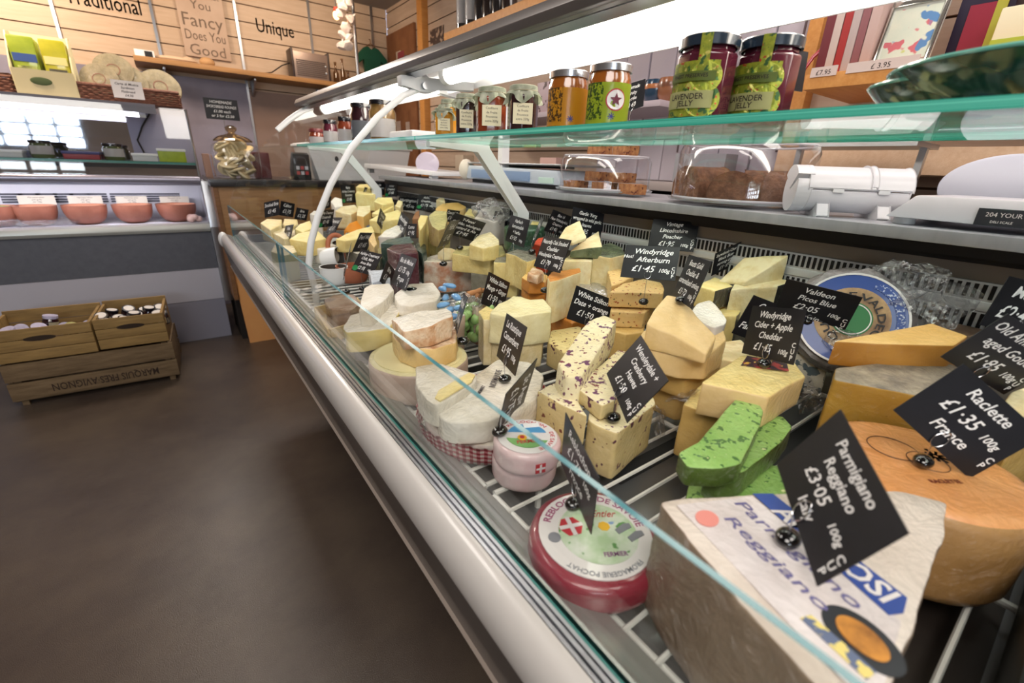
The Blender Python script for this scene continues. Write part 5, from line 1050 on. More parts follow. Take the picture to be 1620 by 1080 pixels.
for nm, lines, pos, ua, va_, sc in SIGNS:
    w_, h_ = .098*sc, .068*sc; F = frame(Vector(pos), ua, va_)
    e = thing('price_card', LBL[nm], 'price card', pos, 0, None); e['group'] = 'handwritten price cards'
    Fl = F.copy(); Fl.translation = Vector((0, 0, 0))
    bm = bmesh.new(); bx(bm, -w_/2, w_/2, -.0005, .0005, -h_/2, h_/2, 0, Fl); fin('card', bm, card_m, e, smooth=False)
    bm = bmesh.new(); n = len(lines); top = h_/2-.05*h_; avail = h_*(.86 if n > 3 else .80); wt = [1.25 if '£' in l else 1.0 for l in lines]; tot = sum(wt); z = top
    for l, q in zip(lines, wt):
        lh = avail*q/tot; z -= lh
        wmax = w_*(.80 if '£' in l else .9)*(.82 if nm == 'afterburn' else 1)
        if '£' in l and ' 100g' in l:
            a, b_ = l.split(' 100g')[0], '100g'; put_text(bm, a, -w_*.10, z+lh*.18, lh*.60, maxw=w_*.55, shear=.25, off=.012, y=-.0008, jit=.0003)
            put_text(bm, b_, w_*.29, z+lh*.2, lh*.36, maxw=w_*.2, shear=.25, off=.018, y=-.0008)
        else: put_text(bm, l, w_*.05 if nm == 'afterburn' else 0, z+lh*.18, min(lh*.62, .016), maxw=wmax, shear=.25, off=.014, y=-.0008, jit=.0003)
    if nm in UP:
        for k, chh in enumerate('CUP' if nm != 'raclette' else 'CP'): put_text(bm, chh, w_*.44, -h_*.5+h_*(.30-.115*k), h_*.09, off=.02, y=-.0008)
    if nm == 'afterburn': put_text(bm, 'Hot!', -w_*.41, h_*.10, h_*.10, shear=.2, off=.02, y=-.0008)
    bmesh.ops.transform(bm, matrix=Fl, verts=bm.verts); fin('lettering', bm, chalk, e, smooth=False)
    if nm in GREEN: bm = bmesh.new(); prism(bm, [(-w_*.5+.012*math.cos(t), -h_*.36+.008*math.sin(t)) for t in [k*math.pi/5 for k in range(10)]], 'y', -.0011, -.0006); bmesh.ops.transform(bm, matrix=Matrix.Translation(Fl.to_3x3() @ Vector((.012, 0, 0))) @ Fl, verts=bm.verts); fin('green_dot', bm, gdot, e, smooth=False)
    # wire loop, stem and black bead
    bm = bmesh.new(); N = 18; bmid = Fl @ Vector((0, 0, -h_/2))
    tube(bm, [Fl @ Vector((.0062*math.cos(t)*(1-.35*max(0, math.sin(t))), -.0016, -h_/2+.009+.0095*math.sin(t))) for t in [2*math.pi*k/N for k in range(N)]], .0006, 5, closed=True)
    low = Vector(pos)+bmid; hit = BV.ray_cast(low+Vector((0, 0, .035)), Vector((0, 0, -1)), .2); sur = hit[0].z if hit[0] is not None else DK
    if nm in ('flap', 'bread'): sur = 1.18
    sur = min(sur, low.z-.002) if sur < low.z+.03 else low.z-.006
    if low.z-sur > .05 and nm not in ('flap', 'bread'): sur = low.z-.05
    bc = Vector((low.x, low.y, sur+.0065))-Vector(pos); a = Fl @ Vector((0, -.0016, -h_/2+.0))
    tube(bm, [a, a.lerp(bc, .5)+Vector((0, 0, .0)), bc], .0006, 5); fin('wire_loop', bm, wire_m, e)
    bm = bmesh.new(); ell(bm, (0, 0, 0), (.0105, .0085, .0065), 16, 10)
    o = fin('bead', bm, bead_m, e) if loopb is None else loopb.copy()
    if loopb is None: loopb = o
    else: COL.objects.link(o); o.parent = e
    o.location = bc
# loose black beads lying on cheeses whose card is out of view
for i, ((u, v), z, lb) in enumerate((((714, 403), .869, 'on the pink washed rind block'), ((552, 371), .88, 'on the long pale yellow wedge'), ((732, 539), .824, 'on the cream topped wheel'), ((651, 459), .876, 'on the speckled brie'), ((460, 349), .89, 'on the second pale wedge from the left'), ((532, 384), .856, 'on the far white wheel'))):
    o = loopb.copy(); COL.objects.link(o); o.parent = None; o.location = P(u, v, z=z); o.name = 'black_bead'; tag(o, 'glossy black oval bead '+lb, 'bead', 'black card holder beads')
    o.scale = (1.3, 1.3, 1.1)
# ================================================================ far cabinet on the left
FY = 3.33; FX0, FX1 = -1.5, .165
fc = thing('far_display_cabinet', 'grey and white chilled display cabinet at the far end of the aisle', 'display counter', (0, 0, 0))
greyp2 = mat('cabinet_grey', '#5d5f68', .45, col2='#565861', scale=30); cabw = mat('cabinet_white', '#c3c1cc', .4)
zt_, zm, zl, zk = .735, .69, .465, .26
# front, leaning slightly
bm = bmesh.new(); bx(bm, FX0, FX1, FY+.06, FY+.85, .04, zt_-.02); fin('cabinet_body', bm, mat('cab_inner', '#bdbcc6', .5), fc)
bm = bmesh.new(); prism(bm, [(FY-.0, zm), (FY+.06, zm), (FY+.06, zl), (FY+.0, zl)], 'x', FX0, FX1); fin('grey_front_panel', bm, greyp2, fc)
bm = bmesh.new(); prism(bm, [(FY+.005, zl-.002), (FY+.06, zl-.002), (FY+.08, zk), (FY+.03, zk)], 'x', FX0, FX1); fin('white_front_panel', bm, cabw, fc)
bm = bmesh.new(); prism(bm, [(FY+.03, zk-.003), (FY+.08, zk-.003), (FY+.08, .0), (FY+.03, .0)], 'x', FX0, FX1); fin('kick_panel', bm, mat('kick_grey', '#8d8c9a', .45), fc)
bm = bmesh.new(); prism(bm, [(FY-.02, zm+.002), (FY-.03, zm+.018), (FY-.025, zt_), (FY+.03, zt_+.006), (FY+.07, zt_-.004), (FY+.07, zm+.002)], 'x', FX0, FX1); fin('front_ledge', bm, mat('ledge_grey', '#b9bcb9', .3, .2), fc, bevel=.002)
# side frame (leaning end panel) in grey metal
bm = bmesh.new(); prism(bm, [(FY-.03, .98), (FY+.04, .98), (FY-.0, .72), (FY+.06, .25), (FY-.02, .25), (FY-.06, .72)], 'x', FX1, FX1+.045); fin('end_frame', bm, alu, fc, bevel=.004)
bm = bmesh.new(); bx(bm, FX1, FX1+.02, FY+.02, FY+.85, .25, .98); fin('end_panel', bm, cabw, fc)
# well with vented back
bm = bmesh.new(); bx(bm, FX0, FX1, FY+.07, FY+.42, zt_-.02, zt_-.005); fin('well_floor', bm, mat('well_white', '#d0cfd8', .4), fc)
bm = bmesh.new(); bx(bm, FX0, FX1, FY+.42, FY+.44, zt_-.02, .95); fin('vented_back', bm, MC['well_white'], fc)
zv = [P(100, v, y=FY+.42).z for v in (307, 311, 315, 319)]
for u in (20, 48, 75, 102, 128, 155, 190, 217, 245, 272):
    x = P(u, 313, y=FY+.42).x; bm = bmesh.new()
    for z in zv: bx(bm, x-.045, x+.045, FY+.4175, FY+.4205, z-.005, z+.005)
    fin('vent', bm, mat('vent_dark', '#4a4a55', .6), fc)
# rail, deck and upper glass shelf
zr_ = P(150, 283, y=FY).z
bm = bmesh.new(); tube(bm, [(FX0, FY, zr_), (FX1, FY, zr_)], .022, 16); bx(bm, FX0, FX1, FY+.0, FY+.42, zr_-.03, zr_-.012); fin('hood_rail', bm, mat('rail_lilac', '#9896a6', .3, .5), fc)
zs_ = P(150, 253, y=FY+.05).z
bm = bmesh.new(); bx(bm, FX0, FX1, FY+.05, FY+.4, zs_-.012, zs_); bm.normal_update()
for q in bm.faces: q.material_index = 0 if abs(q.normal.z) > .9 else 1
fin('glass_shelf', bm, [glassm('shelf_glass'), mat('shelf_edge_far', '#4c8a83', .2)], fc, smooth=False)
bm = bmesh.new(); bx(bm, P(50, 260, y=FY+.1).x, FX1, FY+.09, FY+.12, zs_-.035, zs_-.014); fin('shelf_bar', bm, mat('bar_dark', '#1f1c20', .5), fc)
bm = bmesh.new(); bx(bm, FX0, FX1, FY+.42, FY+.44, zr_-.03, zs_-.02); fin('lower_back', bm, mat('back_tan', '#8a7468', .6), fc)
bm = bmesh.new(); tube(bm, [(FX0+.1, FY+.032, zr_-.0185), (FX1-.1, FY+.032, zr_-.0185)], .0055, 10); fin('well_lamp', bm, mat('well_tube', '#f4efff', .5, emit=30), fc)
area(((FX0+FX1)/2, FY+.06, zr_-.035), 1.4, 4, (.95, .93, 1), ((FX0+FX1)/2, FY+.3, zt_), .04)  # strip light added under the hood to boost the weak well tube
# added mirror standing in for hood glass reflections; tube light, top shelf
ztop_ = P(150, 163, y=FY+.1).z
bm = bmesh.new(); bx(bm, FX0, P(212, 240, y=FY+.45).x, FY+.44, FY+.45, zs_+.0, ztop_-.01); fin('added_mirror', bm, mat('mirror', '#b9bccb', .03, 1), fc, smooth=False)
xm = P(212, 240, y=FY+.45).x; bm = bmesh.new(); bx(bm, xm, FX1, FY+.44, FY+.45, zs_, ztop_-.01); fin('side_back', bm, mat('lilac_metal', '#8f8da0', .55, 0), fc)
bm = bmesh.new(); bx(bm, FX0, .03, FY+.05, FY+.44, ztop_-.008, ztop_+.012); prism(bm, [(FY+.02, ztop_+.012), (FY+.06, ztop_+.012), (FY+.09, ztop_-.03), (FY+.05, ztop_-.03)], 'x', FX0, .03); fin('top_shelf', bm, mat('top_steel', '#b3b1bc', .35, .4), fc)
zl_ = P(100, 172, y=FY+.1).z
bm = bmesh.new(); tube(bm, [(FX0+.1, FY+.11, zl_), (-.05, FY+.11, zl_)], .012, 12); lt = fin('lamp_tube', bm, mat('far_tube', '#f4efff', .5, emit=4.5), fc)
bm = bmesh.new(); tube(bm, [(-.05, FY+.11, zl_), (-.02, FY+.11, zl_)], .014, 12); fin('end_cap', bm, white, lt)
# glass front and side of the hood
bm = bmesh.new(); prism(bm, [(FY+.02, ztop_), (FY+.025, ztop_), (FY-.005, zr_), (FY-.01, zr_)], 'x', FX0, FX1); fin('hood_glass', bm, clear, fc, smooth=False)
bm = bmesh.new(); prism(bm, [(FY+.02, ztop_), (FY+.42, ztop_), (FY+.42, .75), (FY-.02, .75), (FY-.015, zr_)], 'x', FX1-.006, FX1); fin('side_glass', bm, clear, fc, smooth=False)
bm = bmesh.new(); tube(bm, [(FX1, FY+.02, ztop_), (FX1, FY-.01, zr_), (FX1+.01, FY-.03, .75)], .006, 8); fin('hood_post', bm, alu, fc)
bm = bmesh.new(); a = P(240, 195, y=FY+.43); tube(bm, [(a.x, a.y, ztop_-.01), (a.x-.05, a.y, a.z-.02), (a.x-.09, a.y, a.z-.1), (a.x-.06, a.y, zs_)], .005, 6); tag(fin('power_cord', bm, black), 'black cable hanging at the back of the far cabinet', 'cord')
# five clay bowls with price labels
yb_ = FY+.22; zb0 = zt_-.005
blb = None
for i, (u, w0, w1, lb, pr) in enumerate(((2, -40, 30, 'clay bowl cut by the left edge of the photo in the far cabinet', None), (60, 23, 97, 'clay bowl with the £2.20 card, first full one from the left', '£2.20'), (139, 101, 174, 'clay bowl with the £1.90 card, second full one from the left', '£1.90'), (214, 181, 246, 'clay bowl third full one from the left in the far cabinet', '£1.80'), (283, 249, 313, 'clay bowl rightmost in the far cabinet', '£1.95'))):
    c = P(u, 345, y=yb_); r = (P(w1, 335, y=yb_).x-P(w0, 335, y=yb_).x)/2
    o = bowl('clay_bowl', lb, (c.x, yb_, zb0), r, .105, mat('clay', '#99604d', .5, col2='#865040', scale=10, coat=.2), 'clay bowls in the far cabinet', foot=.45, thick=.008, inner=mat('clay_in', '#c08468', .45))
    if i == 0: bm = bmesh.new(); ell(bm, (0, 0, .088), (r*.88, r*.88, .018)); fin('herb_filling', bm, mat('olive_herb', '#6d7440', .7, col2='#9a9a5c', scale=50, bump=1), o)
    if pr:
        zc2 = P(u, 320, y=yb_+.1).z; lc = thing('bowl_price_label', 'cream price card %s standing behind a clay bowl' % pr, 'price card', (c.x+.0, yb_+.12, zc2), 0, 'cream cards behind the clay bowls'); 
        lcx = .075
        box('card', -lcx, lcx, -.001, .001, -.045, .035, mat('cream_card', '#d8cfc0', .6), lc, 0)
        bm = bmesh.new()
        for k in range(4): put_text(bm, ['Marinated olives', 'with garlic', 'per 100g', ''][k] or ' ', 0, .022-.012*k, .007, maxw=.12, y=-.0014)
        put_text(bm, pr, .02, -.04, .02, y=-.0014, off=.01); fin('lettering', bm, ink, lc, smooth=False)
        bm = bmesh.new(); tube(bm, [(0, 0, -.045), (0, 0, zb0-zc2)], .003, 6); fin('stick', bm, steel, lc)
bm = bmesh.new(); ell(bm, (0, 0, 0), (.26, .07, .018), 30, 16); 
for v in bm.verts: v.co += noise.noise_vector(v.co*22)*.02
o = fin('wrapping_film', bm, filmm()); o.location = (P(25, 358, y=FY+.12).x, FY+.16, zb0+.02); tag(o, 'crumpled clear film lying before the clay bowls', 'wrapping')
o = bpy.data.objects.new('dried_tomatoes', None); COL.objects.link(o); tag(o, 'pale wrapped bundle at the right end of the far cabinet', 'food'); c = P(318, 350, y=FY+.14); o.location = (c.x-.03, FY+.14, zb0)
for k in range(5): bm = bmesh.new(); ell(bm, (.02*(k % 3)-.02, .01*k-.02, .02+.012*(k % 2)), (.022, .02, .018)); fin('bundle', bm, mat('pinkish_food', '#c9a79c', .6, film=.6, bump=.8), o)
# things on the upper glass shelf
def shelfx(u, y=FY+.15): return P(u, 240, y=y).x
yS = FY+.17
def sbox(name, label, u0, u1, v0, m, cat, lid=None):
    x0, x1 = shelfx(u0, yS), shelfx(u1, yS); z = P((u0+u1)/2, v0, y=yS-.05).z; o = tag(box(name, x0, x1, yS-.05, yS+.05, zs_+.0005, z, m, None, .004), label, cat)
    if lid: box('lid', x0-.004, x1+.004, yS-.054, yS+.054, z-.012, z+.002, lid, o, .003)
    return o
sbox('plastic_tub', 'white plastic tub leftmost on the far cabinet glass shelf', -10, 37, 237, grey_w, 'tub', white)
sbox('food_tray', 'red and blue plastic tray on the far cabinet glass shelf', 100, 157, 240, mat('red_tray', '#8f2f3c', .4), 'tray', mat('blue_lid', '#3a3a72', .4))
sbox('plastic_tub', 'low white tub right of the jar on the far cabinet glass shelf', 208, 247, 243, grey_w, 'tub', white)
sbox('green_packets', 'bright green packets with a white header rightmost on the far shelf', 249, 292, 236, mat('lime_pack', '#a3b52c', .45, col2='#8fa31f', scale=30), 'packet', white)
def lid_jar(name, label, c, r, h, content, lid, group=None, labm=None, lab=(.2, .7), cloth=None, n=28, lidh=.014, labtext=None, cat='jar', facet=0, face=None):
    """glass jar: body > contents colour, lid, label"""
    bm = bmesh.new(); lathe(bm, [(0, 0), (r*.9, 0), (r, .006), (r, h*.78), (r*.86, h*.88), (r*.84, h)], n if not facet else facet)
    o = fin(name, bm, content, sharp=30 if facet else 50); o.location = c; tag(o, label, cat, group)
    bm = bmesh.new(); lathe(bm, [(r*.84, h-.004), (r*.93, h-.003), (r*.93, h-.003+lidh*.8), (r*.88, h-.003+lidh), (0, h-.003+lidh)], 32); fin('lid', bm, lid, o)
    if labm:
        a = face if face is not None else math.atan2(-c[1]+.0, -c[0]); s = 1.1
        bm = bmesh.new(); lathe(bm, [(r+.0008, h*lab[0]), (r+.0008, h*lab[1])], 16, a0=a-s, a1=a+s); bmesh.ops.solidify(bm, geom=list(bm.faces), thickness=.0004); fin('label', bm, labm, o)
    return o
jdark = mat('dark_preserve', '#2a1017', .15, coat=1); jamb = mat('amber_preserve', '#8a3a1e', .15, coat=1, col2='#5d2312', scale=20); jgold = mat('golden_preserve', '#c98a2a', .15, coat=1); jred = mat('red_jelly', '#5c2130', .12, coat=1, col2='#3d1522', scale=12)
crm = mat('cream_label', '#e2d9b8', .6); lidb = mat('black_lid', '#15141a', .25, coat=.6); lids = mat('silver_lid', '#b9bcc2', .22, .9)
for u, w_, lb in ((67, 26, 'green labelled jar with a pale tag, left on the far cabinet glass shelf'), (180, 26, 'green labelled jar with a dark lid, centre of the far cabinet glass shelf')):
    lid_jar('jar', lb, (shelfx(u, yS), yS, zs_+.0005), .048, .075, mat('green_jar', '#4d5a34', .2, coat=1), lidb, None, whitep, (.25, .8))
# baskets and boxes on the top shelf
zT = ztop_+.0125; yT = FY+.22
wick = mat('wicker', '#8a5b48', .7, col2='#5d3a2e', scale=60, stretch=(1, 1, 4), bump=1, bscale=90)
def basket(label, u0, u1, h):
    x0, x1 = P(u0, 155, y=yT-.1).x, P(u1, 155, y=yT-.1).x; t = thing('wicker_basket', label, 'basket', ((x0+x1)/2, yT, zT)); L = (x1-x0)/2; W = .11
    rows = int(h/.011)
    for nm, pts in (('side', [(-L, -W), (L, -W)]), ('side', [(L, -W), (L, W)]), ('side', [(L, W), (-L, W)]), ('side', [(-L, W), (-L, -W)])):
        bm = bmesh.new(); a, b_ = Vector(pts[0]), Vector(pts[1]); n = max(4, int((b_-a).length/.02)); nn = Vector(((b_-a).y, -(b_-a).x)).normalized()
        for r_ in range(rows):
            z = .006+r_*.011; P_ = [(*(a.lerp(b_, k/n)+nn*(.005 if (k+r_) % 2 else -.003)), z) for k in range(n+1)]; tube(bm, P_, .0055, 5)
        fin(nm, bm, wick, t)
    bm = bmesh.new(); tube(bm, [(-L, -W, h), (L, -W, h), (L, W, h), (-L, W, h)], .009, 8, closed=True); fin('rim', bm, wick, t)
    bm = bmesh.new(); bx(bm, -L, L, -W, W, .0, .005); fin('base', bm, wick, t); return t
basket('wicker basket with flatbreads on top of the far cabinet', 122, 283, .075)
basket('wicker basket cut by the left edge on top of the far cabinet', -70, 27, .08)
fb = mat('flatbread', '#8f8262', .6, col2='#756a4e', scale=22, bump=.5, film=.5); fbr = mat('flatbread_mark', '#7a4a3a', .6)
for i, (u, v, r, dx) in enumerate(((158, 125, .085, 0), (179, 108, .09, .01), (200, 130, .10, -.03), (252, 130, .10, 0), (228, 135, .08, .03))):
    y = yT-.05+.02*i+dx; q = P(u, v, y=y); bm = bmesh.new(); lathe(bm, [(0, -.012), (r*.97, -.012), (r, -.004), (r, .004), (r*.97, .012), (0, .014)], 32)
    o = fin('flatbread', bm, fb); zz = max(zT+.02, q.z-r*.35); o.location = (q.x, y, max(zT+r+.004, zT+.105) if i != 1 else zT+.16); o.rotation_euler = (math.pi/2-.35, 0, (.1*i-.2)); tag(o, 'packaged round flatbread in the wicker basket, ' + ['leftmost', 'tilted topmost', 'centre', 'rightmost', 'partly hidden between centre and right'][i], 'flatbread', 'flatbreads in the wicker basket')
    bm = bmesh.new(); lathe(bm, [(r*.3, .0142), (r*.34, .0147), (r*.3, .0147)], 20); fin('printed_ring', bm, fbr, o)
q = P(202, 141, y=yT-.13); o = box('basket_label', q.x-.065, q.x+.065, yT-.128, yT-.125, q.z-.045, q.z+.04, whitep, None, 0); tag(o, 'white handwritten label on the front of the flatbread basket', 'label')
bm = bmesh.new()
for k, s in enumerate(('Carta di Musica', 'Sardinian', 'Flatbread', '£4.50')): put_text(bm, s, q.x, q.z+.018-.018*k, .011, maxw=.11, shear=.2, y=yT-.1285, off=.01)
fin('lettering', bm, ink, o, smooth=False)
x0, x1 = P(28, 120, y=yT).x, P(120, 120, y=yT).x
sn = thing('snack_box', 'open cream card box of bright green snack packets on the far cabinet', 'box', ((x0+x1)/2, yT, zT)); L = (x1-x0)/2
crb = mat('cream_box', '#d3c79c', .6)
bm = bmesh.new(); prism(bm, [(-.12, 0), (.12, 0), (.12, .3), (.11, .3), (.11, .006), (-.11, .006), (-.115, .115), (-.125, .115)], 'x', -L, L)
fin('tray', bm, crb, sn)
for s in (-1, 1): bm = bmesh.new(); prism(bm, [(-.12, 0), (.12, 0), (.12, .3), (.02, .29), (-.12, .12)], 'x', s*L-.003, s*L+.003); fin('side', bm, crb, sn)
bm = bmesh.new(); ell(bm, (-.015, -.1255, .065), (.04, .002, .018)); fin('printed_mark', bm, mat('green_mark', '#4b5a32', .6), sn)
for i in range(2):
    for j in range(3):
        a = -L+.07+i*(2*L-.14); o = box('snack_packet', -L*.44, L*.44, -.016, .016, 0, .255, mat('pack_green_%d' % i, ['#93a32e', '#b5b02a'][i], .35, col2=['#7f9226', '#a3a122'][i], scale=12, coat=.5), None, .012)
        o.location = (sn.location.x-L*.5+i*L, yT-.07+j*.055, zT+.01); o.rotation_euler = (-.1, 0, 0); tag(o, '%s green snack packet, %s row of the cream box' % (['darker', 'yellower'][i], ['front', 'middle', 'back'][j]), 'packet', 'snack packets in the cream box')
        if j == 0:
            box('blue_band' if i == 0 else 'pale_band', -L*.38, L*.38, -.018, -.0155, .14, .175, mat('band_%d' % i, ['#2f4a8a', '#d6d08a'][i], .4), o, 0); box('picture', -L*.3, L*.3, -.018, -.0155, .03, .12, mat('pic_%d' % i, ['#b9c26a', '#5a5a4a'][i], .5, col2='#3d3528', scale=40), o, 0)
# ---------------------------------------------------------------- return counter with the biscuit jar
rcn = thing('return_counter', 'wood panelled return counter with dark top at the end of the aisle', 'counter', (0, 0, 0)); RY = 3.12; RZt = 1.0
rx0 = .215
bm = bmesh.new(); bx(bm, rx0+.01, 1.25, RY, RY+.55, .55, RZt-.04); fin('panel', bm, wood_g, rcn, bevel=.002)
bm = bmesh.new(); bx(bm, rx0-.02, 1.3, RY-.03, RY+.58, RZt-.04, RZt); fin('top', bm, mat('dark_top', '#2a2628', .3, coat=.3), rcn, bevel=.003)
bm = bmesh.new(); bx(bm, rx0+.0, 1.25, RY+.12, RY+.5, .0, .55); fin('dark_base', bm, mat('base_dark', '#1d1511', .7), rcn)  # near-black colour stands in for shade below the wood panel
bm = bmesh.new(); prism(bm, [(.245, .0), (.62, 0), (.62, .62), (.22, .62)], 'y', RY+.02, RY+.05); fin('lit_end_panel', bm, mat('lit_wood_orange', '#e3a262', .5, col2='#d9945a', scale=3), rcn)  # bright orange paints in the light falling on this wood
bm = bmesh.new(); bx(bm, rx0-.01, rx0+.012, RY-.01, RY+.5, .3, RZt-.04); fin('side_panel', bm, woodd, rcn)
# biscuit jar
jb = thing('biscuit_jar', 'square glass jar with lid full of pale round biscuits on dark counter top', 'jar', (.36, RY+.14, RZt)); jb.scale = (1.32, 1.32, 1.0); 
bm = bmesh.new(); s = .095
def sq(bm, prof, ex=4):
    n = 40; rings = []
    for r, z in prof:
        ring = []
        for k in range(n):
            t = 2*math.pi*k/n; c_, s_ = math.cos(t), math.sin(t); m_ = (abs(c_)**ex+abs(s_)**ex)**(-1/ex); ring.append(bm.verts.new((r*m_*c_, r*m_*s_, z)))
        rings.append(ring)
    for a in range(len(rings)-1):
        for k in range(n): bm.faces.new((rings[a][k], rings[a][(k+1) % n], rings[a+1][(k+1) % n], rings[a+1][k]))
    bm.faces.new(rings[0][::-1])
sq(bm, [(.08, .002), (.09, .008), (.093, .05), (.093, .17), (.085, .185), (.07, .19), (.07, .2)]); fin('glass_body', bm, glassm('jar_glass', '#fbfcfa', 1.2), jb)
bm = bmesh.new(); lathe(bm, [(.075, .2), (.078, .206), (.06, .225), (.02, .24), (.012, .248), (.022, .262), (.024, .274), (.012, .286), (0, .288)], 28); fin('lid', bm, glassm('lid_glass', '#d8c9b0', 2), jb)
bs = mat('biscuit', '#ecdfbf', .7, col2='#dccba4', scale=40, bump=.4)
for k in range(34):
    bm = bmesh.new() if k == 0 else None
    if k == 0: lathe(bm, [(0, -.006), (.042, -.006), (.046, 0), (.042, .006), (0, .007)], 24); o = fin('biscuit', bm, bs); b0 = o
    else: o = b0.copy(); COL.objects.link(o)
    o.location = (.36+random.uniform(-.06, .06), RY+.14+random.uniform(-.06, .06), RZt+.022+k*.0052); o.rotation_euler = (random.uniform(-.9, .9) if k % 3 else 1.2, random.uniform(-.5, .5), random.random()*3); tag(o, 'pale round biscuit inside the square glass jar', 'biscuit', 'biscuits in the square jar')
# card on a stick behind the jar, small boxes
q = P(351, 173, y=RY+.25); cr_ = thing('stick_card', 'black handwritten card held up behind the biscuit jar', 'price card', q); box('card', -.085, .085, -.001, .001, -.055, .055, card_m, cr_, 0)
bm = bmesh.new()
for k, s_ in enumerate(('HOMEMADE', 'SHORTBREAD ROUNDS', '£1.00 each', 'or 3 for £2.50')): put_text(bm, s_, 0, .03-.024*k, .014, maxw=.15, shear=.15, y=-.0015, off=.012)
fin('lettering', bm, chalk, cr_, smooth=False); bm = bmesh.new(); tube(bm, [(0, 0, -.055), (0, 0, RZt-q.z)], .002, 6); fin('stick', bm, steel, cr_)
tag(box('wooden_block', .20, .235, RY+.22, RY+.27, RZt, RZt+.13, mat('pinkish_box', '#a5806f', .6), None, .003), 'small pinkish box left behind the biscuit jar', 'box')
tag(box('red_tin', .46, .55, RY+.2, RY+.28, RZt, RZt+.15, mat('dark_red_tin', '#5a1620', .35), None, .008), 'dark red tin behind the right of the biscuit jar', 'tin')
# card reader cluster and bread bin on the return counter
cr = thing('card_reader', 'black card machine with red buttons at the end of the return counter', 'card machine', (.70, RY+.1, RZt))
bm = bmesh.new(); prism(bm, [(-.06, 0), (.06, 0), (.06, .07), (-.03, .16), (-.06, .15)], 'x', -.05, .05); fin('body', bm, black, cr, bevel=.008)
for k in range(6): bm = bmesh.new(); bx(bm, -.035+.025*(k % 3), -.017+.025*(k % 3), -.064, -.058, .03+.03*(k//3), .05+.03*(k//3)); fin('button', bm, mat('btn_%d' % (k % 2), ['#b83a3a', '#c9c9d2'][k % 2], .4), cr)
x0, x1 = P(485, 250, y=RY+.1).x, P(645, 250, y=RY+.1).x
cs_ = thing('white_crate', 'white plastic bread crate standing on the return counter', 'crate', ((x0+x1)/2, RY+.25, RZt)); L = (x1-x0)/2
bm = bmesh.new(); prism(bm, [(-L*.85, 0), (L*.85, 0), (L, .2), (L*1.0, .22), (-L*1.0, .22), (-L, .2)], 'y', -.2, .2); fin('body', bm, white, cs_, bevel=.006)
bm = bmesh.new(); bx(bm, -L*1.03, L*1.03, -.215, .215, .2, .215); fin('rim', bm, white, cs_, bevel=.004)
bm = bmesh.new(); ell(bm, (-L*.5, -.2, .13), (.012, .004, .016)); fin('catch', bm, black, cs_)
# ---------------------------------------------------------------- crates of jars on the floor
cy = 2.78; crx0, crx1 = -.75, -.122
aged = mat('aged_board', '#806a4e', .75, col2='#5d4a32', scale=7, stretch=(1, 8, 8), bump=.6, contrast=(.3, .7)); aged2 = mat('yellow_board', '#9f804c', .7, col2='#7a6038', scale=7, stretch=(1, 8, 8), bump=.5, contrast=(.3, .7))
stamp = mat('stamp_ink', '#33241a', .8)
lc = thing('wooden_crate', 'weathered wooden crate with upside-down black stencilled lettering on the floor', 'crate', ((crx0+crx1)/2, cy+.17, 0), math.radians(-3)); L = (crx1-crx0)/2; D_ = .17
for s in (-1, 1):
    for z in (.03, .125): box('slat', -L, L, s*D_-.007, s*D_+.007, z, z+.085, aged, lc, .002)
    box('end_board', s*(L-.012)-.008, s*(L-.012)+.008, -D_+.008, D_-.008, .02, .215, aged, lc, .002)
    for t in (-1, 1): box('corner_post', s*(L-.035)-.012, s*(L-.035)+.012, t*(D_-.02)-.012, t*(D_-.02)+.012, 0, .21, aged, lc, .001)
box('floor_board', -L+.02, L-.02, -D_+.01, D_-.01, .02, .03, aged, lc, .001)
bm = bmesh.new(); put_text(bm, 'MARQUIS FRES·AVIGNON', 0, 0, .036, w=L*1.28, off=.01)
for v in bm.verts: v.co.x = -v.co.x+.03; v.co.z = -v.co.z+.088; v.co.y = -D_-.0079
fin('stencilled_lettering', bm, stamp, lc, smooth=False)
def crate2(label, x0, x1, rz):
    t = thing('wooden_crate', label, 'crate', ((x0+x1)/2, cy+.155, .216), rz); L = (x1-x0)/2-.002; D_ = .155
    for s in (-1, 1):
        for k in range(3): box('slat', -L, L, s*D_-.005, s*D_+.005, .004+k*.051, .052+k*.051+(.012 if s > 0 and k == 2 else 0), aged2, t, .0015)
        box('end_board', s*(L-.006)-.006, s*(L-.006)+.006, -D_+.006, D_-.006, .002, .152, aged2, t, .0015)
    box('floor_board', -L+.01, L-.01, -D_+.006, D_-.006, .0, .006, aged2, t, .001)
    bm = bmesh.new(); prism(bm, [(.055*math.cos(a)*(1 if abs(math.cos(a)) > .01 else 0), .012*math.sin(a)) for a in [2*math.pi*k/16 for k in range(16)]], 'y', -D_-.0062, -D_-.0052); bmesh.ops.translate(bm, vec=(0, 0, .105), verts=bm.verts); fin('hand_slot', bm, mat('slot_brown', '#2b1d12', .8), t)
    return t
xm_ = (crx0+crx1)/2+.03
A_ = crate2('upper left wooden crate of fabric topped jars on the stencilled crate', crx0-.02, xm_, math.radians(-3)); B__ = crate2('upper right wooden crate of black and white lidded jars', xm_+.002, crx1-.008, math.radians(-3))
ltop = mat('white_lid_label', '#d8d2cc', .5)
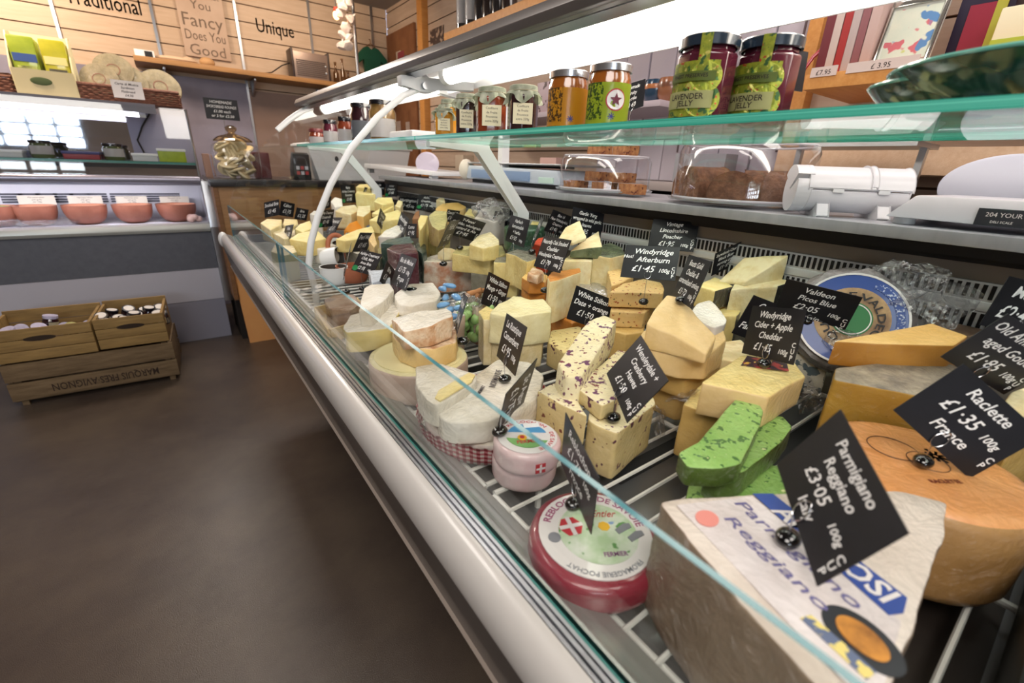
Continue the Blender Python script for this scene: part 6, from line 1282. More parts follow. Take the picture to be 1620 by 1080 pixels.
def small_jar(label, c, tilt, group, body=jdark, lid=lidb, lab=crm, cloth=None):
    bm = bmesh.new(); lathe(bm, [(0, 0), (.027, 0), (.029, .004), (.029, .052), (.024, .058), (.024, .062)], 20); o = fin('preserve_jar', bm, body); o.location = c; o.rotation_euler = tilt; tag(o, label, 'jar', group)
    bm = bmesh.new(); lathe(bm, [(.024, .06), (.0275, .061), (.0275, .074), (.0, .075)], 20); fin('lid', bm, cloth or lid, o)
    bm = bmesh.new(); lathe(bm, [(0, .0752), (.021, .0752), (.021, .0757), (0, .0759)], 18); fin('lid_label', bm, cloth or ltop, o)
    bm = bmesh.new(); lathe(bm, [(.0294, .012), (.0294, .045)], 14, a0=-2.6, a1=-.5); bmesh.ops.solidify(bm, geom=list(bm.faces), thickness=.0003); fin('label', bm, lab, o); return o
pos = [(-.11, -.08), (-.055, -.1), (.0, -.09), (.055, -.1), (.11, -.08), (-.12, -.02), (-.06, -.03), (.0, -.03), (.06, -.02), (.115, -.01), (-.1, .06), (-.03, .05), (.04, .06), (.1, .06)]
for k, (a, b_) in enumerate(pos):
    small_jar('black and white lidded preserve jar in the upper right crate', (B__.location.x+a, B__.location.y+b_, B__.location.z+.058+.012*(k % 3)), (.45 if k % 2 else .2, random.uniform(-.2, .2), random.random()), 'black and white lidded jars in the right crate')
lil = mat('lilac_cloth', '#a9a3bd', .8, col2='#c0bad0', scale=60)
pos = [((-.11, -.04), .2, 0), ((-.075, -.09), .5, 0), ((.0, .02), .15, 0), ((-.02, -.08), .9, 0), ((.075, -.07), .6, 1), ((.11, .0), 1.0, 0), ((.05, .05), 1.1, 0), ((-.1, .07), .9, 0), ((-.04, -.02), .5, 0)]
for k, ((a, b_), t, g) in enumerate(pos):
    small_jar('lilac cloth topped preserve jar in the upper left crate' if not g else 'yellow-green lidded jar in the upper left crate', (A_.location.x+a, A_.location.y+b_, A_.location.z+.055+(.03 if k == 2 else .01)), (t, random.uniform(-.3, .3), random.random()), 'lilac topped jars in the left crate' if not g else None, jdark, lidb, crm, lil if not g else mat('olive_lid', '#8f8a3a', .5))
tissue = mat('lilac_tissue', '#8f8aa3', .8, bump=2, bscale=30)
bm = bmesh.new(); ell(bm, (0, 0, 0), (.12, .10, .025), 24, 14)
for v in bm.verts: v.co += noise.noise_vector(v.co*25)*.015
o = fin('tissue_paper', bm, tissue); o.location = (A_.location.x, A_.location.y, A_.location.z+.04); tag(o, 'crumpled lilac tissue lining the upper left crate', 'tissue')
# ================================================================ on the glass shelf
def SJ(u, v, x): p = P(u, v, x=x); return (x, p.y, SZG+.0005)
cloth = mat('pale_cloth_cover', '#d5d6c4', .85, col2='#aeb79d', scale=70, bump=.4)
def cloth_jar(label, u, x, r, h, content, ncap=8, group='cloth topped jars on the glass shelf', lab=True):
    c = SJ(u, 180, x); o = bpy.data.objects.new('preserve_jar', None); COL.objects.link(o); o.location = c; tag(o, label, 'jar', group)
    o.rotation_euler = (0, 0, random.uniform(-.3, .3))
    bm = bmesh.new(); lathe(bm, [(0, 0), (r*.92, 0), (r, .004), (r, h*.76), (r*.84, h*.86), (r*.84, h*.93), (0, h*.93)], 8); fin('glass_body', bm, content, o, sharp=30, bevel=.0015)
    bm = bmesh.new(); n = 64; R = []
    for k, (rr, z, am) in enumerate(((0.01, h*1.0, 0), (r*.8, h*1.0, 0), (r*.9, h*.985, 0), (r*.92, h*.93, .02), (r*.90, h*.88, .03), (r*1.06, h*.80, .10), (r*1.16, h*.70, .16))):
        R.append([bm.verts.new(((rr*(1+am*math.sin(i*2*math.pi*9/n)))*math.cos(2*math.pi*i/n), (rr*(1+am*math.sin(i*2*math.pi*9/n)))*math.sin(2*math.pi*i/n), z+(am*.05*math.cos(i*2*math.pi*4/n) if k > 4 else 0))) for i in range(n)])
    for a in range(len(R)-1):
        for i in range(n): bm.faces.new((R[a][i], R[a][(i+1) % n], R[a+1][(i+1) % n], R[a+1][i]))
    bm.faces.new(R[0]); bmesh.ops.solidify(bm, geom=list(bm.faces), thickness=.0008); cc = fin('cloth_cover', bm, cloth, o)
    bm = bmesh.new(); tube(bm, [(r*.93*math.cos(t), r*.93*math.sin(t), h*.875) for t in [2*math.pi*k/24 for k in range(24)]], .0012, 5, closed=True); fin('string', bm, mat('twine', '#8f8a72', .8), cc)
    if lab:
        to = Vector((-c[0], -c[1], 0)).normalized(); a = -o.rotation_euler.z; to = Matrix.Rotation(a, 3, 'Z') @ to; up = Vector((0, 0, 1)); xx = up.cross(-to).normalized()*-1; xx = Vector((to.y, -to.x, 0))*-1
        F = frame(to*(r*1.0)+Vector((0, 0, h*.36)), xx, up)
        bm = bmesh.new(); bx(bm, -r*.62, r*.62, -.0012, .0, -h*.2, h*.24, 0, F); l = fin('label', bm, crm, o, smooth=False)
        bm = bmesh.new()
        for k, s in enumerate(('Confiture', 'de Fruits', 'Provence', 'extra 220g')): put_text(bm, s, 0, h*.15-h*.09*k, h*.05, maxw=r*1.0, y=-.0016)
        bmesh.ops.transform(bm, matrix=F, verts=bm.verts); fin('lettering', bm, ink, l, smooth=False)
    return o
cloth_jar('small golden cloth topped jar at front left of the row', 702, .515, .021, .053, jgold)
cloth_jar('taller golden cloth topped jar behind the small golden one', 712, .585, .023, .085, jgold, lab=False)
cloth_jar('dark violet cloth topped jar with a cream label, left', 738, .54, .023, .078, jdark)
cloth_jar('red-brown cloth topped jar with a cream label', 778, .55, .030, .083, jamb)
cloth_jar('dark cloth topped jar right of the red-brown one', 827, .55, .028, .076, jdark)
def round_label(o, r, z0, z1, to, half, m, name='label'):
    a = math.atan2(to.y, to.x); bm = bmesh.new(); lathe(bm, [(r+.0006, z0), (r+.0006, z1)], 24, a0=a-half, a1=a+half); bmesh.ops.solidify(bm, geom=list(bm.faces), thickness=.0004); return fin(name, bm, m, o)
def wrap_text(bm, s, r, to, a_off, z, h, maxw, off=.012, mi=0):
    a = math.atan2(to.y, to.x)+a_off
    put_text(bm, s, 0, z, h, maxw=maxw, off=off, fn=lambda x, y, zz: (r*math.cos(a+x/r), r*math.sin(a+x/r), zz), mi=mi)
def honey(label, u, x, col1, col2, star):
    c = SJ(u, 170, x); r, h = .031, .083; cn = mat('honey_'+star, '#8f501a', .12, coat=1); to = Vector((-c[0], -c[1], 0)).normalized()
    o = bpy.data.objects.new('honey_jar', None); COL.objects.link(o); o.location = c; tag(o, label, 'jar')
    bm = bmesh.new(); lathe(bm, [(0, 0), (r*.93, 0), (r, .004), (r, h*.76), (r*.92, h*.84), (r*.92, h*.9), (0, h*.9)], 40); fin('glass_body', bm, cn, o)
    bm = bmesh.new(); lathe(bm, [(r*.93, h*.88), (r*1.0, h*.885), (r*1.0, h*.99), (r*.96, h), (0, h)], 48); fin('lid', bm, lids, o)
    l = round_label(o, r, .004, h*.70, to, 1.75, mat('honey_label_'+star, col1, .4, coat=.4))
    round_label(l, r+.0005, .010, h*.70, Vector((math.cos(math.atan2(to.y, to.x)-.75), math.sin(math.atan2(to.y, to.x)-.75), 0)), .5, mat('honey_comb_'+star, col1, .45, col2=col2, scale=230, contrast=(.47, .52)), 'honeycomb_print')
    if star == 'star':
        a = math.atan2(to.y, to.x)+.35
        for R_, m, k in ((.0145, redp, .0012), (.0128, whitep, .0016)):
            bm = bmesh.new(); vs = [bm.verts.new(((r+k)*math.cos(a+R_*math.cos(t)/r), (r+k)*math.sin(a+R_*math.cos(t)/r), h*.43+R_*math.sin(t))) for t in [2*math.pi*i/28 for i in range(28)]]; bm.faces.new(vs); fin('round_badge', bm, m, l, smooth=False)
        bm = bmesh.new(); vs = []
        for i in range(10): R_ = .009 if i % 2 == 0 else .0038; t = math.pi/2+i*math.pi/5; vs.append(bm.verts.new(((r+.002)*math.cos(a+R_*math.cos(t)/r), (r+.002)*math.sin(a+R_*math.cos(t)/r), h*.43+R_*math.sin(t))))
        bm.faces.new(vs); fin('star_mark', bm, mat('plum_star', '#6b3040', .5), l, smooth=False)
    for k in (0,): 
        bm = bmesh.new(); a = math.atan2(to.y, to.x)+.2
        for t0 in range(4): 
            t = t0*math.pi/4
            p_ = [(-.005, -.0006), (.005, -.0006), (.005, .0006), (-.005, .0006)]; vs = [bm.verts.new(((r+.0014)*math.cos(a+(q[0]*math.cos(t)-q[1]*math.sin(t))/r), (r+.0014)*math.sin(a+(q[0]*math.cos(t)-q[1]*math.sin(t))/r), .014+q[0]*math.sin(t)+q[1]*math.cos(t))) for q in p_]; bm.faces.new(vs)
        fin('flag_mark', bm, mat('flag_mark', '#3b3a78', .5), l, smooth=False)
    return o
honey('honey jar with a silver lid and orange honeycomb label', 897, .55, '#e0a024', '#5a3a18', 'orange')
honey('honey jar with a silver lid and lime green label with a star', 961, .56, '#b4c832', '#3f5a20', 'star')
def lav(label, u, x):
    c = SJ(u, 170, x); r, h = .0355, .094; to = Vector((-c[0], -c[1], 0)).normalized(); o = bpy.data.objects.new('jelly_jar', None); COL.objects.link(o); o.location = c; tag(o, label, 'jar')
    bm = bmesh.new(); lathe(bm, [(0, 0), (r*.93, 0), (r, .005), (r, h*.78), (r*.97, h*.80), (r*.88, h*.83), (r*.88, h*.88), (0, h*.88)], 10); fin('glass_body', bm, jred, o, sharp=25, bevel=.001)
    bm = bmesh.new(); lathe(bm, [(r*.92, h*.87), (r*1.0, h*.875), (r*1.0, h*.985), (r*.96, h), (0, h)], 48); fin('lid', bm, mat('dark_lid_blue', '#1c2a38', .25, coat=.8), o)
    fl = mat('floral_label', '#b9be3c', .5, col2='#7d8f2a', scale=130, spots=(('#c8402f', 150, .64), ('#e6dc7a', 120, .62), ('#3f6a34', 90, .6)))
    tl = Vector((math.cos(math.atan2(to.y, to.x)-.5), math.sin(math.atan2(to.y, to.x)-.5), 0))
    l = round_label(o, r, .006, h*.70, tl, .95, fl)
    a0 = math.atan2(tl.y, tl.x)
    for zc, R_ in ((h*.25, .0205), (h*.52, .0185)):
        bm = bmesh.new(); vs = [bm.verts.new(((r+.0014)*math.cos(a0+.55+R_*math.cos(t)/r), (r+.0014)*math.sin(a0+.55+R_*math.cos(t)/r), zc+R_*math.sin(t)*.9)) for t in [2*math.pi*i/28 for i in range(28)]]; bm.faces.new(vs); fin('label_lobe', bm, fl, l, smooth=False)
    for z0, z1, m in ((h*.47, h*.58, mat('label_green', '#6f7f33', .5)), (h*.16, h*.36, mat('label_cream', '#c3c287', .5))): round_label(l, r+.0016, z0, z1, tl, .85, m, 'label_panel')
    bm = bmesh.new(); wrap_text(bm, 'LAVENDER', r+.0026, tl, 0, h*.265, .0062, .046); wrap_text(bm, 'JELLY', r+.0026, tl, 0, h*.185, .0062, .03); wrap_text(bm, 'FINEST PRESERVES', r+.0026, tl, 0, h*.51, .004, .046); fin('lettering', bm, ink, l, smooth=False)
    bm = bmesh.new(); a = a0+.4; w_ = .17
    vs = [[bm.verts.new((rr*math.cos(a+s), rr*math.sin(a+s), z)) for s in (-w_, 0, w_)] for rr, z in ((r+.0012, h*.62), (r+.0012, h*.8), (r+.0018, h*.90), (r+.0018, h*.99), (r*.75, h*1.006))]
    for i in range(4):
        for j in range(2): bm.faces.new((vs[i][j], vs[i][j+1], vs[i+1][j+1], vs[i+1][j]))
    bmesh.ops.solidify(bm, geom=list(bm.faces), thickness=.0004); fin('seal_strip', bm, fl, o); return o
lav('lavender jelly jar with dark lid, nearer the middle of the photo', 1106, .57); lav('lavender jelly jar with dark lid, in front of the bread card', 1200, .625)
# far jars on the shelf beyond the curved arm
for i, (u, x, r, h, ct, ld, lb, lm) in enumerate((
    (500, .60, .036, .06, jamb, mat('red_brown_lid', '#6b2a2c', .35), 'squat amber jar leftmost beyond the curved arm', whitep), (522, .60, .03, .085, jred, lidb, 'dark red jar with white label, second beyond the curved arm', whitep),
    (546, .60, .03, .085, jamb, lidb, 'orange-brown jar with white label, third beyond the curved arm', whitep), (575, .63, .045, .125, jdark, lidb, 'tall dark jar left of the pickle jar behind the curved arm', greyp),
    (606, .63, .045, .12, mat('pickle', '#5c4428', .2, col2='#8a6b3a', scale=30, coat=1), lidb, 'tall brown pickle jar right behind the curved arm', whitep))):
    c = SJ(u, 200, x); o = lid_jar('jar', lb, c, r, h, ct, ld, 'lidded jars at the far end of the glass shelf', lm, (.15, .62), face=math.atan2(-c[1], -c[0]))
q = P(651, 213, x=.6); o = box('white_packets', .56, .68, q.y-.09, q.y+.07, SZG+.0005, SZG+.025, white, None, .006); tag(o, 'low white card packets lying on the glass shelf left of the cloth topped jars', 'packet')
# green plates at the near end of the shelf
grn = mat('green_glaze', '#123d36', .12, col2='#1c5145', scale=6, coat=1)
for i, (u, v, x, r, lb) in enumerate(((1610, 108, .60, .115, 'large dark green glazed plate overhanging at the right edge'), (1462, 128, .60, .07, 'smaller dark green glazed plate behind the large one'))):
    p_ = P(u, v, x=x); bm = bmesh.new(); h = .034-.008*i; lathe(bm, [(0, 0), (r*.45, 0), (r*.5, .004), (r*.85, h*.55), (r, h), (r, h+.003), (r*.83, h*.62), (r*.48, .009), (0, .009)], 56); o = fin('green_plate', bm, grn); o.location = (x+.03, p_.y-.02, SZG+.0005); tag(o, lb, 'plate', None)
    bm = bmesh.new(); tube(bm, [((r)*math.cos(t), (r)*math.sin(t), h+.002) for t in [2*math.pi*k/56 for k in range(56)]], .0018, 6, closed=True); fin('rim', bm, mat('teal_rim', '#6fb3a6', .15, coat=1), o)
q = P(1540, 95, x=.7)
# ================================================================ on the worktop
WZ = 1.0605
def WP(u, v, x): p = P(u, v, x=x); return p
# cake domes
flap = mat('flapjack', '#7d4c30', .8, col2='#a8764a', scale=60, bump=1.5, bscale=110, spots=(('#5a2a20', 90, .62),))
brown = mat('brown_loaf', '#5a3b28', .8, col2='#7a563c', scale=60, bump=1.2, bscale=100)
def dome(label, cx, cy, r, h, z=WZ):
    t = thing('cake_dome', label, 'cake dome', (cx, cy, z)); a = acryl
    bm = bmesh.new(); lathe(bm, [(0, 0), (r*.6, 0), (r*1.04, .008), (r*1.06, .012), (r*1.02, .012), (r*.6, .005), (0, .005)], 56); fin('plate', bm, mat('glass_plate', '#b9c2c6', .1, spec=.8, coat=1, alpha=.55), t)
    bm = bmesh.new(); lathe(bm, [(r*.98, .0125), (r*.97, h*.86), (r*.93, h*.97), (r*.85, h), (0, h)], 56); fin('cover', bm, a, t)
    bm = bmesh.new(); tube(bm, [(r*.98*math.cos(q), r*.98*math.sin(q), .014) for q in [2*math.pi*k/48 for k in range(48)]], .0025, 6, closed=True); tube(bm, [(r*.9*math.cos(q), r*.9*math.sin(q), h*.985) for q in [2*math.pi*k/48 for k in range(48)]], .0025, 6, closed=True); fin('cover_rim', bm, mat('acrylic_rim', '#d5d3da', .1, spec=.8, alpha=.6), t)
    return t
d1x, d1y = 1.0, P(955, 290, x=1.0).y; d2x, d2y = 1.01, P(1170, 300, x=1.01).y
dome('clear plastic dome over stacked fruity flapjacks', d1x, d1y, .128, .098); dome('large clear plastic dome over dark loaf pieces', d2x, d2y, .14, .122)
def fl(u, z, x, s, lb):
    y = P(u, 280, x=x).y; bm = bmesh.new(); bx(bm, -s, s, -s, s, 0, .024); bmesh.ops.subdivide_edges(bm, edges=bm.edges, cuts=4, use_grid_fill=True)
    for v in bm.verts: v.co += noise.noise_vector(v.co*70+Vector((u, z*10, 0)))*.0022
    o = fin('flapjack', bm, flap); o.location = (x, y, z); o.rotation_euler = (0, 0, random.uniform(-.2, .2)); tag(o, 'brown flapjack square '+lb, 'flapjack', 'flapjacks under the clear dome'); return o
z0 = WZ+.0065
for u, z, x, lb in ((912, z0, .965, 'bottom layer left'), (958, z0, .965, 'bottom layer middle'), (1003, z0, .965, 'bottom layer right'), (945, z0+.026, .985, 'upper layer left'), (985, z0+.026, .985, 'upper layer right')): fl(u, z, x, .025, 'under the dome, '+lb)
for u, lb in ((945, 'top left'), (985, 'top right')):
    fl(u, WZ+.0995, .99, .024, 'lying on top of the clear dome, '+lb)
def loaf(lb, u, v, x, L, W, H, rz, cut=0):
    y = P(u, v, x=x).y; bm = bmesh.new(); n = 14; prof = [(W*math.cos(t), H*(.25+.75*math.sin(t)) if t > 0 else 0) for t in [math.pi*k/n for k in range(n+1)]]; prof = [(W, 0)]+[(W*math.cos(t)*1.0, H*.35+H*.65*math.sin(t)) for t in [math.pi*k/n for k in range(n+1)]]+[(-W, 0)]
    prism(bm, prof, 'y', -L, L); bmesh.ops.subdivide_edges(bm, edges=[e for e in bm.edges if abs(e.verts[0].co.y-e.verts[1].co.y) > L], cuts=6)
    for w_ in bm.verts: w_.co += noise.noise_vector(w_.co*60)*.002
    o = fin('dark_loaf', bm, brown, bevel=.002); o.location = (x, y, z0); o.rotation_euler = (0, 0, rz); tag(o, lb, 'loaf')
loaf('dark brown half loaf, left under the large clear dome', 1110, 300, 1.0, .045, .048, .07, 1.2)
loaf('dark brown loaf piece with cut face, middle under the large clear dome', 1160, 300, .955, .045, .045, .06, 2.0)
loaf('film wrapped dark loaf end, right under the large clear dome', 1215, 300, 1.04, .05, .045, .066, .4)
# cling film dispenser
dsp = thing('film_dispenser', 'white barrel shaped plastic film dispenser on the worktop', 'dispenser', (0, 0, 0))
A = P(1262, 300, x=.915); B = P(1420, 310, x=1.07); ax = Vector((B.x-A.x, B.y-A.y, 0)); A = Vector((A.x, A.y, 0)); Ln = .155; ax = Vector((.62, -.78, 0)).normalized(); A = Vector((.905, P(1262, 300, x=.905).y, 0))
rr_ = .036; zc_d = WZ+.042
Fd = Matrix((ax, Vector((-ax.y, ax.x, 0)), Vector((0, 0, 1)))).transposed().to_4x4(); Fd = Matrix.Translation(A+Vector((0, 0, zc_d))) @ Fd
def cyl_part(name, a0, a1, x0, x1, R, m, inner=.8, bev=.002):
    bm = bmesh.new(); N = 20; o_ = [(R*math.cos(a0+(a1-a0)*k/N), R*math.sin(a0+(a1-a0)*k/N)) for k in range(N+1)]; i_ = [(R*inner*math.cos(a1+(a0-a1)*k/N), R*inner*math.sin(a1+(a0-a1)*k/N)) for k in range(N+1)]
    prism(bm, o_+i_, 'x', x0, x1); bmesh.ops.transform(bm, matrix=Fd, verts=bm.verts); return fin(name, bm, m, dsp, bevel=bev)
offw = mat('white_plastic_soft', '#c6c6cc', .4, coat=.2)
cyl_part('lower_shell', math.radians(178), math.radians(362), .01, Ln, rr_, offw); cyl_part('upper_lid', math.radians(4), math.radians(176), .005, Ln+.002, rr_*1.08, offw)
cyl_part('end_disc_lower', math.radians(150), math.radians(385), -.012, .012, rr_*1.03, offw, .02); cyl_part('end_disc_upper', math.radians(35), math.radians(140), -.014, .012, rr_*1.12, offw, .05); cyl_part('lid_band', math.radians(10), math.radians(170), Ln*.62, Ln*.68, rr_*1.12, offw, .9)
for x_ in (.035, Ln-.03):
    bm = bmesh.new(); prism(bm, [(-.042, -.0415), (.042, -.0415), (.03, -.02), (-.03, -.02)], 'x', x_-.01, x_+.01)
    bmesh.ops.transform(bm, matrix=Fd, verts=bm.verts); fin('foot', bm, offw, dsp, bevel=.002)
for x_ in (.05, Ln*.75): bm = bmesh.new(); bx(bm, x_-.008, x_+.008, -rr_*1.1, -rr_*1.02, -.002, .004, 0, Fd); fin('catch', bm, grey_w, dsp)
# long low white scale at the right
sc_ = thing('weighing_scale', 'long low white weighing scale with small dark screen at the right edge', 'scale', (0, 0, 0))
Yr = P(1400, 345, x=.90).y; Yn = -.1
bm = bmesh.new(); prism(bm, [(-Yr*1.0, 0)]*0 or [(Yr, WZ+.010), (Yr-.03, WZ+.043), (Yn, WZ+.043), (Yn, WZ+.006)], 'x', .895, 1.10); fin('body', bm, mat('scale_white', '#cfcfd6', .3, coat=.4), sc_, bevel=.003)
for y in (Yr-.02, Yn+.05):
    for x_ in (.92, 1.07): bm = bmesh.new(); lathe(bm, [(0, 0), (.014, 0), (.014, .012), (0, .012)], 20, (x_, y, WZ-.0)); fin('foot', bm, grey_w, sc_)
a, b_ = P(1543, 345, x=.895), P(1620, 345, x=.895); zl0, zl1 = P(1560, 357, x=.895).z, P(1560, 329, x=.895).z
scr = box('screen', .8925, .8955, min(a.y, b_.y)-.02, a.y, zl0, zl1, mat('screen_dark', '#2e3238', .2, coat=1), sc_, .0006)
bm = bmesh.new(); F = frame(Vector((.8922, (a.y+b_.y)/2-.004, (zl0+zl1)/2)), (0, -1, 0), (0, 0, 1)); put_text(bm, '204 YOUR', 0, .001, .0055, maxw=.04); put_text(bm, 'DELI SCALE', 0, -.007, .003, maxw=.03); bmesh.ops.transform(bm, matrix=F, verts=bm.verts); fin('lettering', bm, whitep, scr, smooth=False)
# big white disc (slicer guard) standing behind it
dsc = bmesh.new(); lathe(dsc, [(0, -.004), (.10, -.004), (.11, 0), (.10, .004), (0, .005)], 56); o = fin('slicer_disc', dsc, mat('disc_white', '#b4b5c2', .4)); q = P(1590, 330, x=1.14); o.location = (1.15, q.y, 1.06+.057); o.rotation_euler = (0, math.pi/2, 0); o.scale = (.5, .9, 1); tag(o, 'pale round slicer disc behind the long white scale', 'slicer')
# second scale, middle
yy = P(815, 280, x=1.0).y; s2 = thing('weighing_scale', 'grey and white shop scale with keypad behind the diagonal bracket', 'scale', (0, 0, 0))
y0_, y1_ = P(890, 290, x=.98).y, P(740, 280, x=.98).y
bm = bmesh.new(); prism(bm, [(y0_, WZ+.012), (y0_+.02, WZ+.055), (y1_-.02, WZ+.062), (y1_, WZ+.012)], 'x', .97, 1.2); fin('body', bm, mat('scale_grey', '#b5c0cb', .35, coat=.4), s2, bevel=.008)
bm = bmesh.new(); bx(bm, .965, .972, y0_+.15, y1_-.05, WZ+.018, WZ+.048); fin('keypad', bm, mat('keypad_blue', '#7f97b8', .4), s2, bevel=.001)
bm = bmesh.new(); bx(bm, .965, .972, y0_+.03, y0_+.1, WZ+.016, WZ+.034); fin('display', bm, mat('green_display', '#b9d3c9', .3, coat=.5), s2, bevel=.001)
bm = bmesh.new(); bx(bm, .98, 1.2, y0_-.01, y1_+.01, WZ+.068, WZ+.074); fin('pan', bm, steel, s2, bevel=.002)
bm = bmesh.new(); bx(bm, 1.05, 1.12, y0_+.1, y1_-.1, WZ+.06, WZ+.07); fin('neck', bm, black, s2); bm = bmesh.new(); bx(bm, .99, 1.18, y0_+.02, y1_-.02, WZ, WZ+.014); fin('base', bm, black, s2)
bm = bmesh.new(); ell(bm, (.985, y1_+.02, WZ+.045), (.03, .028, .04)); tag(fin('till_roll', bm, mat('cream_plastic', '#d9d3c4', .5)), 'cream rounded plastic box left of the middle scale', 'box')
# far white slicer tray
y0_, y1_ = P(690, 270, x=.97).y, P(582, 270, x=.97).y; s3 = thing('slicer_tray', 'long white slicer tray with a rounded guard at far end of worktop', 'slicer', (0, 0, 0))
bm = bmesh.new(); prism(bm, [(y0_, WZ+.012), (y0_, WZ+.03), (y1_, WZ+.05), (y1_, WZ+.025)], 'x', .95, 1.15); fin('tray', bm, white, s3, bevel=.006)
bm = bmesh.new(); lathe(bm, [(0, -.006), (.11, -.006), (.12, 0), (.11, .006), (0, .006)], 40, M=Matrix.Translation((1.0, y0_+.15, WZ+.062)) @ Matrix.Rotation(math.pi/2, 4, 'Y') @ Matrix.Diagonal((.42, 1, 1, 1))); fin('guard', bm, mat('guard_lilac', '#cfc6da', .4), s3)
bm = bmesh.new(); bx(bm, .96, .99, y0_+.02, y0_+.05, WZ, WZ+.02); fin('foot', bm, grey_w, s3); bm = bmesh.new(); bx(bm, .96, .99, y1_-.05, y1_-.02, WZ, WZ+.03); fin('foot', bm, grey_w, s3)
# little things between
q = P(1035, 305, x=.98)
# ================================================================ right wall shelves
def wshelf(label, v, u, y0, y1, d=.32, th=.045, m=None):
    z = P(u, v, x=XW-d).z; t = thing('wall_shelf', label, 'shelf', (0, 0, 0)); box('shelf_board', XW-d, XW-.001, y0, y1, z-th, z, m or woodl, t, .002); return z, t
SD = .32; SX = XW-SD
z1_, t = wshelf('upper orange wood shelf on the right wall carrying wine', 53, 702, .9, P(702, 53, x=SX).y)
za_ = z1_
for k, (u, h, m, lb) in enumerate(((733, .30, mat('wine_dark', '#1d1a1c', .15, coat=1), 'leftmost'), (747, .30, mat('wine_dark2', '#241a18', .15, coat=1), 'second'), (762, .28, MC['wine_dark'], 'third'), (775, .28, MC['wine_dark2'], 'fourth'), (790, .28, MC['wine_dark'], 'fifth'), (806, .28, MC['wine_dark2'], 'sixth'))):
    x = SX+.06; y = P(u, 5, x=x).y; r = .038; bm = bmesh.new(); lathe(bm, [(0, 0), (r, 0), (r, h*.6), (r*.4, h*.75), (r*.36, h), (0, h)], 20); o = fin('wine_bottle', bm, m); o.location = (x, y, z1_); tag(o, 'dark wine bottle with white label, %s on the upper right shelf' % lb, 'bottle', 'wine bottles on the upper shelf')
    if k < 2: round_label(o, r, .03, .16, Vector((-x, -y, 0)).normalized(), 1.3, whitep)
z2_, t = wshelf('light wood shelf with books on the right wall', 118, 1282, -.6, P(1275, 118, x=SX).y, SD, .035)
def onsh(u, v=100, x=SX+.08): return P(u, v, x=x).y
bk = ['#6f2b33', '#c9b6ae', '#a3302f', '#b9a9a6', '#8d5a5e', '#c4a9a2', '#5a4a55']
us = [1305, 1318, 1330, 1343, 1356, 1369]
lbb = ['dark red book slanting at the left end', 'pale book second in the row', 'cream book with red spine third in the row', 'red edged book fourth in the row', 'grey pink book fifth in the row', 'pale pink book sixth in the row']
for k, u in enumerate(us):
    y = onsh(u); h = .17+.02*(k % 2); o = box('recipe_book', SX+.05, SX+.17, y-.016, y+.010, z2_+.001, z2_+h, mat('book_%d' % k, bk[k], .5), None, .003); tag(o, lbb[k]+' on the book shelf', 'book', 'books standing on the right wall shelf')
    box('page_block', SX+.053, SX+.172, y-.012, y+.006, z2_+.003, z2_+h+.001, crm, o, 0)
o = bmesh.new(); tube(o, [(SX+.04, onsh(1282), z2_+.01), (SX+.05, onsh(1292), z2_+.05), (SX+.06, onsh(1302), z2_+.07), (SX+.07, onsh(1312), z2_+.14), (SX+.075, onsh(1318), z2_+.19)], [.004, .005, .006, .016, .012], 10); tag(fin('red_ladle', o, mat('red_gloss', '#a3202a', .15, coat=1)), 'glossy red long handled utensil leaning at the left of the book shelf', 'utensil')
# crystal photo plaque
y0_, y1_ = onsh(1385), onsh(1470); pl = thing('picture_plaque', 'shiny glass framed floral picture standing on the book shelf', 'picture', (SX+.06, (y0_+y1_)/2, z2_+.001), 0)
L = abs(y1_-y0_)/2; H_ = .15
F = Matrix.Rotation(.0, 4, 'Z') @ Matrix.Rotation(.22, 4, 'Y')
bm = bmesh.new(); bx(bm, 0, .012, -L, L, 0, H_, 0, F); fin('glass_block', bm, mat('crystal', '#c3c6bd', .08, spec=.8, col2='#e3e6dd', scale=18, coat=1), pl, bevel=.003)
bm = bmesh.new(); bx(bm, -.0015, 0, -L*.82, L*.82, H_*.12, H_*.88, 0, F); fin('picture', bm, mat('floral_print', '#d3d6c4', .3, col2='#c2cfc0', scale=14, spots=(('#c46a72', 26, .60), ('#5c86b4', 22, .62), ('#b9c25a', 20, .62)), coat=.6), pl)
bm = bmesh.new()
for (a, b_, c_, d) in ((-L, -L*.88, 0, H_), (L*.88, L, 0, H_), (-L, L, 0, H_*.08), (-L, L, H_*.92, H_)): bx(bm, -.006, 0, a, b_, c_, d, 0, F)
fin('frame', bm, mat('silver_frame', '#d0d2cc', .12, .9), pl, bevel=.001)
for k, (u0, u1, s) in enumerate(((1283, 1325, '£7.95'), (1338, 1450, '£ 3.95'))):
    y0_, y1_ = P(u0, 115, x=SX-.002).y, P(u1, 108, x=SX-.002).y; o = box('shelf_label', SX-.003, SX-.0002, min(y0_, y1_), max(y0_, y1_), z2_-.008, z2_+.014, mat('pinkish_label', '#d6c3bb', .6), None, 0); tag(o, ('short', 'long')[k]+' pale price strip on the edge of the book shelf', 'label')
    bm = bmesh.new(); F = frame(Vector((SX-.0034, (y0_+y1_)/2, z2_+.0)), (0, -1, 0), (0, 0, 1)); put_text(bm, s, 0, -.004, .011); bmesh.ops.transform(bm, matrix=F, verts=bm.verts); fin('lettering', bm, ink, o, smooth=False)
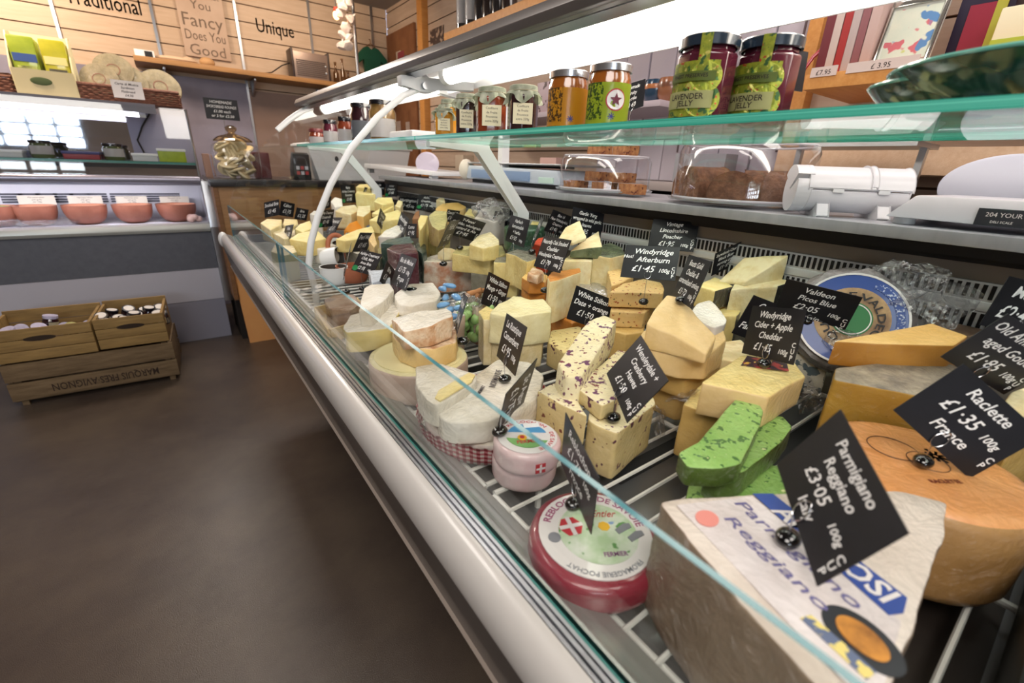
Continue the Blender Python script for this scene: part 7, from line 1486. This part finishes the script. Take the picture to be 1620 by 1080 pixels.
# board above with lettering, dark box, white boxes
bd_ = mat('grey_mauve_card', '#8f8088', .5); y0_, y1_ = onsh(1318), onsh(1400); z_ = z2_+.20
o = box('boxed_gadget', SX+.19, SX+.27, min(y0_, y1_), max(y0_, y1_), z2_+.001, z2_+.42, bd_, None, .002); tag(o, 'tall mauve-grey boxed kitchen gadget reading Zeal behind the books', 'box')
o['label'] = 'tall mauve-grey box with a dark lettered band behind the books'
bm = bmesh.new(); F = frame(Vector((SX+.189, (onsh(1378, 8, SX+.19)), P(1378, 8, x=SX+.19).z)), (0, -1, 0), (0, 0, 1)); bx(bm, -.06, .06, -.0005, .0005, -.022, .022, 0, F); bd2 = fin('dark_band', bm, mat('navy_band', '#2c2538', .5), o, smooth=False)
bm = bmesh.new(); put_text(bm, 'Zeal', 0, -.012, .026, y=-.0012, off=.01); bmesh.ops.transform(bm, matrix=F, verts=bm.verts); fin('lettering', bm, whitep, bd2, smooth=False)
y0_, y1_ = onsh(1480), onsh(1565); o = box('dark_box', SX+.12, SX+.24, y1_, y0_, z2_+.001, z2_+.24, mat('deep_purple', '#221a33', .5), None, .003); tag(o, 'dark purple gift box with red and yellow print on the book shelf', 'box')
box('red_patch', SX+.117, SX+.1205, y1_+.03, y0_-.02, z2_+.03, z2_+.12, mat('plum_red', '#8a2338', .5), o, 0); box('yellow_stripe', SX+.1165, SX+.120, y1_+.012, y1_+.03, z2_+.02, z2_+.16, mat('yel_green', '#a8a83c', .5), o, 0)
y0_, y1_ = onsh(1560), onsh(1680); o = box('white_carton', SX+.05, SX+.2, y1_, y0_, z2_+.001, z2_+.09, crm, None, .004); tag(o, 'cream carton with green stripe at the right edge on the book shelf', 'box'); box('green_stripe', SX+.048, SX+.0505, y1_, y0_, z2_+.02, z2_+.032, mat('lime_stripe', '#a9b83c', .5), o, 0)
y0_ = onsh(1600); o = box('red_carton', SX+.06, SX+.19, y0_-.12, y0_, z2_+.091, z2_+.2, mat('red_card', '#a8242c', .45), None, .003); tag(o, 'bright red carton on the cream carton at the upper right corner', 'box')
# steel rail and lower shelf
q = P(1500, 212, x=SX); rl = bmesh.new(); tube(rl, [(SX, -.6, q.z), (SX, P(1425, 214, x=SX).y, q.z)], .014, 16); tube(rl, [(SX, P(1425, 214, x=SX).y, q.z), (SX, P(1295, 220, x=SX).y, q.z)], .009, 12); tag(fin('steel_rail', rl, mat('rail_mauve', '#a59aa6', .3, .7)), 'round metal rail running under the book shelf', 'rail')
z3_, t = wshelf('pale wood shelf board below the metal rail', 232, 1500, -.6, P(1232, 232, x=SX).y, SD, .06, wood('pale_wood', '#d6b597', '#c9a383', 6))
# white tissue / paper behind the shelf
bm = bmesh.new(); 
ypa, ypb = P(1260, 190, x=1.2).y, P(1480, 190, x=1.2).y
prism(bm, [(ypa, 1.20), (ypa+.0, 1.235), (ypb, 1.235), (ypb+.02, 1.205), ((ypa+ypb)/2, 1.195)], 'x', 1.15, 1.28); tag(fin('white_paper_stack', bm, white, bevel=.002), 'stack of white paper sheets seen beneath the glass shelf on the right', 'paper')
ps_ = thing('paper_stand', 'slim steel stand carrying the white paper stack', 'stand', (0, 0, 0)); bm = bmesh.new(); bx(bm, 1.14, 1.29, min(ypa, ypb), max(ypa, ypb), 1.185, 1.194); 
for y in (ypa-.01, ypb+.01): bx(bm, 1.228, 1.243, y-.006, y+.006, 0, 1.19)
fin('stand', bm, alu, ps_)
# white plank screen (back of a door) seen behind the jars
pk = mat('white_planks', '#c5bcc6', .5); y0_, y1_ = P(1290, 60, x=XW-.03).y, P(960, 90, x=XW-.03).y
dr = thing('plank_door', 'pale lilac planked door with rods behind the jelly jars', 'door', (0, 0, 0)); n = 7
for k in range(n):
    a, b_ = y0_+(y1_-y0_)*k/n, y0_+(y1_-y0_)*(k+1)/n; box('plank', XW-.03-.004*(k % 2), XW-.004, a+.003, b_-.003, 1.092, 2.1, pk, dr, .002)
bm = bmesh.new()
for u in (1100, 1270): y = P(u, 60, x=XW-.05).y; tube(bm, [(XW-.05, y, 1.2), (XW-.05, y, 2.1)], .004, 6)
fin('rod', bm, mat('rod_dark', '#5a4a4c', .5), dr)
yd = P(1160, 20, x=XW-.06).y; box('dark_panel', XW-.05, XW-.036, yd-.16, yd+.05, 1.78, 2.05, mat('slate_mauve', '#5c5568', .5), dr, .002)
# low back shelf with pots, jug, boxes
z4 = P(1035, 158, x=SX).z; t = thing('wall_shelf', 'low pale shelf with pots behind the fruity cards', 'shelf', (0, 0, 0)); box('shelf_board', SX, XW-.04, P(1045, 158, x=SX).y, P(840, 180, x=SX).y+.6, z4-.02, z4, mat('shelf_lilac', '#b8aab0', .5), t, .002)
for u, m1, m2, lb in ((1037, '#1e3a52', '#a9683c', 'blue glazed pot with a brown band on the low shelf'), (1060, '#8f5c40', '#6f4530', 'brown bowl right of the blue pot')):
    x = SX+.08; y = P(u, 140, x=x).y; bm = bmesh.new(); lathe(bm, [(0, 0), (.028, 0), (.04, .02, 0), (.042, .045, 0), (.042, .06, 1), (.038, .075, 0), (.034, .075, 0), (.036, .02, 0), (0, .01, 0)], 28); o = fin('glazed_pot', bm, [mat('glz'+m1, m1, .25, coat=.7), mat('glz'+m2, m2, .3, coat=.5)]); o.location = (x, y, z4); tag(o, lb, 'pot')
for k, (u, c_, h, lb) in enumerate(((868, '#b9a3a8', .13, 'pale'), (905, '#6d4a3c', .16, 'brown'), (930, '#a58a6c', .12, 'tan'))):
    x = SX+.08; y = P(u, 130, x=x).y; o = box('packet', x-.03, x+.03, y-.045, y+.045, z4+.001, z4+h, mat('pkt%d' % k, c_, .5, spots=(('#4a3430', 40, .6),)), None, .004); tag(o, lb+' packet on the low shelf behind the cloth topped jars', 'packet')
# items on a lower back counter: rack of rolls, tins (seen through domes)
lowz = P(900, 205, x=1.5).z
bc_ = thing('back_counter', 'narrow pale counter along the staff side wall', 'counter', (0, 0, 0)); box('top', 1.45, XW-.001, .9, 2.6, 1.06, 1.09, mat('back_top', '#9b8f8c', .5), bc_, .002); box('body', 1.5, XW-.001, .92, 2.58, .0, 1.06, MC['body_grey'], bc_, 0)
for k, (u, x, w_, h, m, lb) in enumerate(((735, 1.55, .05, .09, '#c9b49c', 'cream box'), (848, 1.55, .05, .05, '#a8842c', 'mustard coloured box'), (878, 1.55, .06, .08, '#d0a9a0', 'pinkish box'), (1120, 1.6, .1, .1, '#8f8f94', 'grey stacked boxes'), (1195, 1.6, .05, .12, '#25262c', 'black box'))):
    y = P(u, 230, x=x).y
    if y < .95: 
        continue
    o = box('small_box', x-.04, x+.04, y-w_, y+w_, 1.0905, 1.0905+h, mat('sb%d' % k, m, .5), None, .003); tag(o, lb+' on the staff side counter', 'box')
